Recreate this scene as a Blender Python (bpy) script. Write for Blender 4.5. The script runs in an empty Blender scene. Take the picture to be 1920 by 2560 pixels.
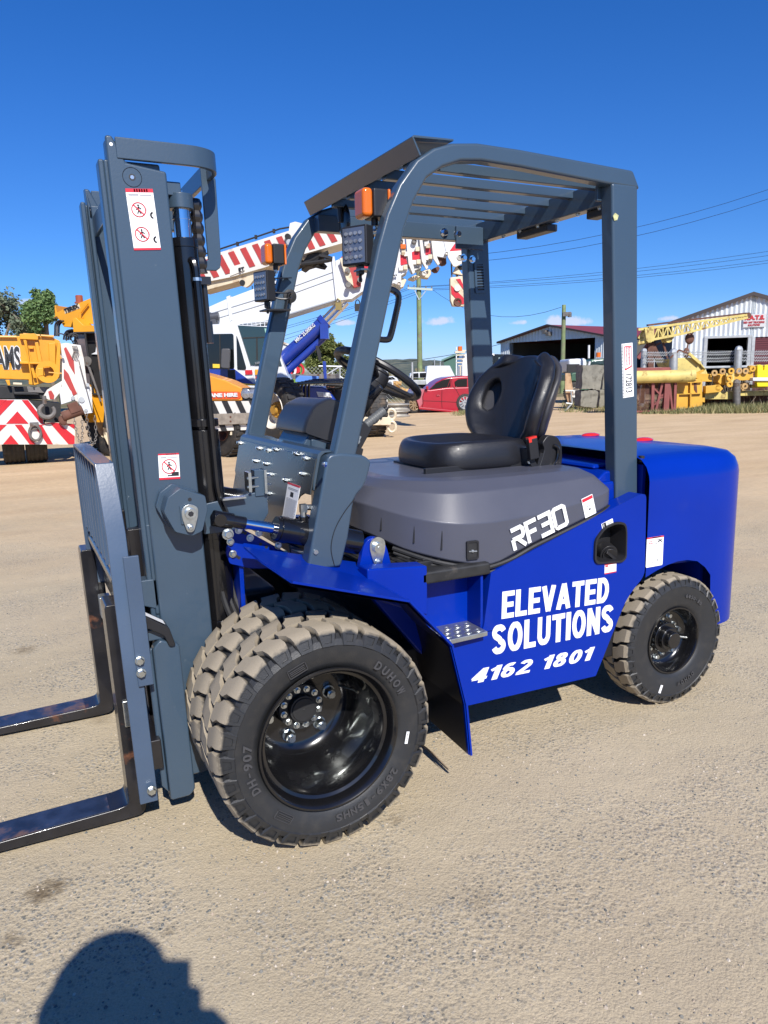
import bpy, math, random
from math import sin, cos, pi, radians, atan2, hypot, sqrt
from mathutils import Vector, Matrix, geometry
random.seed(7)
sc = bpy.context.scene
C = sc.collection
# ------------------------------------------------------------------ camera
CAM = Vector((-0.769, -2.7595, 1.4368)); YAW, PITCH, ROLL = 0.457652, 0.182823, -0.021962
FPX = 1865.43
fw = Vector((sin(YAW)*cos(PITCH), cos(YAW)*cos(PITCH), -sin(PITCH)))
rt0 = Vector((cos(YAW), -sin(YAW), 0)); up0 = rt0.cross(fw)
rt = rt0*cos(ROLL)+up0*sin(ROLL); up = -rt0*sin(ROLL)+up0*cos(ROLL)
cd = bpy.data.cameras.new('camera'); cam = bpy.data.objects.new('camera', cd); C.objects.link(cam)
cd.sensor_fit = 'HORIZONTAL'; cd.sensor_width = 36; cd.lens = 36*FPX/1920; cd.clip_start = .02; cd.clip_end = 9000
m3 = Matrix((rt, up, -fw)).transposed(); cam.matrix_world = Matrix.Translation(CAM) @ m3.to_4x4()
sc.camera = cam
# ------------------------------------------------------------------ sky and sun
SUN_EL, SUN_AZ = radians(40.5), radians(188.5)       # azimuth clockwise from +Y
wd = bpy.data.worlds.new('World'); sc.world = wd; wd.use_nodes = True
nt = wd.node_tree; nt.nodes.clear()
def wn(t, **k):
    n = nt.nodes.new(t)
    for a, b in k.items(): setattr(n, a, b)
    return n
sky = wn('ShaderNodeTexSky', sky_type='NISHITA', sun_disc=False, sun_elevation=SUN_EL, sun_rotation=SUN_AZ, altitude=400, air_density=1.0, dust_density=0.2, ozone_density=1.6)
hs = wn('ShaderNodeHueSaturation'); hs.inputs['Saturation'].default_value = 1.13; hs.inputs['Value'].default_value = 1.0
bg = wn('ShaderNodeBackground'); bg.inputs[1].default_value = 0.062
wo = wn('ShaderNodeOutputWorld')
tc = wn('ShaderNodeTexCoord'); sp = wn('ShaderNodeSeparateXYZ')
nt.links.new(tc.outputs['Generated'], sp.inputs[0])
nz = wn('ShaderNodeTexNoise'); nz.inputs['Scale'].default_value = 38; nz.inputs['Detail'].default_value = 7; nz.inputs['Roughness'].default_value = .6
nt.links.new(tc.outputs['Generated'], nz.inputs['Vector'])
def wm(op, a, b=None, c=None, clamp=False):
    n = wn('ShaderNodeMath', operation=op); n.use_clamp = clamp
    for i, v in enumerate((a, b, c)):
        if v is None: continue
        if hasattr(v, 'links'): nt.links.new(v, n.inputs[i])
        else: n.inputs[i].default_value = v
    return n.outputs[0]
FPX0 = 1865.43; acc = None
CL = [(1083, 806, 76, 13), (868, 808, 34, 9), (1292, 807, 24, 8), (1432, 803, 62, 17), (1672, 797, 26, 8), (1745, 800, 22, 7), (640, 815, 30, 8), (60, 760, 60, 14), (2150, 790, 80, 15), (2500, 800, 90, 16), (-400, 790, 90, 16)]
_f = Vector((sin(YAW)*cos(PITCH), cos(YAW)*cos(PITCH), -sin(PITCH)))
for cx, cy, w_, h_ in CL:
    d = (fw + rt*((cx-960)/FPX0) - up*((cy-1280)/FPX0)).normalized(); hr = Vector((d.y, -d.x, 0)).normalized()
    sb = wn('ShaderNodeVectorMath', operation='DOT_PRODUCT'); nt.links.new(tc.outputs['Generated'], sb.inputs[0]); sb.inputs[1].default_value = hr
    du = wm('MULTIPLY', sb.outputs['Value'], FPX0/w_); dv = wm('MULTIPLY', wm('SUBTRACT', sp.outputs[2], d.z), FPX0/h_)
    dn = wm('MULTIPLY', wm('MINIMUM', dv, 0), 1.6); dv = wm('ADD', wm('MAXIMUM', dv, 0), dn)
    fr = wn('ShaderNodeVectorMath', operation='DOT_PRODUCT'); nt.links.new(tc.outputs['Generated'], fr.inputs[0]); fr.inputs[1].default_value = d
    r2 = wm('ADD', wm('MULTIPLY', du, du), wm('MULTIPLY', dv, dv)); v = wm('SUBTRACT', wm('SUBTRACT', 1.0, r2), wm('MULTIPLY', wm('LESS_THAN', fr.outputs['Value'], .2), 50))
    v = wm('MAXIMUM', v, -3); acc = v if acc is None else wm('MAXIMUM', acc, v)
msk = wm('MULTIPLY_ADD', wm('SUBTRACT', nz.outputs['Fac'], .5), 5.5, acc)
mr_ = wn('ShaderNodeMapRange'); mr_.inputs[1].default_value = .0; mr_.inputs[2].default_value = .9; mr_.inputs[4].default_value = .85; nt.links.new(msk, mr_.inputs[0])
mx = wn('ShaderNodeMix', data_type='RGBA'); nt.links.new(mr_.outputs[0], mx.inputs[0]); nt.links.new(sky.outputs[0], hs.inputs['Color'])
tr = wn('ShaderNodeValToRGB'); nt.links.new(sp.outputs[2], tr.inputs[0]); e = tr.color_ramp.elements   # clear-air tint, the same all round
e[0].position = 0.0; e[0].color = (.74, 1.02, 2.0, 1); e[1].position = 1.0; e[1].color = (.28, .88, 1.72, 1)
for p, c_ in ((.09, (.46, .86, 1.60, 1)), (.18, (.40, .84, 1.56, 1)), (.40, (.29, .84, 1.62, 1))): q = e.new(p); q.color = c_
tm = wn('ShaderNodeMix', data_type='RGBA', blend_type='MULTIPLY'); tm.inputs[0].default_value = 1; nt.links.new(hs.outputs[0], tm.inputs[6]); nt.links.new(tr.outputs[0], tm.inputs[7])
nt.links.new(tm.outputs[2], mx.inputs[6]); mx.inputs[7].default_value = (8.8, 9.4, 11.5, 1)
nt.links.new(mx.outputs[2], bg.inputs[0]); nt.links.new(bg.outputs[0], wo.inputs[0])
sl = bpy.data.lights.new('sun', 'SUN'); sl.energy = 5.0; sl.angle = radians(.53); sl.color = (1, .955, .89)
so = bpy.data.objects.new('sun', sl); C.objects.link(so); so.location = (-3, -12, 12)
sd = Vector((sin(SUN_AZ)*cos(SUN_EL), cos(SUN_AZ)*cos(SUN_EL), sin(SUN_EL)))
so.rotation_euler = sd.to_track_quat('Z', 'Y').to_euler()
sc.view_settings.view_transform = 'Standard'; sc.view_settings.look = 'None'; sc.view_settings.gamma = 1
sc.view_settings.use_curve_mapping = False; sc.view_settings.exposure = 0.42
# ------------------------------------------------------------------ helpers
def ray(px, py): return (fw + rt*((px-960)/FPX) - up*((py-1280)/FPX))
def W(px, py, ax, v):                    # source pixel -> point on an axis plane
    d = ray(px, py); i = 'xyz'.index(ax); t = (v-CAM[i])/d[i]; return CAM + d*t
class Fr:                                # upright local frame: x right, y away, z up; origin on the ground
    def __init__(s, dist, px, turn=0.0, lat=None):
        a = YAW + (atan2((px-960), FPX)) if turn is None else YAW + turn
        s.f = Vector((sin(a), cos(a), 0)); s.r = Vector((cos(a), -sin(a), 0))
        d = ray(px, 935); h = Vector((fw.x, fw.y, 0)).normalized(); t = dist/d.dot(h)
        s.o = CAM + d*t; s.o.z = 0; s.rot = -a
    def L(s, px, py, dy=0.0):            # local x,z of a pixel on the local plane y=dy
        d = ray(px, py); t = ((s.o-CAM).dot(s.f)+dy)/d.dot(s.f); P = CAM + d*t - s.o
        return (P.dot(s.r), P.z)
    def P(s, pts, dy=0.0): return [s.L(x, y, dy) for x, y in pts]
class M:
    def __init__(s): s.v=[]; s.f=[]; s.m=[]; s.T=None; s.k=0; s.sh=0
    def add(s, vs, fs, k=None):
        b=len(s.v); k=s.k if k is None else k
        for p in vs:
            p=Vector(p)
            if s.T is not None: p=s.T@p
            if s.sh: p=Vector((p.x-s.sh*(p.z-1.0), p.y, p.z))
            s.v.append(tuple(p))
        for q in fs: s.f.append([b+i for i in q]); s.m.append(k)
        return s
    def box(s, x0,x1,y0,y1,z0,z1,k=None):
        return s.add([(x0,y0,z0),(x1,y0,z0),(x1,y1,z0),(x0,y1,z0),(x0,y0,z1),(x1,y0,z1),(x1,y1,z1),(x0,y1,z1)],
            [(0,3,2,1),(4,5,6,7),(0,1,5,4),(1,2,6,5),(2,3,7,6),(3,0,4,7)],k)
    def prism(s, pts, pl, a, b, k=None):
        n=len(pts)
        g={'xz':lambda p,t:(p[0],t,p[1]),'xy':lambda p,t:(p[0],p[1],t),'yz':lambda p,t:(t,p[0],p[1])}[pl]
        vs=[g(p,a) for p in pts]+[g(p,b) for p in pts]
        ar=sum(pts[i][0]*pts[(i+1)%n][1]-pts[(i+1)%n][0]*pts[i][1] for i in range(n))
        fl=(ar>0)==(b>a)
        if pl=='xz': fl=not fl
        F=[tuple(range(n))[::-1], tuple(range(n,2*n))]+[(i,(i+1)%n,n+(i+1)%n,n+i) for i in range(n)]
        if not fl: F=[f[::-1] for f in F]
        return s.add(vs,F,k)
    def holed(s, outer, holes, pl, a, b, k=None):
        g={'xz':lambda p,t:(p[0],t,p[1]),'xy':lambda p,t:(p[0],p[1],t),'yz':lambda p,t:(t,p[0],p[1])}[pl]
        loops=[outer]+holes; fl=[p for l in loops for p in l]; n=len(fl)
        tri=geometry.tessellate_polygon([[Vector((p[0],p[1],0)) for p in l] for l in loops])
        F=[tuple(t) for t in tri]+[tuple(i+n for i in t[::-1]) for t in tri]; o=0
        for l in loops:
            m=len(l)
            for i in range(m): F.append((o+i,o+(i+1)%m,n+o+(i+1)%m,n+o+i))
            o+=m
        return s.add([g(p,a) for p in fl]+[g(p,b) for p in fl],F,k)
    def tube(s, path, r, n=8, k=None, caps=True, closed=False):
        P=[Vector(p) for p in path]; vs=[]; fs=[]; m=len(P); u=None
        rr=r if isinstance(r,(list,tuple)) else [r]*m
        for i,p in enumerate(P):
            if closed: d=(P[(i+1)%m]-P[i-1])
            else: d=(P[min(i+1,m-1)]-P[max(i-1,0)])
            d.normalize()
            if u is None: u=d.orthogonal().normalized()
            else:
                u=(u-d*u.dot(d)); u=u.normalized() if u.length>1e-6 else d.orthogonal().normalized()
            w=d.cross(u)
            for j in range(n):
                a=2*pi*(j+.5)/n; vs.append(p+(u*cos(a)+w*sin(a))*rr[i])
        for i in range(m if closed else m-1):
            for j in range(n):
                a=i*n+j; b=i*n+(j+1)%n; i2=(i+1)%m; c=i2*n+(j+1)%n; e=i2*n+j
                fs.append((a,b,c,e))
        if caps and not closed: fs+= [tuple(range(n))[::-1], tuple(range((m-1)*n,m*n))]
        return s.add(vs,fs,k)
    def bar(s, a, b, w, h, k=None, upv=(0,0,1)):
        a=Vector(a); b=Vector(b); d=(b-a).normalized(); sd=d.cross(Vector(upv))
        if sd.length<1e-4: sd=d.orthogonal()
        sd.normalize(); u=sd.cross(d)
        vs=[p+sd*i*w/2+u*j*h/2 for p in (a,b) for i,j in ((-1,-1),(1,-1),(1,1),(-1,1))]
        return s.add(vs,[(3,2,1,0),(4,5,6,7),(0,1,5,4),(1,2,6,5),(2,3,7,6),(3,0,4,7)],k)
    def cyl(s, a, b, r, n=16, k=None, r2=None): return s.tube([a,b],[r,r if r2 is None else r2],n,k)
    def hexa(s, c, ax, r, h, k=None, n=6):
        c=Vector(c); ax=Vector(ax).normalized(); return s.tube([c,c+ax*h*.8,c+ax*h],[r,r,r*.8],n,k)
    def bolt(s, c, ax, r=.011, h=.008, k=None):
        c=Vector(c); ax=Vector(ax).normalized(); s.cyl(c,c+ax*.0025,r*1.35,12,k); return s.hexa(c+ax*.0025,ax,r,h,k)
    def lathe(s, prof, o=(0,0,0), n=48, k=None, close=False, a0=0, a1=2*pi):   # prof (r,y) round the y axis
        vs=[]; fs=[]; full=abs(a1-a0-2*pi)<1e-6; m=len(prof); nn=n if full else n+1
        for i in range(nn):
            a=a0+(a1-a0)*i/n
            for r,y in prof: vs.append((o[0]+r*cos(a),o[1]+y,o[2]+r*sin(a)))
        for i in range(n):
            i2=(i+1)%nn
            for j in range(m-1 if not close else m):
                j2=(j+1)%m
                fs.append((i*m+j,i*m+j2,i2*m+j2,i2*m+j))
        return s.add(vs,fs,k)
    def grid(s, rows, k=None, closed=False):
        m=len(rows[0]); vs=[p for r in rows for p in r]; fs=[]
        for i in range(len(rows)-1):
            for j in range(m if closed else m-1):
                fs.append((i*m+j,i*m+(j+1)%m,(i+1)*m+(j+1)%m,(i+1)*m+j))
        return s.add(vs,fs,k)
    def ball(s, c, r, n=10, k=None, sq=(1,1,1)):
        rows=[]
        for i in range(n//2+1):
            t=pi*i/(n//2); rr=max(sin(t),1e-3)
            rows.append([(c[0]+r*sq[0]*rr*cos(2*pi*j/n),c[1]+r*sq[1]*rr*sin(2*pi*j/n),c[2]+r*sq[2]*cos(t)) for j in range(n)])
        return s.grid(rows,k,True)
    def text(s, t, h, w=None, off=0.0, shear=0.0, ext=.0006, k=None, cx=False):
        vs,fs,bw,bh=textgeo(t,off,shear); sy=h/bh; sx=sy if w is None else w/bw
        x0=-(bw*sx/2) if cx else 0; y0=-(h/2) if cx else 0
        return s.add([(x*sx+x0,y*sy+y0,z*ext) for x,y,z in vs],fs,k)
_tc={}
def textgeo(t, off, shear):
    key=(t,off,shear)
    if key in _tc: return _tc[key]
    cu=bpy.data.curves.new('t','FONT'); cu.body=t; cu.size=1; cu.offset=off; cu.shear=shear; cu.extrude=1; cu.resolution_u=3
    ob=bpy.data.objects.new('t',cu); C.objects.link(ob)
    me=bpy.data.meshes.new_from_object(ob)
    vs=[tuple(v.co) for v in me.vertices]; fs=[tuple(p.vertices) for p in me.polygons]
    bpy.data.objects.remove(ob); bpy.data.curves.remove(cu); bpy.data.meshes.remove(me)
    x0=min(v[0] for v in vs); x1=max(v[0] for v in vs); y0=min(v[1] for v in vs); y1=max(v[1] for v in vs)
    vs=[(x-x0,y-y0,z) for x,y,z in vs]; _tc[key]=(vs,fs,x1-x0,y1-y0); return _tc[key]
def frame(o, xd, yd):
    xd=Vector(xd).normalized(); yd=Vector(yd); zd=xd.cross(yd).normalized(); yd=zd.cross(xd)
    return Matrix.Translation(Vector(o)) @ Matrix((xd,yd,zd)).transposed().to_4x4()
def rp(pts, r, n=4):                      # round the corners of a polygon
    out=[]; N=len(pts)
    for i,p in enumerate(pts):
        ri=r[i] if isinstance(r,(list,tuple)) else r
        p=Vector(p); a=(Vector(pts[i-1])-p); b=(Vector(pts[(i+1)%N])-p)
        if ri<=0: out.append(tuple(p)); continue
        t=min(ri,a.length*.49,b.length*.49); A=p+a.normalized()*t; B=p+b.normalized()*t
        for j in range(n+1):
            u=j/n; out.append(tuple(A*(1-u)**2+p*2*u*(1-u)+B*u*u))
    return out
def smooth_path(P, n=6):                  # Catmull-Rom
    P=[Vector(p) for p in P]; out=[]
    for i in range(len(P)-1):
        a=P[max(i-1,0)]; b=P[i]; c=P[i+1]; d=P[min(i+2,len(P)-1)]
        for j in range(n):
            t=j/n; out.append(.5*((2*b)+(c-a)*t+(2*a-5*b+4*c-d)*t*t+(3*b-a-3*c+d)*t**3))
    out.append(P[-1]); return out
def obj(name, m, mats, parent=None, bev=0, seg=2, ang=35, flat=False, **kw):
    me=bpy.data.meshes.new(name); me.from_pydata(m.v,[],m.f)
    if not isinstance(mats,(list,tuple)): mats=[mats]
    for x in mats: me.materials.append(x)
    me.polygons.foreach_set('material_index',m.m)
    if not flat:
        me.polygons.foreach_set('use_smooth',[True]*len(me.polygons)); me.update()
        me.set_sharp_from_angle(angle=radians(ang))
    me.update(); o=bpy.data.objects.new(name,me); C.objects.link(o)
    if parent: o.parent=parent
    if bev:
        b=o.modifiers.new('bevel','BEVEL'); b.width=bev; b.segments=seg; b.limit_method='ANGLE'; b.angle_limit=radians(40); b.harden_normals=True
    for a,b in kw.items(): o[a]=b
    return o
def thing(name, loc, rot, label, cat, group=None):
    o=bpy.data.objects.new(name,None); C.objects.link(o); o.location=loc; o.rotation_euler=(0,0,rot); o.empty_display_size=.2
    o['label']=label; o['category']=cat
    if group: o['group']=group
    return o
def fthing(name, F, label, cat, group=None): return thing(name, F.o, F.rot, label, cat, group)
def dup(o, parent=None, loc=None, rot=None):
    c=o.copy(); C.objects.link(c); c.parent=parent
    if loc is not None: c.location=loc
    if rot is not None: c.rotation_euler=rot
    for ch in list(o.children): dup(ch,c)
    return c
# ------------------------------------------------------------------ materials
def mat(name, col, rough=.5, metal=0, coat=0, var=.0, vs=8, bump=0, bs=60, rv=0, dirt=None, ds=3, dthr=.55, spec=.5, damt=1.0):
    m=bpy.data.materials.new(name); m.use_nodes=True; n=m.node_tree; b=n.nodes['Principled BSDF']
    b.inputs['Base Color'].default_value=(*col,1); b.inputs['Roughness'].default_value=rough; b.inputs['Metallic'].default_value=metal
    b.inputs['Coat Weight'].default_value=coat; b.inputs['Coat Roughness'].default_value=.04; b.inputs['Specular IOR Level'].default_value=spec
    if var or bump or rv or dirt:
        t=n.nodes.new('ShaderNodeTexCoord'); src=None
        if var or rv:
            z=n.nodes.new('ShaderNodeTexNoise'); z.inputs['Scale'].default_value=vs; z.inputs['Detail'].default_value=6; n.links.new(t.outputs['Object'],z.inputs['Vector'])
            r=n.nodes.new('ShaderNodeMapRange'); r.inputs[1].default_value=.3; r.inputs[2].default_value=.7; r.inputs[3].default_value=1-var; r.inputs[4].default_value=1+var; n.links.new(z.outputs['Fac'],r.inputs[0])
            v=n.nodes.new('ShaderNodeVectorMath'); v.operation='SCALE'; v.inputs[0].default_value=col; n.links.new(r.outputs[0],v.inputs['Scale']); src=v.outputs[0]
            if rv:
                r2=n.nodes.new('ShaderNodeMapRange'); r2.inputs[1].default_value=.3; r2.inputs[2].default_value=.7; r2.inputs[3].default_value=max(.02,rough-rv); r2.inputs[4].default_value=rough+rv
                n.links.new(z.outputs['Fac'],r2.inputs[0]); n.links.new(r2.outputs[0],b.inputs['Roughness'])
        if dirt:
            z=n.nodes.new('ShaderNodeTexNoise'); z.inputs['Scale'].default_value=ds; z.inputs['Detail'].default_value=8; z.inputs['Roughness'].default_value=.65; n.links.new(t.outputs['Object'],z.inputs['Vector'])
            r=n.nodes.new('ShaderNodeMapRange'); r.inputs[1].default_value=dthr; r.inputs[2].default_value=dthr+.12; r.inputs[4].default_value=damt; n.links.new(z.outputs['Fac'],r.inputs[0])
            x=n.nodes.new('ShaderNodeMix'); x.data_type='RGBA'; n.links.new(r.outputs[0],x.inputs[0]); x.inputs[7].default_value=(*dirt,1)
            if src: n.links.new(src,x.inputs[6])
            else: x.inputs[6].default_value=(*col,1)
            src=x.outputs[2]
            ad=n.nodes.new('ShaderNodeMath'); ad.operation='MULTIPLY_ADD'; ad.inputs[1].default_value=.5; ad.inputs[2].default_value=rough; n.links.new(r.outputs[0],ad.inputs[0]); n.links.new(ad.outputs[0],b.inputs['Roughness'])
        if src: n.links.new(src,b.inputs['Base Color'])
        if bump:
            z=n.nodes.new('ShaderNodeTexNoise'); z.inputs['Scale'].default_value=bs; z.inputs['Detail'].default_value=3; n.links.new(t.outputs['Object'],z.inputs['Vector'])
            bp=n.nodes.new('ShaderNodeBump'); bp.inputs['Strength'].default_value=bump; bp.inputs['Distance'].default_value=.002; n.links.new(z.outputs['Fac'],bp.inputs['Height']); n.links.new(bp.outputs[0],b.inputs['Normal'])
    return m
blue=mat('blue_paint',(.0006,.021,.27),.30,0,.16,spec=.14,var=.06,vs=3,bump=.08,bs=90,dirt=(.10,.10,.13),ds=5,dthr=.62,damt=.04)
slate=mat('slate_paint',(.039,.066,.100),.34,0,.35,var=.05,vs=4,bump=.12,bs=120,rv=.05,dirt=(.15,.18,.21),ds=34,dthr=.67,damt=.30)
slate2=mat('slate_blue_paint',(.050,.080,.132),.36,0,.3,var=.06,vs=5,bump=.12,bs=120,rv=.06)
hoodm=mat('grey_plastic',(.066,.070,.094),.36,0,.12,spec=.4,var=.04,vs=5,bump=.25,bs=400,rv=.04)
blackp=mat('black_paint',(.006,.006,.007),.22,0,.5,var=.2,vs=8,rv=.08)
blackw=mat('worn_black_paint',(.012,.011,.012),.32,0,.3,var=.3,vs=9,rv=.14,dirt=(.16,.06,.02),ds=7,dthr=.66)
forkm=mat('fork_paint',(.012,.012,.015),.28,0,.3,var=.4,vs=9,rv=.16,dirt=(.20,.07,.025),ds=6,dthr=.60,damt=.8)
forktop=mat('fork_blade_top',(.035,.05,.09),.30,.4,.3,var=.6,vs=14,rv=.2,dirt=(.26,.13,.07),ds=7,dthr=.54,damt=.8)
blackc=mat('black_plastic',(.014,.014,.016),.42,0,0,bump=.15,bs=300)
vinyl=mat('black_vinyl',(.012,.0125,.016),.36,0,.15,bump=.5,bs=420,rv=.05)
chrome=mat('chrome',(.75,.76,.78),.09,1)
zinc=mat('zinc',(.62,.66,.66),.28,1,var=.15,vs=60)
galv=mat('galvanised',(.42,.44,.44),.42,.9,var=.15,vs=30)
darksteel=mat('dark_sheet_steel',(.11,.12,.125),.27,.85,.2,var=.2,vs=5,rv=.06)
rustm=mat('rust',(.14,.055,.028),.85,0,var=.3,vs=10)
white=mat('white_vinyl',(.8,.8,.8),.4)
redv=mat('red_vinyl',(.55,.02,.04),.4); blackv=mat('black_ink',(.015,.015,.018),.5); greyv=mat('grey_ink',(.3,.31,.33),.5)
amber=mat('amber_lens',(.70,.15,.008),.18,0,.3); amber.node_tree.nodes['Principled BSDF'].inputs['Transmission Weight'].default_value=.12
lens=mat('lamp_lens',(.30,.31,.33),.18,.5,.3,var=.4,vs=60)
redl=mat('red_lens',(.6,.02,.015),.15,0,.8)
rubber=mat('rubber',(.016,.016,.017),.55,0,0,var=.15,vs=20,bump=.2,bs=200)
def tyremat(name, R, dust=(.29,.245,.18), base=(.019,.020,.022), amt=1.0):
    m=mat(name,base,.5); n=m.node_tree; b=n.nodes['Principled BSDF']
    t=n.nodes.new('ShaderNodeTexCoord'); s=n.nodes.new('ShaderNodeSeparateXYZ'); n.links.new(t.outputs['Object'],s.inputs[0])
    def mt(op,a,bb=None,c=None):
        x=n.nodes.new('ShaderNodeMath'); x.operation=op
        for i,v in enumerate((a,bb,c)):
            if v is None: continue
            if hasattr(v,'links'): n.links.new(v,x.inputs[i])
            else: x.inputs[i].default_value=v
        return x.outputs[0]
    r=mt('SQRT',mt('ADD',mt('MULTIPLY',s.outputs[0],s.outputs[0]),mt('MULTIPLY',s.outputs[2],s.outputs[2])))
    z=n.nodes.new('ShaderNodeTexNoise'); z.inputs['Scale'].default_value=26; z.inputs['Detail'].default_value=7; n.links.new(t.outputs['Object'],z.inputs['Vector'])
    z2=n.nodes.new('ShaderNodeTexNoise'); z2.inputs['Scale'].default_value=260; z2.inputs['Detail'].default_value=2; n.links.new(t.outputs['Object'],z2.inputs['Vector'])
    rr=mt('ADD',r,mt('MULTIPLY',mt('SUBTRACT',z.outputs['Fac'],.5),.03*R/.35))
    mr=n.nodes.new('ShaderNodeMapRange'); mr.inputs[1].default_value=R*.945; mr.inputs[2].default_value=R*.975; n.links.new(rr,mr.inputs[0])
    f=mt('MULTIPLY',mr.outputs[0],mt('MULTIPLY_ADD',z2.outputs['Fac'],.5,.72)); f=mt('MINIMUM',mt('MULTIPLY',f,amt),1.0)
    lo=n.nodes.new('ShaderNodeMapRange'); lo.inputs[1].default_value=.5; lo.inputs[2].default_value=.75; lo.inputs[4].default_value=.04; n.links.new(z.outputs['Fac'],lo.inputs[0])
    f=mt('MAXIMUM',f,lo.outputs[0])
    x=n.nodes.new('ShaderNodeMix'); x.data_type='RGBA'; n.links.new(f,x.inputs[0]); x.inputs[6].default_value=(*base,1); x.inputs[7].default_value=(*dust,1); n.links.new(x.outputs[2],b.inputs['Base Color'])
    n.links.new(mt('MULTIPLY_ADD',f,.35,.48),b.inputs['Roughness'])
    bp=n.nodes.new('ShaderNodeBump'); bp.inputs['Strength'].default_value=.35; bp.inputs['Distance'].default_value=.0015; n.links.new(z2.outputs['Fac'],bp.inputs['Height']); n.links.new(bp.outputs[0],b.inputs['Normal'])
    return m
tyre_f=tyremat('front_tyre_rubber',.352); tyre_r=tyremat('rear_tyre_rubber',.284)
sidetext=mat('tyre_lettering',(.05,.05,.054),.42)
def tyre_mesh(R, rim, hw, nl, out=-1, simple=False):
    m=M(); k=R/.352; h=hw/.112
    side=[(rim,-.080*h),(rim+.012*k,-.094*h),(rim+.03*k,-.104*h),(R*.80,-.1105*h),(R*.845,-.1115*h),(R*.85,-.1135*h),(R*.862,-.1115*h),(R*.90,-.106*h),(R*.935,-.09*h),(R*.938,-.03*h)]
    prof=side+[(r,-y) for r,y in side[::-1]]
    m.lathe(prof,n=96)
    p=2*pi/nl
    for half in (-1,1):
        for i in range(nl):
            a=p*(i+(.5 if half>0 else 0))
            S=[(.004,R*.999,.34*p,.33*p),(.034,R*1.0,.27*p,.37*p),(.056,R*1.0,.05*p,.385*p),(.088,R*.996,.0,.375*p),(.104,R*.970,0,.345*p),(.1165,R*.852,0,.27*p)]
            vs=[]; fs=[]
            for j,(s,r,c,w) in enumerate(S):
                y=half*s*h; rb=R*.925 if j<5 else R*.84
                yb=y if j<5 else half*.110*h
                for sg in (-1,1):
                    an=a+c+sg*w
                    vs.append((r*cos(an),y,r*sin(an)))
                for sg in (-1,1):
                    an=a+c+sg*(w+.05*p)
                    vs.append((rb*cos(an),yb,rb*sin(an)))
            for j in range(5):
                o=j*4; q=o+4
                if j==4 and not simple:   # shoulder face with a recessed square
                    pts=[Vector(vs[o]),Vector(vs[o+1]),Vector(vs[q+1]),Vector(vs[q])]
                    c0=sum(pts,Vector())/4; nn=Vector((0,half,0))
                    inn=[c0+(pt-c0)*.56 for pt in pts]; dp=[x-nn*.0045*k for x in inn]; b0=len(vs)
                    vs+= [tuple(x) for x in inn]+[tuple(x) for x in dp]
                    ou=[o,o+1,q+1,q]
                    for t in range(4):
                        t2=(t+1)%4; fs.append((ou[t],ou[t2],b0+t2,b0+t)); fs.append((b0+t,b0+t2,b0+4+t2,b0+4+t))
                    fs.append((b0+4,b0+5,b0+6,b0+7))
                else: fs.append((o,o+1,q+1,q))
                fs.append((o+1,o+3,q+3,q+1)); fs.append((o,q,q+2,o+2))
            fs.append((0,2,3,1)); e=20; fs.append((20,21,23,22))
            if half>0: fs=[f[::-1] for f in fs]
            m.add(vs,fs)
    return m
def arc_text(m, t, rad, a_c, h, y, k=0, step=None, flip=False):
    st=step or h*.82; n=len(t); R0=rad
    for i,ch in enumerate(t):
        if ch==' ': continue
        d=(i-(n-1)/2)*st/R0
        a=a_c-d if not flip else a_c+d
        tan=Vector((sin(a),0,-cos(a))); radv=Vector((cos(a),0,sin(a)))
        if flip: tan=-tan; radv=-radv
        c=Vector((R0*cos(a),y,R0*sin(a)))
        m.T=frame(c,tan,radv); m.text(ch,h*(.16 if ch=='-' else 1),h*(.5 if ch in '-1' else .8),ext=.0016,cx=True,off=.03,k=k); m.T=None
FL=thing('forklift',(0,0,0),0,'blue and slate grey diesel forklift with dual front tyres parked on the gravel yard','forklift')
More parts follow.
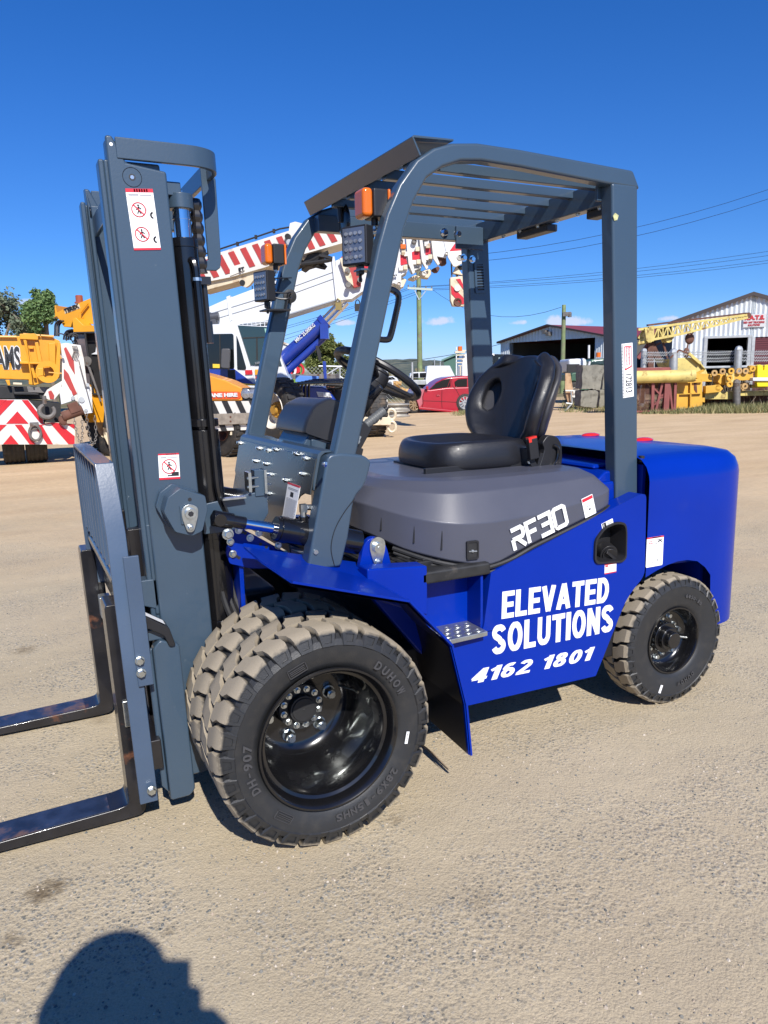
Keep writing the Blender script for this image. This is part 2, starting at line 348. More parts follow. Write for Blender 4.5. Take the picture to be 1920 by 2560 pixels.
# ---------------------------------------------------------------- wheels
def front_wheel(y, outer, lettered):
    w=M(); z0=.352
    if outer:
        prof=[(.226,-.100),(.2285,-.106),(.226,-.1115),(.220,-.112),(.214,-.106),(.208,-.088),(.205,-.075),(.196,-.07),(.192,-.05),(.190,.03),(.191,.09),(.186,.105),(.187,.12),(.178,.155),(.160,.178),(.135,.187),(.0,.187)]
    else: prof=[(.226,-.100),(.228,-.106),(.22,-.112),(.208,-.09),(.19,-.06),(.188,.05),(.15,.07),(0,.07)]
    w.lathe(prof,n=96)
    o=obj('wheel',w,blackp,FL,ang=40); o.location=(0,y,z0)
    t=tyre_mesh(.352,.216,.112,28); ty=obj('tyre',t,tyre_f,o,ang=28)
    if lettered:
        l=M(); yy=-.1135
        arc_text(l,'DUHOW',.2615,radians(38),.027,-.1120,step=.031); obj('raised_lettering',l,sidetext,o); l=M(); arc_text(l,'DH-907',.2615,radians(187),.027,-.1120,step=.028); obj('raised_lettering',l,sidetext,o); l=M()
        arc_text(l,'28x9-15NHS',.2615,radians(-62),.025,-.1120,step=.025)
        obj('raised_lettering',l,sidetext,o)
        l=M(); a=radians(-12); l.T=frame((.262*cos(a),-.1135,.262*sin(a)),(sin(a),0,-cos(a)),(cos(a),0,sin(a))); l.box(-.02,.02,-.005,.005,-.001,.0012); l.k=1; l.text('80 T51',.005,.03,ext=.0015,cx=True)
        obj('label',l,[white,blackv],o)
        for ang,rr_ in ((112,.262),(-128,.262)):
            l=M(); a=radians(ang); c=Vector((rr_*cos(a),-.1125,rr_*sin(a))); l.T=frame(c,(sin(a),0,-cos(a)),(cos(a),0,sin(a)))
            for (x0,x1,y0,y1) in ((-.03,.03,.012,.0135),(-.03,.03,-.0135,-.012),(-.03,-.0285,-.0135,.0135),(.0285,.03,-.0135,.0135),(-.025,.024,.004,.0055),(-.025,.02,-.001,.0005),(-.025,.022,-.0065,-.005)): l.box(x0,x1,y0,y1,-.001,.0014)
            obj('moulded_plate',l,sidetext,o)
    if outer:
        h=M(); h.cyl((0,.19,0),(0,.150,0),.078,40); h.cyl((0,.16,0),(0,.128,0),.047,40); h.cyl((0,.13,0),(0,.124,0),.040,40); h.cyl((0,.13,0),(0,.1225,0),.005,8)
        obj('hub',h,rubber,o,bev=.003)
        for i in range(12):
            a=2*pi*i/12+.2; b=M(); b.bolt((.0635*cos(a),.150,.0635*sin(a)),(0,-1,0),.0085,.009); obj('hub_bolt',b,zinc,o)
        for i in range(6):
            a=radians(-50+60*i); b=M(); c=Vector((.112*cos(a),.187,.112*sin(a)))
            b.cyl(c,c+Vector((0,-.006,0)),.022,18); b.hexa(c+Vector((0,-.006,0)),(0,-1,0),.0195,.026); b.cyl(c+Vector((0,-.03,0)),c+Vector((0,-.044,0)),.0105,14); obj('wheel_nut',b,zinc,o)
        v=M(); a=radians(15); v.tube([(.15*cos(a),.17,.15*sin(a)),(.175*cos(a),.10,.175*sin(a)),(.178*cos(a),.07,.178*sin(a))],[.004,.004,.0045],8); obj('valve_stem',v,zinc,o)
    return o
front_wheel(-.694,True,True)
wi=front_wheel(-.462,False,False)
d=dup(wi,FL,(0,.462,.352),(0,0,pi)); d=dup(wi,FL,(0,.694,.352),(0,0,pi))
def rear_wheel(y):
    w=M(); w.lathe([(.146,-.062),(.149,-.068),(.1465,-.0735),(.141,-.073),(.135,-.06),(.131,-.03),(.127,-.015),(.118,-.004),(.105,.0),(.0,.0)],n=72)
    o=obj('wheel',w,blackp,FL,ang=40); o.location=(1.684,y,.284)
    obj('tyre',tyre_mesh(.284,.142,.083,26),tyre_r,o,ang=28)
    h=M(); h.cyl((0,.0,0),(0,-.03,0),.068,32); h.cyl((0,-.03,0),(0,-.052,0),.05,32); h.cyl((0,-.052,0),(0,-.075,0),.036,28); obj('hub',h,blackp,o,bev=.004)
    for i in range(6):
        a=radians(10+60*i)
        b=M(); c=Vector((.094*cos(a),0,.094*sin(a))); b.cyl(c,c+Vector((0,-.004,0)),.013,14); b.hexa(c+Vector((0,-.004,0)),(0,-1,0),.0115,.014); obj('wheel_nut',b,zinc,o)
    for i in range(6):
        a=radians(34+60*i); b=M(); b.bolt((.081*cos(a),-.0,.081*sin(a)),(0,-1,0),.008,.01); obj('hub_bolt',b,zinc,o)
    v=M(); a=radians(-10); v.tube([(.085*cos(a),0,.085*sin(a)),(.1*cos(a),-.02,.1*sin(a)),(.125*cos(a),-.03,.125*sin(a))],.0045,8); obj('valve_stem',v,galv,o)
    l=M(); a=radians(-112); l.T=frame((.215*cos(a),-.0845,.215*sin(a)),(cos(a),0,sin(a)),(-sin(a),0,cos(a))); l.box(-.018,.018,-.006,.006,-.001,.0014); obj('label',l,white,o)
    l=M(); arc_text(l,'DUHOW',.2,radians(-70),.018,-.0835,step=.022); arc_text(l,'6.50-10',.2,radians(62),.016,-.0835,step=.016); obj('raised_lettering',l,sidetext,o)
    return o
rw=rear_wheel(-.500); dup(rw,FL,(1.684,.5,.284),(0,0,pi))
a_=M(); a_.box(1.60,1.76,-.42,.42,.22,.34); a_.box(1.45,1.62,-.40,.40,.18,.50); obj('rear_axle',a_,blackc,FL,bev=.01)
a_=M(); a_.cyl((0,-.36,.352),(0,.36,.352),.09,20); a_.box(-.14,.16,-.30,.30,.24,.50); obj('front_axle',a_,blackc,FL,bev=.01)
# ---------------------------------------------------------------- chassis
c=M(); c.box(.30,1.50,-.50,.50,.24,.46); c.box(.45,1.5,-.40,.40,.40,.78); obj('chassis',c,blackc,FL,bev=.01)
p=M()
pan=[(.738,.717),(1.325,.903),(1.46,.943),(1.482,.938),(1.488,.925),(1.498,.60),(1.405,.52),(1.345,.40),(1.252,.212),(.50,.225),(.48,.45),(.545,.50),(.70,.502),(.708,.52)]
pan=rp(pan,[.006,.02,.008,.008,.008,.03,.05,.05,.004,.01,.01,.002,.002,.002],3)
rec=[W(1020+a/1.929,1200+b/1.929,'y',-.57) for a,b in ((903,290),(945,232),(1000,208),(1040,212),(1046,250),(1043,370),(1025,388),(912,396),(900,380))]
rec=rp([(p.x,p.z) for p in rec],.018,3)
p.holed(pan,[rec],'xz',-.57,-.50); obj('side_panel',p,blue,FL,bev=.006,seg=3,label='blue steel side panel with white company lettering')
p=M(); pf=[(x,z) for x,z in pan]; p.prism(pf,'xz',.50,.57); obj('side_panel',p,blue,FL,bev=.006)
# recess tray with filler cap
r_=M(); cx=sum(q[0] for q in rec)/len(rec); cz=sum(q[1] for q in rec)/len(rec)
def ringat(y,s): return [(cx+(x-cx)*s,y,cz+(z-cz)*s) for x,z in rec]
r_.grid([ringat(-.568,1.10),ringat(-.579,1.08),ringat(-.579,.98),ringat(-.560,.93),ringat(-.500,.84)],closed=True); r_.add(ringat(-.500,.84),[tuple(range(len(rec)))])
rt_=obj('filler_recess',r_,blackc,FL)
f_=M(); f_.cyl((1.335,-.505,.715),(1.325,-.545,.705),.038,24); f_.cyl((1.325,-.545,.705),(1.322,-.553,.702),.03,24); f_.bar((1.30,-.555,.72),(1.345,-.555,.685),.012,.012); obj('filler_cap',f_,blackc,rt_,bev=.002)
# step
s_=M(); s_.box(.452,.716,-.47,-.455,.505,.70); s_.prism([(.452,-.57),(.466,-.57),(.466,-.455),(.452,-.455)],'xy',.55,.73); s_.box(.70,.712,-.56,-.455,.505,.71); obj('step_recess',s_,blue,FL,bev=.003)
s_=M(); s_.prism([(.452,-.455),(.535,-.615),(.700,-.607),(.700,-.455)],'xy',.494,.512); st=obj('step_plate',s_,galv,FL,bev=.003)
for iy in range(3):
    for ix in range(5):
        x=.50+ix*.043+(iy%2)*.02; y=-.585+iy*.037
        if x<.68 and (x-.452)>(-y-.455)*.52+.01:
            b=M(); b.lathe([(.015,0),(.0135,.003),(.010,.004),(.008,.002),(0,.002)],n=14); o=obj('grip_stud',b,galv,st); o.rotation_euler=(pi/2,0,0); o.location=(x,y,.512)
s_=M(); s_.prism([(.445,-.575),(.735,-.575),(.735,-.44),(.445,-.44)],'xy',.712,.758); obj('step_cover',s_,mat('worn_black_rubber',(.018,.018,.018),.5,0,0,var=.5,vs=14,rv=.15,dirt=(.12,.1,.08),ds=9,dthr=.6,damt=.5),FL,bev=.01,seg=3)
s_=M(); s_.prism([(.24,.70),(.47,.60),(.47,.78),(.24,.80)],'xz',-.575,-.50); s_.prism([(.24,.72),(.455,.45),(.455,.72)],'xz',-.56,-.52); obj('front_side_panel',s_,blue,FL,bev=.006)
s_=M(); s_.prism([(.24,.70),(.47,.60),(.47,.78),(.24,.80)],'xz',.50,.575); obj('front_side_panel',s_,blue,FL,bev=.006)
# fender
f_=M(); t=.006
rdA=tuple(W(540+270/2.37,1340+150/2.37,'y',-.60)); rdB=(.256,-.575,.762)
def fen(m,sg):
    up=lambda p,d=0:(p[0],sg*p[1],p[2]+d)
    A=(-.101,-.80,.862); B=(.276,-.80,.746); Cc=(.428,-.80,.574); D=(.482,-.80,.358); E=(.500,-.80,.172)
    tip=(-.13,-.42,.892); iB=(.30,-.40,.775); bC=(.455,-.57,.60); bD=(.492,-.40,.358); bE=(.500,-.40,.20); bC2=(.455,-.40,.59)
    ra=rdA
    # deck, sloping outer leaf, rear leaves
    quads=[(tip,ra,rdB,iB),(ra,A,B,rdB),(rdB,B,Cc,bC),(iB,rdB,bC,bC2),(bC2,Cc,D,bD),(bD,D,E,bE)]
    for q in quads:
        n=(Vector(q[1])-Vector(q[0])).cross(Vector(q[2])-Vector(q[0])).normalized()*t
        if n.x+n.z<0: n=-n
        top=[up(p) for p in q]; bot=[up(tuple(Vector(p)-n)) for p in q]
        F=[(0,1,2,3),(7,6,5,4)]+[(i,4+i,4+(i+1)%4,(i+1)%4) for i in range(4)]
        if sg<0: F=[x[::-1] for x in F]
        m.add(top+bot,F)
    # folded lip along the outer edge
    for a,b in ((A,B),(B,Cc),(Cc,D),(D,E)):
        a=Vector(up(a)); b=Vector(up(b)); m.bar(a,b,.007,.016,upv=(0,1,0))
fen(f_,1); obj('front_fender',f_,blue,FL,label='blue front mudguard on the near side')
f2=M(); fen(f2,-1); obj('front_fender',f2,blue,FL)
def c1_(x,y): return (560+x/4.1475,1060+y/4.1475)
P=[W(*c1_(*p),'y',-.36) for p in ((70,1110),(170,1075),(330,1160),(560,1285),(640,1330),(640,1500),(420,1500),(280,1500),(60,1450),(25,1340),(55,1190))]
f_=M(); f_.prism(rp([(p.x,p.z) for p in P],.006,2),'xz',-.36,-.345); f_.box(-.13,-.115,-.345,.345,.55,.86); ff=obj('front_frame_plate',f_,blue,FL,bev=.002)
for p in ((150,1100),(270,1180),(360,1130),(65,1220),(90,1345),(560,1262)):
    q=W(*c1_(*p),'y',-.362); b=M(); b.bolt(q,(0,-1,0),.0095,.010); obj('bolt',b,zinc,ff)
for p in ((192,1122),(222,1132),(380,1245),(440,1275),(130,1372),(155,1388)):
    q=W(*c1_(*p),'y',-.3605); b=M(); b.cyl(q,q+Vector((0,.001,0)),.006,10); obj('bolt_hole',b,rubber,ff)
inner_=mat('fender_inner_black',(.003,.004,.009),.35,0,.2)  # near-black navy for the sheet added over the fender's inner faces
f_=M(); q_=lambda *a:f_.add([tuple(Vector(p)) for p in a],[(0,1,2,3)])
A=(-.10,-.796,.845); B=(.272,-.796,.733); Cc=(.418,-.796,.566); D=(.472,-.796,.356); E=(.488,-.796,.178)
q_((-.10,-.40,.862),A,B,(.30,-.40,.745)); q_((.30,-.40,.745),B,Cc,(.435,-.40,.58)); q_((.435,-.40,.58),Cc,D,(.478,-.40,.356)); q_((.478,-.40,.356),D,E,(.486,-.40,.200)); obj('fender_inner_sheet',f_,inner_,FL)
# tilt pin bracket
tb=M(); tb.prism(rp([(.243,.74),(.262,.80),(.275,.86),(.305,.885),(.345,.875),(.365,.84),(.385,.755),(.385,.70),(.20,.72),(.20,.745)],.02,3),'xz',-.475,-.45); tb2=obj('tilt_bracket',tb,blue,FL,bev=.004)
tb=M(); o=Vector((.325,-.475,.845)); tb.prism(rp([(o.x-.028,.87),(o.x,.885),(o.x+.028,.87),(o.x+.03,.84),(o.x+.012,.775),(o.x-.012,.775),(o.x-.03,.84)],.012,3),'xz',-.483,-.475); tb.cyl((o.x,-.475,o.z),(o.x,-.497,o.z),.018,20); tb.bolt((o.x,-.483,.79),(0,-1,0),.011,.009); tb.cyl((o.x,-.497,o.z),(o.x,-.499,o.z),.007,12); obj('pin',tb,zinc,tb2)
# rubber floor
fl=M(); fl.prism([(.24,-.50),(.74,-.50),(.74,.50),(.24,.50)],'xy',.74,.775)
for i in range(16): fl.box(.26+.03*i,.272+.03*i,-.49,.49,.775,.781)
obj('floor_mat',fl,mat('floor_rubber',(.02,.02,.021),.38,0,0,var=.5,vs=20,rv=.15,dirt=(.1,.09,.08),ds=16,dthr=.6,damt=.35),FL,bev=.003)
# ---------------------------------------------------------------- engine hood
base=[(.362,0),(.362,-.22),(.385,-.31),(.46,-.42),(.54,-.495),(.62,-.535),(.75,-.552),(.86,-.555),(.98,-.555),(1.10,-.555),(1.22,-.553),(1.30,-.545),(1.332,-.52),(1.342,-.44),(1.345,-.2),(1.345,0)]
topr=[(.47,0),(.47,-.17),(.49,-.24),(.55,-.33),(.62,-.385),(.69,-.415),(.80,-.43),(.90,-.435),(1.0,-.435),(1.10,-.435),(1.20,-.43),(1.26,-.42),(1.29,-.39),(1.30,-.33),(1.305,-.15),(1.305,0)]
zb=[.85,.85,.84,.80,.775,.755,.733,.765,.804,.835,.870,.893,.905,.905,.905,.905]
zs=[.965,.965,.96,.935,.915,.905,.90,.905,.912,.925,.945,.962,.972,.98,.985,.985]
def rs(L,n=3):
    P=smooth_path([(*(l if isinstance(l,tuple) else (l,0)),0) for l in L],n); return [(p.x,p.y) for p in P] if isinstance(L[0],tuple) else [p.x for p in P]
base=rs(base); topr=rs(topr); zb=rs(zb); zs=rs(zs)
base[0]=(base[0][0],0); base[-1]=(base[-1][0],0); topr[0]=(topr[0][0],0); topr[-1]=(topr[-1][0],0)
rows=[]
def mir(r): return r+[(x,-y,z) for x,y,z in r[-2:0:-1]]
rows.append(mir([(x+.012,y*.975,zb[i]) for i,(x,y) in enumerate(base)]))
rows.append(mir([(x,y,zb[i]+.012) for i,(x,y) in enumerate(base)]))
rows.append(mir([(x+.002,y*.998,(zb[i]+zs[i])/2) for i,(x,y) in enumerate(base)]))
rows.append(mir([(x+.002,y*.997,zs[i]) for i,(x,y) in enumerate(base)]))
rows.append(mir([(x+(topr[i][0]-x)*.50,y+(topr[i][1]-y)*.50,zs[i]+(1.032-zs[i])*.80) for i,(x,y) in enumerate(base)]))
rows.append(mir([(x,y,1.042) for x,y in topr])); rows.append(mir([(x*.9+.09,y*.9,1.048) for x,y in topr]))
h=M(); h.grid(rows,closed=True); n=len(rows[0]); h.add(rows[-1],[tuple(range(n))])
hood=obj('engine_hood',h,hoodm,FL,ang=32,label='grey moulded engine cover with the model lettering RF30')
sb=hood.modifiers.new('bevel','BEVEL'); sb.width=.022; sb.segments=4; sb.angle_limit=radians(12); sb.harden_normals=True
# seal under the hood
h=M(); pth=[(x,y*1.003,zb[i+8]-.004) for i,(x,y) in enumerate(base[8:38])][::3]; h.tube(smooth_path(pth,4),.009,8); h.tube(smooth_path([(x,y*1.012,z-.016) for x,y,z in pth],4),.006,8); obj('rubber_seal',h,rubber,FL)
h=M()
for i in range(3):
    y=-.27-.055*i; x=.374+.042*i-(.01 if i==0 else 0)
    h.tube([(x,y,.955),(x-.006,y-.002,.90)],[.003,.006],6)
for i in range(3):
    x,y=base[7+3*i]; zz=(zb[7+3*i]+.045,zs[7+3*i]-.03); nn=Vector((-.8,-.6,0)); g_=M(); g_.tube([(x-.001,y-.001,zz[0]),(x+.004,y+.002,zz[1])],[.0035,.002],6); obj('moulded_groove',g_,rubber,hood)
# latch window
lw=M(); lw.T=frame((.672,-.5495,.806),(1,-.12,0),(0,0,1))
lw.holed(rp([(-.024,-.034),(.024,-.034),(.024,.034),(-.024,.034)],.008,3),[rp([(-.018,-.028),(.018,-.028),(.018,.028),(-.018,.028)],.006,3)],'xy',-.01,.004); lw.box(-.018,.018,-.028,.028,-.016,.0005,1); lw.cyl((-.016,-.004,.002),(.016,-.006,.002),.003,8,2); lw.cyl((-.006,-.004,.002),(.002,-.004,.002),.006,8,2)
obj('latch_window',lw,[blackc,rubber,galv],FL)
# ---------------------------------------------------------------- lettering on the panels
def ribbon(m, pts, w, z, close=False, k=None):
    P=[Vector((a,b)) for a,b in pts]; n=len(P); L=[];R=[]
    for i in range(n):
        a=P[i-1] if (i>0 or close) else P[i]; b=P[(i+1)%n] if (i<n-1 or close) else P[i]
        d1=(P[i]-a); d2=(b-P[i]); d1=d1.normalized() if d1.length>1e-9 else None; d2=d2.normalized() if d2.length>1e-9 else None
        d1=d1 or d2; d2=d2 or d1; t=(d1+d2).normalized(); nn=Vector((-t.y,t.x)); sc_=1/max(.35,nn.dot(Vector((-d1.y,d1.x)))); L.append(P[i]+nn*w/2*sc_); R.append(P[i]-nn*w/2*sc_)
    vs=[(p.x,p.y,0) for p in L]+[(p.x,p.y,0) for p in R]+[(p.x,p.y,z) for p in L]+[(p.x,p.y,z) for p in R]; fs=[]
    for i in range(n if close else n-1):
        j=(i+1)%n; fs+=[(2*n+i,3*n+i,3*n+j,2*n+j),(i,2*n+i,2*n+j,j),(n+i,n+j,3*n+j,3*n+i)]
    if not close: fs+=[(0,n,3*n,2*n),(n-1,3*n-1,4*n-1,2*n-1)][:2]
    return m.add(vs,fs,k)
def glyph(ch,T=.235,tb=.185):
    h=T/2; b=tb/2
    def arc(cx,cy,rx,ry,a0,a1,n=14): return [(cx+rx*cos(radians(a0+(a1-a0)*i/n)),cy+ry*sin(radians(a0+(a1-a0)*i/n))) for i in range(n+1)]
    W_=.66
    G={'E':(.60,[[(h,0),(h,1)],[(h,1-b),(.60,1-b)],[(h,.5),(.56,.5)],[(h,b),(.60,b)]]),'L':(.57,[[(h,0),(h,1)],[(h,b),(.57,b)]]),'I':(T,[[(h,0),(h,1)]]),'T':(.64,[[(0,1-b),(.64,1-b)],[(.32,0),(.32,1)]]),
     'V':(.70,[[(h*.9,1),(.35,.0)],[(.70-h*.9,1),(.35,0)]]),'A':(.74,[[(h*.9,0),(.37,1)],[(.74-h*.9,0),(.37,1)],[(.2,.30),(.54,.30)]]),'N':(.68,[[(h,0),(h,1)],[(.68-h,0),(.68-h,1)],[(h*.9,.97),(.68-h*.9,.03)]]),
     'D':(W_,[[(h,0),(h,1)],[(h,1-b)]+arc(.26,.5,W_-.26-h,.5-b,90,-90)+[(h,b)]]),'O':(.72,[arc(.36,.5,.36-h,.5-b*.9,0,360,28)[:-1]]),'0':(.64,[arc(.32,.5,.32-h,.5-b*.9,0,360,28)[:-1]]),
     'U':(.66,[[(h,1),(h,.34)]+arc(.33,.34,.33-h,.34-b,180,360)+[(.66-h,1)]]),
     'S':(.66,[arc(.33,.735,.33-h,.265-b,12,250,16)+[(.36,.50)]+arc(.33,.265,.33-h,.265-b,70,-168,16)[0:]]),
     '4':(.66,[[(.46,0),(.46,1)],[(.02,.29),(.66,.29)],[(.08,.27),(.44,.93)]]),'1':(.40,[[(.29,0),(.29,1)],[(.0,.70),(.29,.88)]]),
     '6':(.64,[arc(.32,.33,.32-h,.33-b,0,360,24)[:-1],arc(.36,.62,.36-h,.38-b,185,60,12)]),'2':(.64,[arc(.32,.70,.32-h,.30-b,160,-35,14)+[(h*.9,.13)],[(0,b),(.64,b)]]),
     '8':(.64,[arc(.32,.29,.32-h,.29-b*.9,0,360,24)[:-1],arc(.32,.75,.29-h,.25-b*.9,0,360,22)[:-1]])}
    return G[ch]
def block_text(m, t, W_, H, T=.235, tb=.185, shear=0, gap=.07, z=.0012):
    tot=sum((.34 if c_==' ' else glyph(c_,T,tb)[0])+gap for c_ in t)-gap; sx=W_/(tot+shear); x=0; kk=0; base=m.T
    for c_ in t:
        if c_==' ': x+=.34+gap; continue
        w_,st=glyph(c_,T,tb)
        for path in st:
            kk+=1; mm=M(); cl=c_ in 'O0' or (c_ in '68' and len(path)>20); ribbon(mm,path,(T+tb)/2 if len(path)>4 else (T if abs(path[0][1]-path[-1][1])>.4 else tb),1,close=cl)
            m.add([((px+x+py*shear)*sx,min(max(py,0),1)*H,pz*(z+.00012*(kk%5))) for px,py,pz in mm.v],mm.f)
        x+=w_+gap
def px_block(parent, t, bl, br, tl, y, mtl, **kw):
    o=W(*bl,'y',y); r=W(*br,'y',y); u=W(*tl,'y',y); xd=r-o; m=M(); xn=xd.normalized(); yd=Vector((0,-1,0)).cross(xn); h=(u-o).dot(yd); m.T=frame(o,xn,yd); block_text(m,t,xd.length,h,**kw); return obj('lettering',m,mtl,parent,flat=True)
def px_text(parent, t, bl, br, tl, y, mtl, off=0, shear=0, nm='lettering', lift=.0012, fw_=1.0):
    o=W(*bl,'y',y); r=W(*br,'y',y); u=W(*tl,'y',y); xd=r-o; 
    m=M(); nrm=Vector((0,-1,0)); xn=xd.normalized(); yd=nrm.cross(xn); h=(u-o).dot(yd)
    m.T=frame(o,xn,yd); m.text(t,h,xd.length,off=off,shear=shear,ext=lift); return obj(nm,m,mtl,parent,flat=True)
def F3(x,y): return (1020+x/1.929,1200+y/1.929)
def Z7(x,y): return (860+x/1.6265,860+y/1.6265)
px_block(FL,'ELEVATED',F3(450,670),F3(965,588),F3(448,540),-.5705,white)
px_block(FL,'SOLUTIONS',F3(402,845),F3(986,728),F3(398,705),-.5705,white)
px_block(FL,'4162 1801',F3(298,985),F3(896,864),F3(306,918),-.5705,white,T=.25,tb=.18,shear=.24,gap=.11)
# squared model lettering drawn as strokes
ks_=[0]
def strokes(m, paths, w):
    for pth in paths:
        P=[Vector((a,b,0)) for a,b in pth]
        ks_[0]+=1; ribbon(m,[(p.x,p.y) for p in P],w,.0034+.0002*(ks_[0]%4))
o=W(*Z7(688,853),'y',-.557); r=W(*Z7(920,735),'y',-.557); xd=(r-o); m=M(); xn=xd.normalized(); yn_=Vector((0,-1,0)).cross(xn); m.T=frame(o+yn_*.010+xn*.006,xn,yn_); s_=xd.length/2.72; H=.80*s_
def S(l,dx,sl=-.22): return [[((x+dx)*s_+0*y,y*H) for x,y in p] for p in l]
m.sh=0
w=.15*s_
R_=[[(.05,0),(.05,.5)],[(.05,.95),(.48,.95),(.55,.85),(.55,.6),(.48,.5),(.05,.5)],[(.25,.5),(.56,.02)]]
F_=[[(.05,.0),(.05,.95),(.52,.95)],[(.05,.48),(.45,.48)]]
T_=[[(.02,.95),(.55,.95),(.55,.02),(.02,.02)],[(.12,.5),(.5,.5)]]
O_=[[(.05,.1),(.05,.87),(.13,.95),(.5,.95),(.58,.87),(.58,.1),(.5,.02),(.13,.02),(.05,.1)]]
for l,dx in ((R_,0),(F_,.68),(T_,1.27),(O_,1.95)): strokes(m,S(l,dx),w)
obj('model_lettering',m,white,hood)
def decal(parent, name, corners, y, kind, lift=.001, nrm=(0,-1,0)):   # corners tl,tr,bl in px on plane y
    if isinstance(y,tuple): ax,v=y
    else: ax,v='y',y
    tl,tr,bl=[W(*c_,ax,v) for c_ in corners]; xd=tr-tl; xn=xd.normalized(); yd=Vector(nrm).cross(xn); w_=xd.length; h_=abs((bl-tl).dot(yd))
    return decal_at(parent,name,tl-yd*h_,xn,yd,w_,h_,kind,lift)
def decal_at(parent,name,o,xd,yd,w_,h_,kind,lift=.001):
    m=M(); m.T=frame(o,xd,yd); m.prism(rp([(0,0),(w_,0),(w_,h_),(0,h_)],min(w_,h_)*.06,2),'xy',-.0005,lift*.6,0)
    z0,z1=lift*.6,lift
    def R(a,b,c_,d,k): m.box(a*w_,b*w_,c_*h_,d*h_,z0-.0002,z1,k)
    def ring(cx,cy,r,t,k,bar=True):
        n=22; P=[(cx+r*cos(2*pi*i/n),cy+r*sin(2*pi*i/n),z1) for i in range(n)]; m.tube(P,t,4,k,closed=True)
        if bar: m.bar((cx-r*.7,cy+r*.7,z1),(cx+r*.7,cy-r*.7,z1),t*2,t,k)
    def man(cx,cy,s,k=2):
        m.cyl((cx,cy+s*.75,z0),(cx,cy+s*.75,z1),s*.18,10,k)
        for a,b in (((0,.55),(0,0)),((0,0),(-.25,-.6)),((0,0),(.3,-.6)),((0,.45),(-.4,.0)),((0,.45),(.45,.15))): m.bar((cx+a[0]*s,cy+a[1]*s,z1),(cx+b[0]*s,cy+b[1]*s,z1),s*.2,.0006,k)
    def lines(x0,x1,y0,y1,n,k=3):
        for i in range(n):
            yy=y0+(y1-y0)*i/max(1,n-1); R(x0,x1-(.1*random.random()),yy,yy+.012*(1 if n<12 else .8),k)
    if kind=='lift':
        R(0,1,.94,1,1); R(0,1,0,.035,1)
        for i in range(6): R(.3+i*.09,.35+i*.09,.945,.995,0)
        R(.08,.45,.885,.915,3); R(.5,.93,.885,.905,3); R(0,1,.855,.86,3); R(0,1,.45,.455,3)
        for cy in (.66,.26):
            ring(.38*w_,cy*h_,.25*w_,.0017,1); man(.38*w_,(cy-.005)*h_,.22*w_)
            R(.66,.68,cy-.10,cy+.14,3); R(.74,.76,cy-.10,cy+.14,3); R(.66,.76,cy+.14,cy+.145,3)
            n=9; m.tube([(w_*(.88-.08*cos(pi*(i/n)-pi/2)*1.0),h_*(cy-.09+.045*sin(pi*(i/n)-pi/2)),z1) for i in range(n+1)],.0026,4,2)
    elif kind=='mast':
        R(0,1,.94,1,1); R(0,1,0,.08,1); R(.1,.4,.82,.87,3); R(.45,.9,.82,.85,3)
        ring(.5*w_,.5*h_,.34*w_,.0017,1); man(.5*w_,.49*h_,.27*w_); R(.05,.3,.16,.18,3); R(.6,.95,.12,.28,2); R(.4,.6,.12,.17,2)
        for i in range(5): R(.4+i*.1,.45+i*.1,.945,.99,0)
    elif kind=='load':
        R(0,1,.95,1,1); R(.1,.9,.86,.88,3); R(.1,.9,.83,.845,3); R(.35,.6,.66,.78,2); lines(.08,.95,.06,.6,22)
    elif kind=='hood':
        R(.04,.96,.80,.96,1); R(.3,.6,.5,.54,3); R(.45,.6,.3,.38,2); R(.7,.8,.2,.22,3)
    elif kind=='cw':
        R(0,1,.955,1,1); R(.3,.8,.96,.99,0); lines(.08,.95,.36,.66,9); R(0,1,.70,.705,3)
        R(.12,.34,.78,.80,1); m.bar((.12*w_,.79*h_,z1),(.23*w_,.9*h_,z1),.002,.0006,1); m.bar((.34*w_,.79*h_,z1),(.23*w_,.9*h_,z1),.002,.0006,1)
        ring(.58*w_,.84*h_,.1*w_,.0009,2,False); m.bar((.66*w_,.80*h_,z1),(.9*w_,.9*h_,z1),.004,.0006,2); m.bar((.7*w_,.9*h_,z1),(.9*w_,.8*h_,z1),.004,.0006,2)
        ring(.3*w_,.2*h_,.12*w_,.0008,3); man(.7*w_,.2*h_,.13*w_,3)
    elif kind=='fuel': R(0,1,0,.12,1); R(.06,.38,.2,.95,2); R(.13,.3,.35,.8,0); R(.5,.9,.5,.62,3)
    elif kind=='small': R(0,1,.88,1,1); R(0,1,0,.1,1); R(.05,.3,.7,.85,1); lines(.1,.95,.25,.6,4)
    elif kind=='serial':
        pass
    return obj(name,m,[white,redv,blackv,greyv],parent,flat=True)
def C7(x,y): return (1380+x/3.456,1060+y/3.456)
def C1(x,y): return (560+x/4.1475,1060+y/4.1475)
def C2(x,y): return (220+x/4.366,320+y/4.366)
def Z3(x,y): return (1140+x/2.127,620+y/2.127)
def Z6(x,y): return (160+x/2.074,1060+y/2.074)
decal(FL,'warning_label',(C7(425,865),C7(522,815),C7(435,920)),-.5705,'fuel')
decal(FL,'warning_label',(C7(455,1212),C7(556,1193),C7(448,1300)),-.5705,'small')
decal(hood,'warning_label',(C7(252,650),C7(348,603),C7(308,805)),-.5555,'hood')
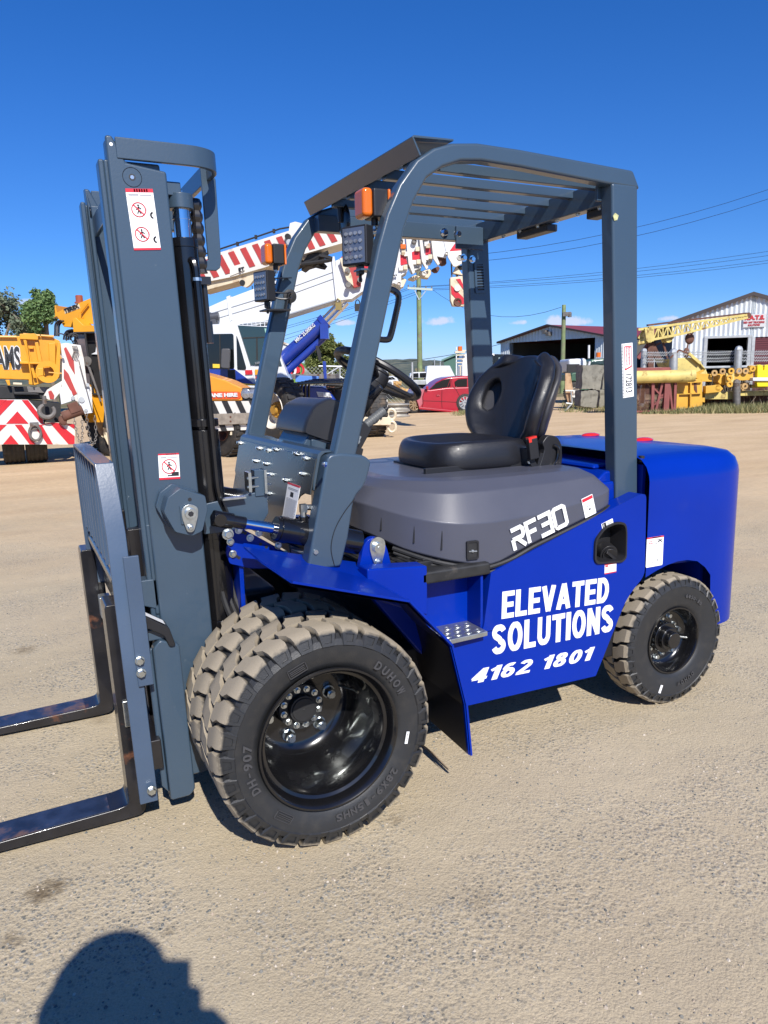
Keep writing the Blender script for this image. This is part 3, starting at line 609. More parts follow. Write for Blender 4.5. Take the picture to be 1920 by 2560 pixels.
# ---------------------------------------------------------------- counterweight
XR=2.165
def plan():
    P=[]; xs=[1.503,1.56,1.62,1.68,1.74,1.80,1.85,1.885,1.902]
    for x in xs: P.append((x,-.57))
    for i in range(0,13):
        t=i/12*pi/2; e=2/2.5
        P.append((XR-.25+.25*sin(t)**e, -.57+.27-.27*cos(t)**e if True else 0))
    P.append((XR,-.15)); P.append((XR,0)); return P
pl=plan(); 
def zbot(x,y):
    if y<-.50 and x<1.90:
        t=(x-1.503)/(1.90-1.503); return .59+.045*sin(pi*min(1,t*1.25)*.8) - (max(0,t-.7)/.3)**2*.09
    return .31
lev=[0,.33,.66,1]
rows=[]
for l in lev: rows.append([(x,y,zbot(x,y)+(.985-zbot(x,y))*l) for x,y in pl])
def inset(d,z,d2=None):
    r=[]
    for i,(x,y) in enumerate(pl):
        a=pl[max(0,i-1)]; b=pl[min(len(pl)-1,i+1)]; t=Vector((b[0]-a[0],b[1]-a[1])).normalized(); n=Vector((-t.y,t.x)); dd=d if i<9 or d2 is None else d2
        r.append((max(1.503,x+n.x*dd),min(0,y+n.y*dd),z))
    return r
rows+= [inset(.004,1.01,.004),inset(.02,1.045,.018),inset(.05,1.072,.05),inset(.10,1.086,.12)]
rows.append([(1.503+(x-1.503)*.6,y*.5,1.09) for x,y in pl]); rows.append([(1.503+(x-1.503)*.6,0,1.092) for x,y in pl])
m=M(); m.grid(rows); mrows=[[(x,-y,z) for x,y,z in r] for r in rows]; b0=len(m.f); m.grid(mrows)
for i in range(b0,len(m.f)): m.f[i]=m.f[i][::-1]
m.box(1.515,1.53,-.52,.52,.62,1.05); m.box(1.90,1.92,-.50,.50,.33,.64); m.prism([(1.52,.66),(1.90,.66),(1.90,.60),(1.52,.62)],'xz',-.52,.52)
cw=obj('counterweight',m,blue,FL,ang=50)
decal(cw,'warning_label',(C7(820,985),C7(965,962),C7(812,1243)),-.5712,'cw')
m=M(); m.prism([(1.93,.31),(2.08,.30),(2.11,.36),(2.11,.42),(1.95,.42)],'xz',-.50,-.42); obj('tow_foot',m,blue,cw,bev=.01)
for y in (-.02,.36):
    m=M(); m.ball((2.02,y,1.088),.045,12,sq=(1.3,.8,.32)); obj('rear_lamp',m,redl,cw)
m=M()
for y in (-.45,-.3): pass
m.box(1.33,1.503,-.49,.49,.70,.99); m.prism([(1.30,.98),(1.36,1.03),(1.50,1.035),(1.50,.98)],'xz',-.47,.47); m.box(1.36,1.50,-.40,.40,1.03,1.05); obj('rear_cowl',m,blue,FL,bev=.01)
m=M(); m.cyl((1.47,-.42,1.06),(1.47,-.42,1.075),.03,16); m.cyl((1.47,-.42,1.04),(1.47,-.42,1.06),.012,12); m.cyl((1.525,-.50,1.06),(1.525,-.50,1.085),.012,12); obj('rubber_stop',m,rubber,FL)
# ---------------------------------------------------------------- seat
seat=M()
def ring2(sx,sy,z,cx=.968,cy=-.01,L=.245,Wd=.245,n=28,tilt=0,e=.55):
    r=[]
    for i in range(n):
        a=2*pi*i/n; c_=cos(a); s=sin(a)
        x=cx+L*sx*abs(c_)**e*(1 if c_>0 else -1); y=cy+Wd*sy*abs(s)**e*(1 if s>0 else -1)
        bol=.016*min(1,(abs(y-cy)/Wd)**4)*(1 if sx>.5 and z>1.12 else 0)
        r.append((x,y,z+bol+tilt*(x-cx)))
    return r
rows=[ring2(.90,.90,1.046),ring2(.985,.985,1.054),ring2(1.0,1.0,1.080),ring2(.99,.99,1.115),ring2(.94,.93,1.150),ring2(.84,.80,1.160),ring2(.68,.58,1.130),ring2(.42,.36,1.116),ring2(.1,.1,1.114)]
seat.grid(rows,closed=True); seat.add(rows[0],[tuple(range(28))[::-1]]); seat.add(rows[-1],[tuple(range(28))])
sc_=M(); sc_.box(.74,1.24,-.225,.20,1.02,1.056); sc_.box(.66,1.26,-.235,-.215,1.045,1.07); sc_.box(1.06,1.27,-.24,-.22,1.03,1.12); st=obj('seat',sc_,blackc,FL,bev=.003)
cu=obj('cushion',seat,vinyl,st,ang=60); q=cu.modifiers.new('s','SUBSURF'); q.levels=1; q.render_levels=2
def backgrid(off=0, sw=1.0, zlo=1.085, zhi=1.502, hole=True):
    NU,NV=17,20; V=[]; F=[]
    def hw(v):
        P=[(0,.13),(.12,.185),(.25,.235),(.45,.258),(.6,.26),(.75,.248),(.88,.215),(.96,.165),(1,.12)]
        for (a,b),(c_,d) in zip(P,P[1:]):
            if v<=c_: t=(v-a)/(c_-a); t=t*t*(3-2*t); return b+(d-b)*t
        return .12
    for j in range(NV):
        v=j/(NV-1); z=zlo+(zhi-zlo)*v
        for i in range(NU):
            u=-1+2*i/(NU-1); y=u*hw(v)*sw*1.03; x=1.240+.26*(z-1.085)-.135*abs(u)**2.4*(1 if v>.1 else v*10)*(.55+.45*sin(pi*min(1,v*1.1)))+off
            V.append([x,y-.01,z])
    hol=[]
    for j in range(NV-1):
        for i in range(NU-1):
            if hole and ((i in (2,) and 8<=j<=13) or (i==NU-4 and 8<=j<=13)): continue
            F.append((j*NU+i,j*NU+i+1,(j+1)*NU+i+1,(j+1)*NU+i))
    if hole:
        for s,i0 in ((-1,2),(1,NU-4)):
            for j in range(8,15):
                t=(j-11)/3.0; wdt=sqrt(max(0,1-t*t))*.028+.006
                for k_,ii in ((0,i0),(1,i0+1)):
                    yc=s*.175; V[j*NU+ii][1]=yc-.01+(-wdt if k_==0 else wdt)+(-.006*t*s)
    return V,F
V,F=backgrid(); m=M(); m.add(V,F); bk=obj('backrest',m,vinyl,st,ang=80)
q=bk.modifiers.new('sol','SOLIDIFY'); q.thickness=.062; q.offset=0; q=bk.modifiers.new('s','SUBSURF'); q.levels=2; q.render_levels=2
V,F=backgrid(off=.052,sw=.93,zlo=1.10,zhi=1.485,hole=False); m=M(); m.add(V,F); b2=obj('back_shell',m,mat('seat_shell_plastic',(.03,.03,.036),.45,bump=.2,bs=300),st,ang=80)
q=b2.modifiers.new('sol','SOLIDIFY'); q.thickness=.03; q.offset=1; q=b2.modifiers.new('s','SUBSURF'); q.levels=1; q.render_levels=1
m=M()                                    # raised seams on the backrest front
for s in (-1,1): m.tube(smooth_path([(1.262+.26*(z-1.085)-.031-.02,s*y-.01,z) for y,z in ((.10,1.16),(.105,1.25),(.11,1.34),(.10,1.42),(.06,1.43))],4),.0035,6)
m.tube([(1.262+.26*.12-.05,-.12,1.205),(1.262+.26*.12-.053,.10,1.205)],.003,6); obj('seam',m,vinyl,bk)
m=M(); m.prism(rp([(1.165,1.03),(1.275,1.0),(1.295,1.06),(1.29,1.13),(1.265,1.165),(1.215,1.175),(1.185,1.14),(1.20,1.12),(1.185,1.07)],.02,4),'xz',-.285,-.245); rc=obj('recliner_cover',m,blackc,st,bev=.012,seg=3)
m=M(); m.tube(smooth_path([(1.24,-.292,1.13),(1.262,-.294,1.115),(1.258,-.294,1.07),(1.232,-.292,1.035)],5),.007,8); obj('recliner_lever',m,blackp,rc)
m=M(); m.T=Matrix.Translation((1.125,-.30,1.125))@Matrix.Rotation(radians(-9),4,'Y'); m.box(-.023,.023,-.012,.012,-.045,.042); bkk=obj('belt_buckle',m,blackc,st,bev=.005)
m=M(); m.T=Matrix.Translation((1.125,-.30,1.125))@Matrix.Rotation(radians(-9),4,'Y'); m.box(-.021,.021,-.010,.010,.036,.049); m.box(-.022,-.008,-.013,-.0115,.028,.044); obj('release_button',m,redl,bkk,bev=.003)
m=M(); m.bar((1.125,-.285,1.085),(1.165,-.285,1.02),.026,.006,upv=(0,1,0)); m.bar((1.19,-.28,1.10),(1.165,-.28,1.02),.02,.005,upv=(0,1,0)); obj('belt_strap',m,blackc,st)
m=M(); m.bolt((1.168,-.288,1.028),(0,-1,0),.012,.01); m.bolt((1.13,-.285,1.02),(0,-1,0),.006,.006); m.cyl((1.12,-.28,1.066),(1.12,-.288,1.066),.006,10); obj('bolt',m,zinc,st)
# ---------------------------------------------------------------- steering, dash, levers
sw=M(); ctr=Vector((.575,0,1.436)); ax=Vector((.53,0,.85)).normalized(); e1=Vector((.85,0,-.53)).normalized(); e2=Vector((0,1,0))
RP=[ctr+(e1*cos(2*pi*i/64)+e2*sin(2*pi*i/64))*.182 for i in range(64)]
sw.tube(RP,[.0152+.0012*(1 if i%3==0 else 0)*(1 if (i<12 or i>50 or 22<i<42) else 0) for i in range(64)],10,closed=True); wheel=obj('steering_wheel',sw,blackc,FL)
m=M(); m.cyl(ctr-ax*.04,ctr+ax*.005,.052,24); m.cyl(ctr+ax*.005,ctr+ax*.02,.045,24); 
for a in (0,2.3,-2.3): 
    d=e1*cos(a)+e2*sin(a); m.bar(ctr-ax*.02+d*.03,ctr+d*.178,.05,.016,upv=tuple(ax))
obj('hub',m,blackc,wheel,bev=.005)
m=M(); m.cyl(ctr-ax*.03,ctr-ax*.10,.052,20,r2=.04); m.tube([ctr-ax*.1,(.47,0,1.27),(.40,0,1.08),(.38,0,.80)],[.04,.034,.045,.06],14); m.tube([(.50,-.02,1.36),(.47,-.05,1.33),(.44,-.14,1.36)],.008,8); m.tube([(.50,.03,1.36),(.50,.09,1.38)],.008,8); obj('steering_column',m,blackc,FL,bev=.003)
m=M(); a=W(*(700+920/4.1475,820+720/4.1475),'y',-.14); b=W(*(700+1050/4.1475,820+610/4.1475),'y',-.17); m.cyl(a,b,.0135,20); obj('control_knob',m,blackc,FL,bev=.003)
a=W(700+880/4.1475,820+1015/4.1475,'y',-.33); b=W(700+1085/4.1475,820+850/4.1475,'y',-.33); dd=(b-a)
m=M(); pts=[]; rr_=[]
for i in range(25):
    t=i/24; pts.append(a+dd*t); rr_.append(.0175 if (i//2)%2==0 else .0158)
rr_[0]=.012; rr_[-1]=.010; m.tube(pts,rr_,14); hb=obj('parking_brake_lever',m,mat('grey_grip',(.09,.095,.095),.5),FL)
m=M(); m.tube([b,b+dd.normalized()*.012],[.010,.009],12); c0=Vector((.315,-.33,1.185)); m.bar(a+dd*.05,c0,.045,.03,upv=(0,1,0)); m.bar(c0,(.29,-.33,1.10),.06,.04,upv=(0,1,0)); obj('bracket',m,blackc,hb,bev=.004)
m=M(); m.bolt(W(893,1103,'y',-.352),(0,-1,0),.008,.008); m.bar(W(893,1103,'y',-.352),W(900,1090,'y',-.352),.012,.004,upv=(0,1,0)); obj('bolt',m,zinc,hb)
m=M(); prof=rp([(.205,1.225),(.222,1.275),(.255,1.325),(.315,1.352),(.385,1.335),(.40,1.315),(.375,1.165),(.31,1.185)],.012,2)
nn=len(prof); ys=[(-.115,.94),(-.105,.985),(-.085,1.0),(.20,1.0),(.225,.985),(.235,.94)]
rows=[]
for y,s in ys: rows.append([(.31+(x-.31)*s,y,1.25+(z-1.25)*s) for x,z in prof])
m.grid(rows,closed=True); m.add(rows[0],[tuple(range(nn))[::-1]]); m.add(rows[-1],[tuple(range(nn))]); obj('dash_cover',m,mat('dash_plastic',(.022,.023,.027),.33,0,.1,bump=.3,bs=420),FL,ang=30)
m=M(); m.box(.24,.37,-.10,.22,1.0,1.20); m.prism([(.205,1.17),(.24,1.225),(.33,1.20),(.36,1.10),(.20,1.10)],'xz',-.09,.21); obj('dash_support',m,slate,FL,bev=.006)
m=M(); m.box(.37,.40,-.11,-.09,.80,1.33); m.box(.30,.40,-.12,-.08,1.14,1.18); obj('dash_bracket',m,blackc,FL)
# ---------------------------------------------------------------- front plate
def fx(z): return .040+(z-.84)*.222
m=M(); N=Matrix.Translation((fx(.84),0,.84))@Matrix.Rotation(atan2(.222,1),4,'Y'); m.T=N   # local: y lateral, z up along the plate
Hh=(1.17-.84)*sqrt(1+.222**2)
out=[(-.47,.215),(-.47,Hh),(.44,Hh),(.44,.24),(.40,.22),(.40,.12),(.42,.10),(.42,0),(-.30,0)]
arc=[(-.435+.105*cos(t)*1.0,.10+.115*sin(t)) for t in [radians(x) for x in (-60,-40,-20,0,20,40,60,80)]]
m.prism([(-.30,0)]+[(y,z) for y,z in arc]+[(-.47,.215),(-.47,Hh),(.44,Hh),(.44,.20),(.41,.18),(.40,.12),(.42,.10),(.42,0)],'yz',0,.006)
m.T=None
fp=obj('front_plate',m,darksteel,FL,bev=.0015)
m=M(); P=[(fx(1.17)+.004,1.165),(fx(1.17)+.008,1.182),(fx(1.17)+.022,1.192),(fx(1.17)+.06,1.192),(fx(1.17)+.06,1.186),(fx(1.17)+.024,1.186),(fx(1.17)+.014,1.178),(fx(1.17)+.01,1.165)]; m.prism(P,'xz',-.47,.45); obj('top_flange',m,slate,fp)
for (x,y) in [(365,250),(460,272),(537,262),(750,305),(845,355),(330,383),(435,410),(478,520),(640,580),(810,515),(458,718),(1060,415),(165,195)]:
    # solve the plate plane x=fx(z)
    d=ray(*C1(x,y)); n=Vector((1,0,-.222)); P0=Vector((fx(.84),0,.84)); t=(P0-CAM).dot(n)/d.dot(n); p=CAM+d*t
    nn_=-n.normalized(); b=M(); b.cyl(p,p+nn_*.014,.006,10); b.hexa(p,nn_,.0095,.008); obj('bolt',b,zinc,fp)
def onplate(c_,lift=0):
    d=ray(*c_); n=Vector((1,0,-.222)); P0=Vector((fx(.84)-lift,0,.84)); t=(P0-CAM).dot(n)/d.dot(n); return CAM+d*t
tl,tr,bl=onplate(C1(665,600),.001),onplate(C1(793,635),.001),onplate(C1(590,985),.001)
xn=(tr-tl).normalized(); nr=Vector((-1,0,.222)).normalized(); yd=nr.cross(xn); xn=Vector((0,-1,0)); yd=nr.cross(xn)
w_=abs((tr-tl).dot(xn)); h_=abs((bl-tl).dot(yd)); decal_at(fp,'load_chart',tl-yd*h_,xn,yd,w_,h_,'load')
# corner cover on the near leg
cc=rp([(.052,.803),(.176,.803),(.205,.90),(.232,1.035),(.272,1.068),(.290,1.12),(.298,1.15),(.272,1.172),(.185,1.186),(.14,1.18),(.113,1.063)],[.02,.012,0,.05,.03,.02,.02,.02,.02,.02,0],4)
m=M(); m.prism(cc,'xz',-.508,-.44); cv=obj('leg_cover',m,slate,FL,bev=.018,seg=4)
m=M(); m.tube(smooth_path([(.232,-.509,1.03),(.19,-.5095,.985),(.155,-.5095,.93),(.14,-.5095,.87),(.150,-.509,.81)],6),.0014,5); obj('joint_line',m,blackc,cv)
m=M(); m.cyl((.085,-.508,.865),(.085,-.514,.865),.008,10); obj('bolt',m,zinc,cv)
m=M(); m.prism(cc,'xz',.44,.508); obj('leg_cover',m,slate,FL,bev=.018,seg=4)
# ---------------------------------------------------------------- overhead guard
og=M(); outer=[(.150,1.13),(.172,1.20),(.344,1.844),(.378,1.944),(.425,2.038),(.490,2.118),(.555,2.160),(.626,2.183),(.726,2.194),(.90,2.192),(1.425,2.172),(1.464,2.108)]
inner=[(1.30,2.112),(.90,2.134),(.74,2.138),(.66,2.130),(.59,2.105),(.530,2.066),(.480,1.99),(.442,1.90),(.255,1.20),(.235,1.13)]
og.prism(outer+inner,'xz',-.50,-.445); guard=obj('overhead_guard',og,slate,FL,bev=.011,seg=3,ang=30)
m=M(); m.prism(outer+inner,'xz',.498,.552); obj('side_hoop',m,slate,guard,bev=.011,seg=3,ang=30)
for s in (-1,1):
    y0,y1=(-.503,-.438) if s<0 else (.495,.560)
    m=M(); m.prism([(1.318,2.118),(1.447,2.118),(1.522,.70),(1.405,.70)],'xz',y0,y1); po=obj('rear_post',m,slate,guard,bev=.01,seg=3)
    if s<0: npost=po
    else: fpost=po
m=M(); m.prism([(.482,2.190),(.490,2.196),(.64,2.200),(.64,2.193),(.49,2.188),(.517,2.137),(.510,2.134)],'xz',-.485,.515); fb=obj('front_board',m,slate,guard,bev=.002)
for y in (-.36,-.20,-.045,.12,.28):
    m=M(); m.box(.52,1.39,y-.017,y+.017,2.125,2.160); obj('roof_bar',m,slate,guard,bev=.004)
m=M(); m.box(1.375,1.43,-.445,.50,2.065,2.155); m.box(1.30,1.375,-.445,-.43,2.065,2.12); obj('rear_crossbar',m,slate,guard,bev=.004)
m=M(); m.box(.52,1.375,.445,.50,2.06,2.13); m.box(1.22,1.374,.43,.445,2.02,2.125); lb=obj('side_rail',m,slate,guard,bev=.004)
for (x,z) in ((1.16,2.09),(1.235,2.088)):
    b=M(); b.bolt((x,.4445,z),(0,-1,0),.016,.014); obj('bolt',b,chrome,guard)
for (x,z) in ((1.30,1.99),(1.35,1.985)):
    b=M(); b.bolt((x,.494,z),(0,-1,0),.014,.012); obj('bolt',b,chrome,guard)
for y0,y1 in ((-.43,-.27),(-.02,.20)):
    m=M(); m.box(1.40,1.46,y0,y1,2.035,2.066); obj('rear_work_lamp',m,blackc,guard,bev=.005)
for i in range(6):
    b=M(); b.bolt((1.40,-.35+.13*i,2.065),(0,0,-1),.008,.006); obj('bolt',b,zinc,guard)
m=M(); a=frame((1.395,.494,1.90),(1,0,.06),(-.06,0,1)); m.T=a; m.holed(rp([(-.032,-.075),(.032,-.075),(.032,.075),(-.032,.075)],.008,3),[rp([(-.02,-.062),(.02,-.062),(.02,.062),(-.02,.062)],.005,2)],'xy',-.002,.006)
m.box(-.02,.02,-.062,.062,-.001,.001,1)
for i in range(9): m.box(-.02,.02,-.055+.0135*i,-.049+.0135*i,.001,.006)
obj('vent_grille',m,[slate,blackv],fpost)
m=M(); P=smooth_path([(.405,-.43,1.72),(.438,-.43,1.712),(.452,-.43,1.69),(.438,-.43,1.63),(.418,-.43,1.565),(.405,-.43,1.552),(.372,-.43,1.553)],5); m.tube(P,.011,8); obj('grab_handle',m,blackp,guard)
# serial sticker on the near post
a_=W(*Z3(888,798),'y',-.504); t_=W(*Z3(880,510),'y',-.504); r_=W(*Z3(945,790),'y',-.504); yd=(t_-a_); xd=Vector((0,-1,0)).cross(yd.normalized())*-1; xd=yd.normalized().cross(Vector((0,-1,0)))
w_=abs((r_-a_).dot(xd)); h_=yd.length
m=M(); m.T=frame(a_,xd,yd.normalized()); m.box(0,w_,0,h_,-.001,.0006,0)
m.box(.06*w_,.10*w_,.01*h_,.99*h_,.0003,.0009,2)
for i in range(16): m.box(.0,.06*w_,(.02+.06*i)*h_,(.026+.06*i)*h_,.0003,.0009,2)
m.prism(rp([(.22*w_,.50*h_),(.9*w_,.56*h_),(.9*w_,.95*h_),(.22*w_,.95*h_)],.004,2),'xy',.0004,.0009,1)
m.prism(rp([(.28*w_,.535*h_),(.84*w_,.58*h_),(.84*w_,.93*h_),(.28*w_,.93*h_)],.003,2),'xy',.0008,.0011,0)
B=m.T.copy(); m.T=B@frame((.84*w_,.94*h_,.001),(0,-1,0),(1,0,0)); 
m.T=B@frame((.58*w_,.925*h_,.001),(0,-1,0),(1,0,0)); m.text('Excavation',.2*w_,.33*h_,off=.02,k=1); m.T=B@frame((.33*w_,.925*h_,.001),(0,-1,0),(1,0,0)); m.text('Equipment',.19*w_,.33*h_,off=.02,k=1)
m.T=B@frame((.28*w_,.43*h_,.0006),(0,-1,0),(1,0,0)); m.text('172813',.56*w_,.34*h_,off=.01,k=2)
obj('number_label',m,[white,redv,blackv],npost,flat=True)
m=M(); m.prism([(1.325,2.0),(1.335,2.012),(1.352,2.004),(1.346,1.988),(1.332,1.984)],'xz',-.506,-.503); obj('paint_scrap',m,mat('masking_tape',(.5,.5,.25),.7,var=.3,vs=90),npost)
# ---------------------------------------------------------------- lamps on the legs
def indicator(parent, c, s=1.0, rot=0):
    m=M(); m.T=Matrix.Translation(c)@Matrix.Rotation(rot,4,'Z')@Matrix.Scale(s,4); m.box(-.026,.038,-.050,.044,-.053,.053); o=obj('indicator_lamp',m,blackc,parent,bev=.006)
    for a,b in ((-.070,-.026),(.038,.050)):
        m=M(); m.T=Matrix.Translation(c)@Matrix.Rotation(rot,4,'Z')@Matrix.Scale(s,4); m.box(a,b,-.05,.044,-.054,.054); l=obj('amber_lens',m,amber,o,bev=.014,seg=3)
    m=M(); m.T=Matrix.Translation(c)@Matrix.Rotation(rot,4,'Z')@Matrix.Scale(s,4); m.cyl((.0,0,-.052),(0,0,-.078),.014,14); m.cyl((0,0,-.078),(0,0,-.10),.008,10,1); m.cyl((0,0,-.085),(0,0,-.093),.014,6,1); obj('stem',m,[blackc,zinc],o)
    return o
def worklamp(parent, c, rot):
    T=Matrix.Translation(c)@Matrix.Rotation(rot,4,'Z'); m=M(); m.T=T; m.box(-.012,.03,-.05,.05,-.062,.062)
    for i in range(6): m.box(.03,.042,-.042,.042,-.055+.019*i,-.047+.019*i)
    o=obj('work_lamp',m,blackc,parent,bev=.005)
    m=M(); m.T=T; m.box(-.0145,-.012,-.043,.043,-.055,.055); l=obj('lamp_glass',m,mat('lamp_glass_tinted',(.10,.12,.17),.08,.2,.8),o)
    for iy in range(4):
        for iz in range(4):
            m=M(); m.T=T; y=-.028+.0187*iy; z=-.037+.0247*iz; m.cyl((-.0142,y,z),(-.018,y,z),.0062,10); obj('light_diode',m,lens,o)
    m=M(); m.T=T; m.bar((.02,0,-.062),(.02,0,-.09),.05,.02); m.cyl((.02,0,-.09),(.02,0,-.112),.006,8); obj('bracket',m,blackc,o,bev=.003)
    return o
il=indicator(guard,(.372,-.42,1.985),.84); wl=worklamp(guard,(.300,-.425,1.852),radians(30))
m=M(); m.tube(smooth_path([(.365,-.42,1.89),(.362,-.43,1.83),(.35,-.44,1.80),(.33,-.44,1.79),(.32,-.43,1.80)],5),.0035,6); m.box(.30,.40,-.46,-.40,1.772,1.778); m.bar((.395,-.44,1.775),(.415,-.44,1.84),.05,.005,upv=(1,0,0)); m.bar((.36,-.42,1.892),(.43,-.44,1.90),.03,.004); obj('lamp_bracket',m,slate,guard)
for p_ in ((.362,-.502,1.787),(.405,-.502,1.93)):
    b=M(); b.bolt((p_[0],-.44,p_[2]),(-.9,-.4,0),.011,.01); obj('bolt',b,zinc,guard)
il2=indicator(guard,(.306,.42,1.945),.78); wl2=worklamp(guard,(.245,.42,1.815),radians(18))
m=M(); m.box(.25,.36,.40,.50,1.715,1.722); m.bar((.36,.49,1.72),(.38,.49,1.80),.05,.005,upv=(1,0,0)); m.bar((.30,.42,1.85),(.39,.49,1.862),.03,.004); m.tube(smooth_path([(.30,.42,1.87),(.27,.40,1.80),(.32,.38,1.785),(.36,.39,1.79),(.385,.485,1.785)],5),.0035,6); m.tube(smooth_path([(.26,.42,1.78),(.31,.39,1.762),(.355,.39,1.765),(.385,.485,1.78)],5),.0045,6); obj('lamp_bracket',m,blackc,guard)
m=M(); m.lathe([(.030,0),(.030,-.006),(.012,-.010),(0,-.010)],(.392,.497,1.785),20); obj('cable_grommet',m,rubber,guard)
m=M(); a=W(*(700+450/3.072,360+440/3.072),'y',.28); b=W(*(700+470/3.072,360+600/3.072),'y',.28); m.cyl(a,a+Vector((-.01,0,0)),.012,12); m.tube([a,(a+b)/2,b],[.008,.012,.014],8); mi=obj('mirror_arm',m,blackc,guard)
b=W(*(700+480/3.072,360+600/3.072),'y',.28); m=M(); m.ball(b+Vector((.01,0,0)),.07,16,sq=(.22,.75,1.05)); obj('mirror',m,blackp,mi)
# ---------------------------------------------------------------- mast (leans 1.9 degrees forward)
SH=.0325
def MM(): m=M(); m.sh=SH; return m
for s in (-1,1):
    m=MM(); Y=lambda a,b:(min(s*a,s*b),max(s*a,s*b))
    y=Y(.35,.33); top=[(-.411,.10),(-.411,2.13),(-.392,2.13),(-.36,2.06),(-.247,2.045),(-.247,.10)]
    m.prism(top[::-1],'xz',y[0],y[1])
    y=Y(.33,.285); m.prism([(-.411,.10),(-.395,.10),(-.395,2.06),(-.411,2.125)],'xz',y[0],y[1]); m.box(-.263,-.247,y[0],y[1],.10,2.045)
    ml=obj('outer_mast_rail',m,slate,FL,bev=.007,seg=3)
    if s<0: rail=ml
    m=MM(); y=Y(.325,.31); m.box(-.42,-.26,y[0],y[1],.12,2.07); y=Y(.31,.255); m.box(-.435,-.418,min(s*.325,s*.262),max(s*.325,s*.262),.12,2.07); m.box(-.275,-.26,y[0],y[1],.12,2.07)
    obj('inner_mast_rail',m,slate,FL,bev=.006,seg=2)
m=MM(); m.cyl((-.331,.30,2.03),(-.331,.262,2.03),.036,20); m.cyl((-.40,.29,2.04),(-.405,.29,2.04),.02,14); obj('roller',m,blackp,FL,bev=.002)
m=MM(); m.lathe([(.026,-.0005),(.0268,-.0016),(.0276,-.0005)],(-.348,-.350,2.02),36); obj('roller_cap_line',m,blackc,rail); m=MM(); m.cyl((-.348,-.3505,2.02),(-.348,-.349,2.02),.0095,14,0); m.cyl((-.348,-.3512,2.02),(-.348,-.349,2.02),.006,6,1); obj('roller_pin',m,[blackv,zinc],rail)
m=MM(); m.cyl((-.397,-.3505,2.105),(-.397,-.349,2.105),.005,10); obj('drill_hole',m,white,rail)
for z0,z1 in ((1.95,2.04),(1.02,1.10),(.25,.33)):
    m=MM(); m.box(-.262,-.235,-.285,.285,z0,z1); obj('mast_crossmember',m,slate,FL,bev=.006)
m=MM(); m.box(-.40,-.385,-.26,.26,1.95,2.02); m.box(-.40,-.385,-.26,.26,.2,.28); obj('inner_crossmember',m,slate,FL,bev=.004)
decal(rail,'warning_label',(C2(405,660),C2(705,665),C2(485,1335)),-.3512,'lift')
decal(rail,'warning_label',(Z6(487,155),Z6(595,150),Z6(498,290)),-.3512,'mast')
# top loop guard
path=[(-.385,-.345),(-.20,-.345),(-.14,-.338),(-.10,-.312),(-.082,-.27),(-.08,-.20),(-.08,.20),(-.082,.27),(-.10,.312),(-.14,.338),(-.20,.345),(-.385,.345)]
pp=[(p.x,p.y) for p in smooth_path([(a,b,0) for a,b in path],5)]
outp=[];inn=[]
for i,(x,y) in enumerate(pp):
    a=pp[max(0,i-1)]; b=pp[min(len(pp)-1,i+1)]; t=Vector((b[0]-a[0],b[1]-a[1])).normalized(); n=Vector((t.y,-t.x)); outp.append((x+n.x*.008,y+n.y*.008)); inn.append((x-n.x*.008,y-n.y*.008))
m=MM(); q=outp+inn[::-1]
rows=[[(x,y,2.065) for x,y in q],[(x,y,2.127) for x,y in q]]
n=len(pp); 
for zz,fl in ((2.065,0),(2.127,1)):
    pass
vs=[(x,y,2.068) for x,y in outp]+[(x,y,2.068) for x,y in inn]+[(x,y,2.127) for x,y in outp]+[(x,y,2.127) for x,y in inn]
fs=[]
for i in range(n-1):
    fs+= [(i,i+1,2*n+i+1,2*n+i),(n+i+1,n+i,3*n+i,3*n+i+1),(2*n+i,2*n+i+1,3*n+i+1,3*n+i),(i+1,i,n+i,n+i+1)]
fs+= [(0,2*n,3*n,n),(n-1,2*n-1,4*n-1,3*n-1)]
m.add(vs,fs); loop=obj('mast_guard_loop',m,slate,rail,bev=.003)
m=MM(); L=[W(*C2(a,b),'y',-.19) for a,b in ((1215,400),(1390,560),(1418,960),(1450,1440),(1440,1530),(1400,1560),(1190,1555),(1190,1450),(1310,1445),(1245,720))]
m.sh=0; m.prism([(p.x,p.z) for p in L],'xz',-.196,-.184); obj('hose_guard_plate',m,slate,loop,bev=.003)
m=MM(); m.box(-.265,-.20,.20,.33,1.98,2.06); m.box(-.25,-.13,.10,.14,1.96,2.06); obj('chain_anchor_bracket',m,slate,rail,bev=.005)
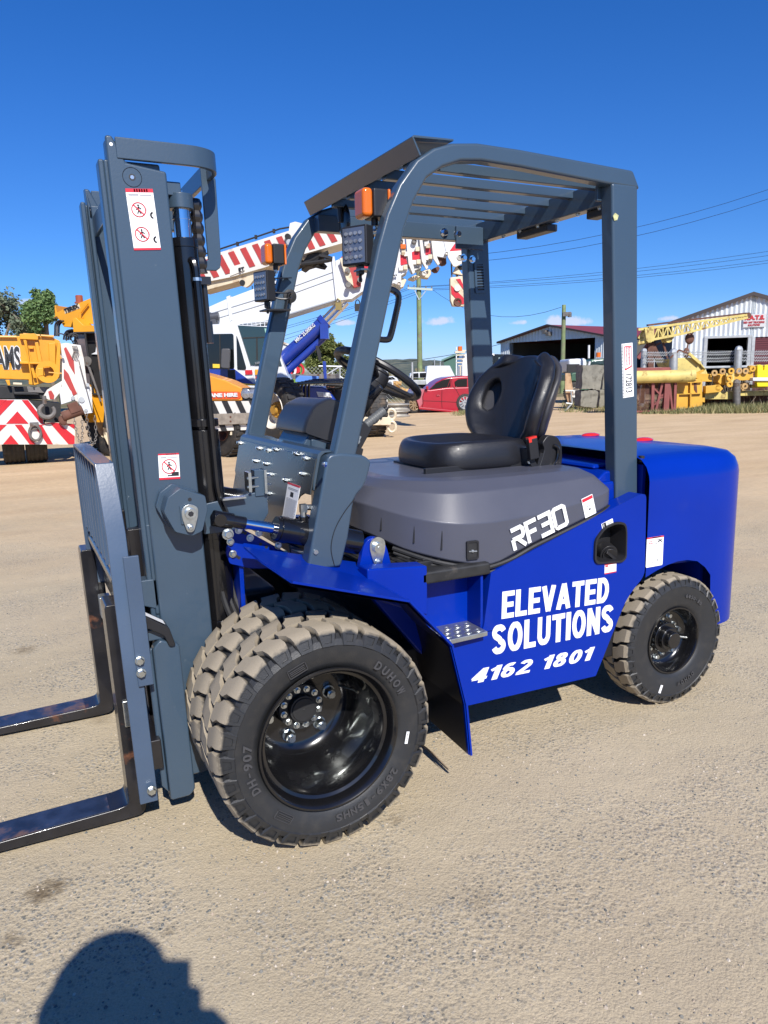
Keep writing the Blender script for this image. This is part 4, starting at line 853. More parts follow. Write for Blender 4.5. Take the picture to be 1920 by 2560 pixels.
# lift cylinders
for s in (-1,1):
    cx,cy=-.198,s*.272
    m=MM(); m.cyl((cx,cy,.62),(cx,cy,1.27),.052,28); m.cyl((cx,cy,1.27),(cx,cy,1.868),.041,28); m.cyl((cx,cy,1.28),(cx,cy,1.305),.054,28); m.cyl((cx,cy,.905),(cx,cy,.93),.0555,28); m.cyl((cx,cy,1.84),(cx,cy,1.868),.0435,24); m.cyl((cx,cy,.50),(cx,cy,.62),.055,24); lc=obj('lift_cylinder',m,blackp,FL,bev=.002)
    m=MM(); m.cyl((cx,cy,1.86),(cx,cy,1.965),.027,22); m.cyl((cx,cy,1.925),(cx,cy,1.93),.0285,22); obj('chrome_rod',m,chrome,lc)
    m=MM(); m.cyl((cx,cy,1.955),(cx,cy,2.0),.040,22); m.box(cx-.05,cx,cy-.03,cy+.03,1.99,2.03); obj('rod_cap',m,slate,lc,bev=.003); m=MM(); m.hexa((cx,cy,2.0),(0,0,1),.012,.014); obj('cap_bolt',m,zinc,lc)
    if s<0:
        m=MM(); m.tube(smooth_path([(cx+.005,cy-.042,1.80),(cx+.014,cy-.054,1.785),(cx+.016,cy-.057,1.70),(cx+.016,cy-.064,1.2),(cx+.02,cy-.066,1.05),(cx+.06,cy-.05,.95),(cx+.12,cy,.86)],6),.0115,8); m.cyl((cx+.016,cy-.057,1.735),(cx+.016,cy-.057,1.745),.0145,10,1); obj('hydraulic_pipe',m,[blackp,zinc],lc)
        m=MM()
        m.tube([(cx+.056,cy+.04,2.0-.012*i) for i in range(20)],[.021 if i%3 else .0155 for i in range(20)],8)
        m.cyl((cx+.06,cy+.04,1.74),(cx+.06,cy+.04,1.60),.010,8); m.cyl((cx+.06,cy+.04,1.55),(cx+.06,cy+.04,1.62),.016,8); m.box(cx+.045,cx+.08,cy+.02,cy+.06,1.735,1.76); obj('lift_chain',m,blackw,lc)
# tilt boss, clevis
m=MM(); bo=rp([(-.378,1.035),(-.362,1.078),(-.322,1.104),(-.247,1.074),(-.243,1.03),(-.266,.962),(-.300,.950),(-.350,.968)],.006,2)
m.prism([(x-.012,z+.008) for x,z in bo],'xz',-.375,-.35); m.prism(bo,'xz',-.44,-.375); m.prism([(-.33,.99),(-.29,.99),(-.285,1.02),(-.33,1.05)],'xz',-.445,-.44); tbx=obj('tilt_boss',m,slate,rail,bev=.004,seg=2)
o=W(*Z6(652,462),'y',-.445); m=M(); m.prism(rp([(o.x-.026,o.z+.018),(o.x,o.z+.032),(o.x+.026,o.z+.018),(o.x+.024,o.z-.01),(o.x+.008,o.z-.06),(o.x-.012,o.z-.06),(o.x-.026,o.z-.01)],.012,3),'xz',-.452,-.445); m.cyl((o.x,-.452,o.z),(o.x,-.462,o.z),.017,20); m.bolt((o.x-.003,-.452,o.z-.045),(0,-1,0),.009,.008); pn=obj('pin',m,zinc,tbx,bev=.0015)
m=M(); m.cyl((o.x,-.462,o.z),(o.x,-.4635,o.z),.009,6); m.cyl((o.x+.004,-.4412,o.z+.042),(o.x+.004,-.44,o.z+.042),.006,12); obj('pin_bore',m,blackv,pn)
# tilt cylinders
for s in (-1,1):
    y=s*.425; A=Vector((-.262,y,1.008)); B=Vector((.325,y,.845)); d=(B-A)
    P=lambda t:A+d*t
    m=M(); m.cyl(P(.06),P(.165),.026,18); m.cyl(P(.165),P(.235),.021,18); m.cyl(P(.09)+Vector((0,s*.03,0)),P(.09)-Vector((0,s*.03,0)),.02,16); m.cyl(P(.44),P(.92),.043,26); m.cyl(P(.43),P(.47),.045,26); m.cyl(P(.405),P(.43),.041,26); m.cyl(P(.53),P(.532),.0438,26); tc_=obj('tilt_cylinder',m,blackp,FL,bev=.002)
    m=M(); m.cyl(P(.235),P(.41),.0175,20); obj('chrome_rod',m,chrome,tc_)
    if s<0:
        m=M(); p_=P(.58); m.cyl(p_,p_+Vector((0,0,.058)),.016,14); obj('port',m,blackp,tc_)
        m=M(); m.cyl(p_+Vector((0,0,.058)),p_+Vector((0,0,.075)),.011,10); m.box(p_.x-.011,p_.x+.011,y-.01,y+.01,p_.z+.072,p_.z+.10); m.cyl(p_+Vector((.008,0,.088)),p_+Vector((.035,0,.086)),.010,6); m.cyl(p_+Vector((.03,0,.086)),p_+Vector((.09,.01,.078)),.0045,8); obj('hydraulic_fitting',m,zinc,tc_)
        n_=P(.105)+Vector((.012,-.025,-.045)); m=M(); m.bolt(n_,(0,-1,0),.014,.014); obj('clamp_bolt',m,zinc,tc_)
# bracket and cable clamps between the mast and the front plate
m=M(); m.prism(rp([(-.24,.93),(-.24,1.03),(-.05,1.055),(-.035,1.10),(-.02,1.10),(-.015,.98),(-.05,.93)],.005,2),'xz',-.34,-.33); m.box(-.06,-.02,-.345,-.30,1.04,1.13); obj('hose_bracket',m,slate,rail,bev=.003)
m=M(); 
for z in (1.075,1.105): m.cyl((-.09,-.35,z),(.0,-.33,z),.005,8)
m.box(-.085,-.075,-.36,-.31,1.06,1.125); m.box(-.03,-.022,-.36,-.31,1.05,1.13); m.bar((-.18,-.36,1.045),(-.10,-.355,1.045),.03,.006); obj('cable_clamp',m,zinc,rail)
# hose bundle behind the mast foot
m=M()
for i in range(5):
    x=-.19+.022*i; m.tube(smooth_path([(x,-.30+.02*i,.95),(x+.0,-.31+.02*i,.75),(x+.03,-.34+.015*i,.62),(x+.10,-.32,.56),(x+.2,-.25,.60)],6),.010,7)
obj('hydraulic_hose',m,rubber,FL,label='bundle of black hoses behind the mast foot')
m=M(); m.box(-.25,.02,-.28,.28,.30,.70); obj('drive_housing',m,blackc,FL,bev=.02)
# ---------------------------------------------------------------- carriage with load backrest
XA,XB=-.553,-.497
def cb(m,x0,x1,*a): m.box(x0,x1,*a)
yz=[(.52,.10),(.52,1.05),(.46,1.19),(-.365,1.19),(-.455,.985),(-.455,.10)]
yi=[(-.443,.10),(-.443,.988),(-.358,1.178),(.453,1.178),(.508,1.046),(.508,.10)]
m=MM(); m.prism(yz+yi,'yz',XA,XB); br_=obj('load_backrest',m,slate2,FL,bev=.003,seg=2,label='slate load backrest frame with vertical bars')
for i in range(8):
    y=.40-.10*i
    if y<-.33: continue
    m=MM(); m.box(XA+.002,XB-.003,y-.004,y+.004,.86,1.179); obj('backrest_bar',m,slate2,br_,bev=.001)
m=MM(); m.box(XA+.012,XB-.004,-.443,.508,.845,.862); m.box(XA+.03,XB-.004,-.443,.508,.80,.845); obj('backrest_crossbar',m,slate2,br_,bev=.002)
m=MM(); m.prism([(-.515,.50),(-.515,.915),(-.47,.915),(-.47,.50)],'xz',-.467,-.455); obj('reinforcing_plate',m,slate2,br_,bev=.002)
for p_ in ((f1:=lambda a,b:(a/2.573,1300+b/2.573))(898,903),f1(908,983),f1(975,1736)):
    q=W(*p_,'y',-.468); b=M(); b.cyl(q,q+Vector((0,-.004,0)),.0145,16); b.hexa(q+Vector((0,-.004,0)),(0,-1,0),.0125,.012); obj('bolt',b,zinc,br_)
m=MM(); m.box(-.50,-.465,-.44,.50,.60,.70); m.box(-.50,-.465,-.44,.50,.20,.30); m.box(-.465,-.42,-.22,-.18,.12,.95); m.box(-.465,-.42,.18,.22,.12,.95); m.cyl((-.50,-.36,.735),(-.50,.44,.735),.016,16); obj('fork_carriage',m,blackw,FL,bev=.004)
m=MM(); m.cyl((-.525,-.30,.80),(-.525,.50,.80),.018,16); obj('carriage_rod',m,darksteel,FL)
m=MM(); m.prism(rp([(-.455,.07),(-.455,.60),(-.43,.625),(-.372,.60),(-.372,.09),(-.39,.07)],.008,2),'xz',-.425,-.385); m.prism([(-.475,.12),(-.475,.58),(-.455,.60),(-.455,.09)],'xz',-.41,-.395); m.box(-.47,-.40,-.41,-.37,.62,.66); sp_=obj('carriage_side_plate',m,slate,FL,bev=.006,seg=3)
m=MM(); m.prism(rp([(-.495,.665),(-.47,.715),(-.40,.665),(-.385,.60),(-.405,.60),(-.418,.64),(-.465,.672),(-.485,.64)],.006,2),'xz',-.435,-.36); obj('slide_bracket',m,blackc,sp_,bev=.003)
m=MM(); m.T=frame((-.468,-.425,.655),(0.02,-.0,-.0),(0,0,1)); m.T=None; m.add([(-.468,-.432,.716),(-.410,-.432,.676),(-.410,-.385,.676),(-.468,-.385,.716)],[(0,1,2,3)]); obj('label',m,white,sp_,flat=True)
m=MM(); m.prism(rp([(-.415,.85),(-.41,.95),(-.385,.99),(-.36,.96),(-.36,.86)],.01,2),'xz',.30,.31); obj('mast_bracket',m,slate,rail,bev=.004); m=MM()
m.prism([(-.47,.72),(-.47,.80),(-.36,.80),(-.36,.75),(-.42,.70)],'xz',-.33,-.27); m.box(-.42,-.36,-.33,-.25,.68,.98); obj('mast_bracket',m,slate,rail,bev=.004)
def fork(y0,y1):
    m=MM(); f=m; prof=rp([(-1.65,.020),(-.60,.012),(-.535,.014),(-.523,.06),(-.523,.735),(-.532,.745),(-.572,.745),(-.578,.735),(-.578,.062),(-.62,.056),(-1.65,.030)],[0,.0,.05,.03,.004,.004,.004,.004,.03,0,0],4)
    f.prism(prof,'xz',y0,y1); fo=obj('fork',f,forkm,FL,bev=.004,label=None) if False else obj('fork',f,forkm,FL,bev=.004)
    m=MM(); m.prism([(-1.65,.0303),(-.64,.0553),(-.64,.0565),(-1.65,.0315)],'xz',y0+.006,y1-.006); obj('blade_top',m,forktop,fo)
    return fo
fk=fork(-.368,-.246); fk['label']='near fork with rust patches on its blade'; fk2=fork(.50,.622)
for f,y in ((fk,-.37),(fk2,.498)):
    m=MM(); m.prism([(-.535,.60),(-.50,.60),(-.50,.42),(-.535,.42)],'xz',y+.005,y+.06); obj('lower_hook',m,blackw,f,bev=.003)
m=MM(); m.box(-.562,-.535,-.378,-.368,.335,.425); obj('clamp_block',m,zinc,br_,bev=.004)
m=MM(); m.box(-.535,-.49,.40,.47,.47,.56); obj('clamp_block',m,galv,br_,bev=.004)
# ---------------------------------------------------------------- ground
def groundmat():
    m=bpy.data.materials.new('gravel_and_dust'); m.use_nodes=True; n=m.node_tree; b=n.nodes['Principled BSDF']; b.inputs['Roughness'].default_value=.95; b.inputs['Specular IOR Level'].default_value=.25
    L=n.links.new; g=n.nodes.new('ShaderNodeNewGeometry')
    def noise(sc_,det=5,ro=.55,off=(0,0,0),scl=(1,1,1)):
        mp=n.nodes.new('ShaderNodeMapping'); mp.inputs['Location'].default_value=off; mp.inputs['Scale'].default_value=scl; L(g.outputs['Position'],mp.inputs[0])
        z=n.nodes.new('ShaderNodeTexNoise'); z.inputs['Scale'].default_value=sc_; z.inputs['Detail'].default_value=det; z.inputs['Roughness'].default_value=ro; L(mp.outputs[0],z.inputs['Vector']); return z.outputs['Fac']
    def rng(x,a,bb,c=0,d=1):
        r=n.nodes.new('ShaderNodeMapRange'); r.inputs[1].default_value=a; r.inputs[2].default_value=bb; r.inputs[3].default_value=c; r.inputs[4].default_value=d; L(x,r.inputs[0]); return r.outputs[0]
    def mix(f,a,bb):
        x=n.nodes.new('ShaderNodeMix'); x.data_type='RGBA'
        if hasattr(f,'links'): L(f,x.inputs[0])
        else: x.inputs[0].default_value=f
        for i,v in ((6,a),(7,bb)):
            if hasattr(v,'links'): L(v,x.inputs[i])
            else: x.inputs[i].default_value=(*v,1)
        return x.outputs[2]
    def mth(op,a,bb):
        x=n.nodes.new('ShaderNodeMath'); x.operation=op
        for i,v in enumerate((a,bb)):
            if hasattr(v,'links'): L(v,x.inputs[i])
            else: x.inputs[i].default_value=v
        return x.outputs[0]
    sep=n.nodes.new('ShaderNodeSeparateXYZ'); L(g.outputs['Position'],sep.inputs[0])
    cv=n.nodes.new('ShaderNodeVectorMath'); cv.operation='DOT_PRODUCT'; L(g.outputs['Position'],cv.inputs[0]); cv.inputs[1].default_value=(sin(YAW),cos(YAW),0)
    depth=cv.outputs['Value']
    sand=mix(rng(noise(1.2,6),.3,.7),(.355,.288,.188),(.435,.362,.245))
    sand=mix(rng(noise(220,3),.35,.65,0,.5),sand,(.52,.44,.31))
    # packed aggregate showing through the dust
    vo=n.nodes.new('ShaderNodeTexVoronoi'); vo.inputs['Scale'].default_value=72; L(g.outputs['Position'],vo.inputs['Vector'])
    wn_=n.nodes.new('ShaderNodeTexVoronoi'); wn_.inputs['Scale'].default_value=150; L(g.outputs['Position'],wn_.inputs['Vector'])
    stc=mix(rng(vo.outputs['Color'],.2,.9),(.075,.088,.088),(.40,.37,.31))
    st1=rng(vo.outputs['Distance'],.30,.42,1,0); sel=rng(vo.outputs['Color'],.45,.55)
    patch=rng(noise(2.1,8,.62,(4,2,0)),.44,.60)
    m1=mth('MULTIPLY',mth('MULTIPLY',st1,rng(noise(38,4),.36,.50)),rng(patch,0,1,.2,1))
    col=mix(m1,sand,stc)
    fine=mix(rng(wn_.outputs['Color'],.25,.8),(.13,.13,.125),(.50,.43,.33))
    col=mix(mth('MULTIPLY',rng(wn_.outputs['Distance'],.3,.45,.75,0),rng(patch,0,1,.12,.85)),col,fine)
    # broad dusty / damp variation
    col=mix(rng(noise(.55,5,.6,(9,3,0)),.45,.7,0,.45),col,(.42,.335,.23))
    stain=mth('MULTIPLY',rng(noise(1.9,7,.7,(1.3,7.1,0)),.66,.74),.7); col=mix(stain,col,(.10,.075,.05))
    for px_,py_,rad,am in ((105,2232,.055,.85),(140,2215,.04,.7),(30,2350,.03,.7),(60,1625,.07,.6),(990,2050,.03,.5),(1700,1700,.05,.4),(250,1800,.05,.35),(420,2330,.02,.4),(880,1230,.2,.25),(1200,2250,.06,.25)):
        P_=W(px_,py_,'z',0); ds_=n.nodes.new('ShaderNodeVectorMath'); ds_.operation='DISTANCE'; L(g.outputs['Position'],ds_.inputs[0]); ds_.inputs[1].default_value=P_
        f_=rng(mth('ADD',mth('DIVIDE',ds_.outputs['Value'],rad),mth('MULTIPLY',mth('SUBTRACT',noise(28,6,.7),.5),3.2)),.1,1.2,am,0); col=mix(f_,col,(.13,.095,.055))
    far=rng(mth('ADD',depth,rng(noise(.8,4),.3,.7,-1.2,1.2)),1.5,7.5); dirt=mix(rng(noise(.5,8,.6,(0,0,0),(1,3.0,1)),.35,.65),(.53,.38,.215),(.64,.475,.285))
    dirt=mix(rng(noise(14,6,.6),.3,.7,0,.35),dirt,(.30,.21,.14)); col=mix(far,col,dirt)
    trk=n.nodes.new('ShaderNodeTexWave'); trk.bands_direction='Y'; trk.inputs['Scale'].default_value=.22; trk.inputs['Distortion'].default_value=6; trk.inputs['Detail'].default_value=3; L(g.outputs['Position'],trk.inputs['Vector'])
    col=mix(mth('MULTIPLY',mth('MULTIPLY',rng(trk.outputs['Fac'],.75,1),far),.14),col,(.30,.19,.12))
    # dry paddock beyond the yard
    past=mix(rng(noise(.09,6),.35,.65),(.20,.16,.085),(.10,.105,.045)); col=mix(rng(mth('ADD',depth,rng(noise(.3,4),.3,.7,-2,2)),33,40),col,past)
    L(col,b.inputs['Base Color'])
    h=mth('ADD',mth('MULTIPLY',mth('SUBTRACT',1,vo.outputs['Distance']),rng(patch,0,1,.25,1)),mth('MULTIPLY',noise(420,2),.5)); h=mth('ADD',h,mth('MULTIPLY',wn_.outputs['Distance'],-.4))
    bp=n.nodes.new('ShaderNodeBump'); bp.inputs['Distance'].default_value=.008; bp.inputs['Strength'].default_value=.55; L(h,bp.inputs['Height'])
    bp2=n.nodes.new('ShaderNodeBump'); bp2.inputs['Distance'].default_value=.03; bp2.inputs['Strength'].default_value=.5; L(noise(3,5),bp2.inputs['Height']); L(bp.outputs[0],bp2.inputs['Normal']); L(bp2.outputs[0],b.inputs['Normal'])
    return m
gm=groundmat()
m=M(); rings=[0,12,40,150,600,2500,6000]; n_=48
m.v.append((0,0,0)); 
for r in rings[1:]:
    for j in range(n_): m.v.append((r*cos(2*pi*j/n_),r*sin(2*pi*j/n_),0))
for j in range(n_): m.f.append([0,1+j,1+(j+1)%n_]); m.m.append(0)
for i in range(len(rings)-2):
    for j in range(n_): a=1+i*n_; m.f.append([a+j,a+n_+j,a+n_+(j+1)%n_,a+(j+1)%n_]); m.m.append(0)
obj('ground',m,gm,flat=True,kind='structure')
# loose stones
pebm=mat('loose_stone',(.17,.17,.165),.85,var=.0)
def stonemat():
    m=bpy.data.materials.new('stone'); m.use_nodes=True; n=m.node_tree; b=n.nodes['Principled BSDF']; b.inputs['Roughness'].default_value=.8
    g=n.nodes.new('ShaderNodeNewGeometry'); r=n.nodes.new('ShaderNodeValToRGB'); n.links.new(g.outputs['Random Per Island'],r.inputs[0]); n.links.new(r.outputs[0],b.inputs['Base Color'])
    e=r.color_ramp.elements; e[0].color=(.09,.098,.095,1); e[1].color=(.48,.42,.34,1); q=e.new(.45); q.color=(.19,.18,.155,1); q=e.new(.8); q.color=(.34,.27,.2,1); return m
m=M(); R0=random.Random(3); hh=Vector((sin(YAW),cos(YAW),0)); rr0=Vector((cos(YAW),-sin(YAW),0))
for i in range(22000):
    d=1.15+5.6*R0.random()**1.6; l=(R0.random()-.5)*1.25*d; P=Vector((CAM.x,CAM.y,0))+hh*d+rr0*l
    if sin(P.x*2.3+1)*cos(P.y*1.9)+sin(P.x*5.1+P.y*4.3)*.6 < R0.uniform(-1.3,.9): continue
    s=R0.uniform(.0016,.0048)*(1.5 if R0.random()<.08 else 1); a=R0.random()*6.3; k=R0.uniform(.55,.9)
    vs=[(P.x+s*cos(a+t)*f*(1 if t%2 else k),P.y+s*sin(a+t)*f*(1),z) for t,f,z in ((0,1,0),(1.3,.8,0),(2.6,1,0),(3.9,.85,0),(5.1,.9,0))]+[(P.x+s*.4*cos(a),P.y+s*.4*sin(a),s*k),(P.x-s*.4*cos(a),P.y-s*.4*sin(a),s*k*.8)]
    m.add(vs,[(0,1,5),(1,2,6),(1,6,5),(2,3,6),(3,4,6),(4,5,6),(4,0,5)])
obj('gravel',m,stonemat(),flat=True,kind='stuff',label='small loose grey and tan stones scattered over the packed dirt',category='gravel')
m=M(); a=W(1040,1850,'z',.006); b_=W(1122,1923,'z',.006); m.tube([a,(a+b_)/2+Vector((.003,0,.004)),b_],[.003,.004,.002],6)
obj('twig',m,mat('dry_twig',(.32,.24,.16),.8),label='pale dry twig on the gravel between the front wheel and the mudguard',category='twig')
# ================================================================ background
def zc(ox,oy,s): return lambda x,y:(ox+x/s,oy+y/s)
zA,zB,zC,zD,zE,zG,zH,z4=zc(0,700,4.609),zc(500,660,4.423),zc(500,540,4.366),zc(960,540,7.213),zc(1580,740,4.879),zc(1240,780,5.184),zc(960,840,5.925),zc(700,820,4.1475)
yel=mat('crane_yellow',(.62,.28,.012),.42,0,.2,var=.12,vs=2,dirt=(.16,.09,.035),ds=2.2,dthr=.62,damt=.7)
org=mat('crane_orange',(.68,.26,.02),.4,0,.3,var=.08,vs=2,dirt=(.2,.11,.05),ds=3,dthr=.66,damt=.5)
wht=mat('white_paint',(.60,.62,.64),.38,0,.2,var=.04,vs=2,dirt=(.33,.26,.18),ds=2.5,dthr=.66,damt=.5)
wht2=mat('dirty_white_paint',(.60,.58,.53),.5,0,0,var=.1,vs=3,dirt=(.26,.15,.08),ds=2.2,dthr=.56,damt=.7)
crm=mat('cream_paint',(.58,.50,.36),.5,0,0,var=.12,vs=4,dirt=(.24,.13,.06),ds=3,dthr=.55,damt=.8)
redp=mat('red_stripe_paint',(.36,.035,.03),.5,0,.1,var=.12,vs=4,dirt=(.3,.16,.1),ds=5,dthr=.68)
redb=mat('bright_red_stripe',(.48,.012,.02),.4,0,.2,var=.08,vs=4)
blu2=mat('crane_blue',(.01,.035,.26),.35,0,.4,var=.08,vs=3)
blk=mat('dull_black',(.012,.012,.013),.6,var=.3,vs=6); gls=mat('dark_window_glass',(.004,.005,.006),.08,0,.15)
gls2=mat('tinted_windscreen',(.02,.04,.045),.05,0,.3)
dtyre=mat('old_tyre',(.026,.024,.022),.75,var=.3,vs=8,dirt=(.16,.12,.085),ds=4,dthr=.55,damt=.6)
stl=mat('weathered_steel',(.16,.15,.14),.6,.4,var=.3,vs=9,dirt=(.12,.06,.03),ds=6,dthr=.55)
brn=mat('rusty_iron',(.11,.048,.032),.85,var=.3,vs=6); mar=mat('maroon_oxide',(.20,.055,.05),.7,var=.2,vs=4,dirt=(.12,.06,.04),ds=3,dthr=.6)
wood=mat('grey_timber',(.22,.19,.155),.85,var=.25,vs=12); conc=mat('concrete',(.21,.20,.165),.95,var=.25,vs=3,bump=1.0,bs=9,dirt=(.07,.065,.05),ds=5,dthr=.52,damt=.7)
galvw=mat('galvanised_post',(.45,.47,.47),.5,.6,var=.15,vs=6)
def stripes(m, F, x0,x1,top,bot,y,w,gap,lean,k=1,th=.012,x2=None):
    """slanted bands between two lines top(x), bot(x), all in source pixels"""
    x=x0
    while x<x1:
        P=[(x,top(x)),(x+w,top(x+w)),(x+w+lean,bot(x+w+lean)),(x+lean,bot(x+lean))]
        m.prism(F.P(P,y),'xz',y-th,y,k); x+=gap
def lin(a,b): return lambda x:a[1]+(b[1]-a[1])*(x-a[0])/(b[0]-a[0])
def wheel3(F, px, py, R, w, turn, parent, rimr, mt=None, hubm=None, y=0.0, spokes=0, zc_=None):
    x,z=F.L(px,py,y); z=R if zc_ is None else zc_
    m=M(); k=R; pr=[(rimr,-w*.42),(R*.78,-w*.5),(R*.93,-w*.47),(R*.985,-w*.40),(R,-w*.2),(R,w*.2),(R*.985,w*.40),(R*.93,w*.47),(R*.78,w*.5),(rimr,w*.42)]
    m.lathe(pr,n=48)
    for i in range(30):
        a=2*pi*i/30
        for s in (-1,1): m.T=Matrix.Rotation(-(a+(.1 if s>0 else 0)),4,'Y'); m.box(R*.97,R*1.02,s*w*.06,s*w*.47,-.055*R,.055*R); m.T=None
    t=obj('wheel',m,dtyre,parent); t.location=(x,y,z); t.rotation_euler=(0,0,turn)
    m=M(); m.lathe([(rimr,-w*.42),(rimr*.97,-w*.45),(rimr*.92,-w*.40),(rimr*.86,-w*.1),(rimr*.8,w*.05),(rimr*.45,w*.05)],n=36); m.lathe([(rimr*.45,w*.05),(0.001,w*.05)],n=36)
    if spokes:
        for i in range(spokes):
            a=2*pi*i/spokes; d=Vector((cos(a),0,sin(a))); m.bar(d*rimr*.1+Vector((0,-w*.36,0)),d*rimr*.95+Vector((0,-w*.36,0)),rimr*.16,.03,upv=(0,1,0))
    obj('rim',m,mt or wht2,t)
    m=M(); m.lathe([(rimr*.45,w*.04),(rimr*.42,-w*.12),(rimr*.25,-w*.14),(rimr*.22,-w*.3),(.001,-w*.3)],n=24)
    for i in range(8): a=2*pi*i/8; m.cyl((rimr*.35*cos(a),-w*.12,rimr*.35*sin(a)),(rimr*.35*cos(a),-w*.2,rimr*.35*sin(a)),rimr*.04,6)
    obj('hub',m,hubm or mt or wht2,t); return t
def flattext(parent,F,t,bl,br,tl,y,mtl,off=.02,shear=0,nm='lettering',lift=.02):
    a=F.L(*bl,y); b=F.L(*br,y); c_=F.L(*tl,y); o=Vector((a[0],y,a[1])); xd=Vector((b[0]-a[0],0,b[1]-a[1])); xn=xd.normalized(); yd=Vector((0,-1,0)).cross(xn); h=(Vector((c_[0],y,c_[1]))-o).dot(yd)
    m=M(); m.T=frame(o,xn,yd); m.text(t,h,xd.length,off=off,shear=shear,ext=lift); return obj(nm,m,mtl,parent,flat=True)
# ---------------------------------------------------------------- A: yellow crane with the chevron tail
F=Fr(13.2,60,turn=None); cA=fthing('mobile_crane',F,'yellow crane with red and white chevron tail boards and letters AMS on its boom','crane')
def PA(pts,dy=0): return F.P([zA(*p) for p in pts],dy)
m=M(); m.prism(PA([(-700,655),(250,645),(430,640),(600,660),(690,700),(690,1130),(400,1215),(330,1205),(330,1150),(-700,1120)]),'xz',0,.62); boomA=obj('boom',m,yel,cA,bev=.015)
for poly,y0,mt_ in [([(265,680),(300,680),(420,1130),(385,1130)],-.10,yel),([(400,720),(440,715),(520,1100),(470,1110)],-.14,yel),([(560,730),(640,720),(640,1000),(570,1000)],-.08,yel),([(660,720),(700,720),(690,1080),(640,1120),(640,1000)],-.16,yel),([(225,620),(400,615),(440,650),(440,690),(230,680)],-.12,yel),([(230,935),(470,950),(470,970),(230,965)],-.18,yel),([(60,1150),(110,1150),(120,1215),(90,1215)],-.05,yel),([(150,1180),(255,1185),(255,1210),(150,1205)],-.05,crm),([(335,770),(385,770),(385,795),(335,795)],-.06,yel),([(430,1020),(500,1010),(500,1100),(440,1110)],-.2,yel)]:
    m=M(); m.prism(PA(poly,y0),'xz',y0,y0+.16); obj('boom_bracket',m,mt_,boomA,bev=.008)
x_,z_=PA([(545,1060)])[0]; m=M(); m.lathe([(.19,-.03),(.165,0),(.19,.03),(.10,.03),(.10,-.03),(.19,-.03)],(x_,-.16,z_),28); obj('sheave',m,yel,boomA)
m=M()
for (a,b) in [((-300,650),(190,655)),((270,625),(460,640)),((470,640),(620,650))]:
    p,q=PA([a,b],-.05); m.tube([(p[0],-.05,p[1]),(q[0],-.05,q[1])],.022,6)
for (a,b) in [((560,1065),(770,1080)),((300,700),(360,1130)),((690,880),(770,870)),((690,900),(760,900))]:
    p,q=PA([a,b],-.18); m.tube([(p[0],-.18,p[1]),(q[0],-.18,q[1])],.012,6)
obj('boom_rail',m,yel,boomA,kind='stuff')
R0=random.Random(5)
for i in range(9):
    a=(R0.uniform(610,850),R0.uniform(640,720)); b=(a[0]+R0.uniform(30,110),a[1]+R0.uniform(-20,50)); c_=((a[0]+b[0])/2,min(a[1],b[1])-R0.uniform(5,40)); P=PA([a,c_,b],-.1)
    m=M(); m.tube(smooth_path([(p[0],-.1-.05*(i%3),p[1]) for p in P],5),.012,6); obj('hydraulic_hose',m,blk,boomA)
for t_,bl,br,tl in (('AMS',(-45,1030),(245,1030),(-45,762)),):
    flattext(boomA,F,t_,zA(bl[0]-6,bl[1]+6),zA(br[0]+10,br[1]+6),zA(tl[0]-6,tl[1]-10),-.004,wht,off=.09,lift=.008)
    flattext(boomA,F,t_,zA(*bl),zA(*br),zA(*tl),-.014,blackv,off=.03,lift=.008)
m=M(); m.prism(PA([(-700,1215),(30,1215),(150,1230),(570,1240),(560,1330),(520,1375),(-700,1368)],.1),'xz',.1,1.6); m.prism(PA([(150,1290),(300,1285),(460,1310),(440,1330),(160,1325)],-.1),'xz',-.1,.2); obj('superstructure',m,blk,cA,bev=.02)
m=M(); m.prism(PA([(310,1225),(570,1235),(520,1300),(325,1290)],.05),'xz',.05,.09); obj('step_tread_plate',m,stl,cA)
# tail boards
ub=[(-700,1372),(325,1380),(400,1460),(500,1600),(505,1660),(-700,1660)]; lb_=[(-700,1662),(480,1662),(600,1640),(862,1662),(866,1880),(860,1895),(-700,1895)]
m=M(); m.prism(PA(ub,-.30),'xz',-.30,-.26,0)
for q in ([(165,1385),(255,1385),(470,1655),(430,1660),(205,1400),(0,1605),(-30,1640),(-30,1560)],[(70,1655),(200,1512),(330,1655)],[(250,1383),(322,1383),(495,1610),(500,1655),(470,1655)],[(-300,1655),(-20,1378),(80,1382),(-190,1655)]):
    if len(q)==8: continue
    m.prism(PA(q,-.31),'xz',-.312,-.298,1)
m.prism(PA([(60,1384),(165,1384),(0,1560),(-60,1560)],-.31),'xz',-.312,-.298,1)
obj('upper_tail_board',m,[wht,redb],cA,flat=True)
m=M(); m.prism(PA(lb_,-.33),'xz',-.33,-.29,0)
for q in ([(35,1892),(125,1785),(215,1892)],[(-60,1668),(75,1668),(-60,1800)],[(170,1668),(250,1668),(410,1892),(340,1892)],[(370,1670),(480,1668),(610,1892),(545,1892),(470,1780)],[(580,1650),(680,1652),(860,1800),(860,1892),(790,1892)],[(760,1652),(862,1662),(862,1720)],[(-400,1892),(-240,1700),(-140,1700),(-300,1892)]): m.prism(PA(q,-.34),'xz',-.342,-.328,1)
m.prism(PA([(480,1664),(600,1642),(862,1664),(862,1672),(600,1652),(480,1672)],-.34),'xz',-.345,-.33,1)
obj('lower_tail_board',m,[wht2,redb],cA,flat=True)
m=M(); m.prism(PA([(330,1385),(430,1390),(700,1420),(700,1640),(520,1640),(400,1470)],-.2),'xz',-.2,.6); obj('tail_frame',m,blk,cA)
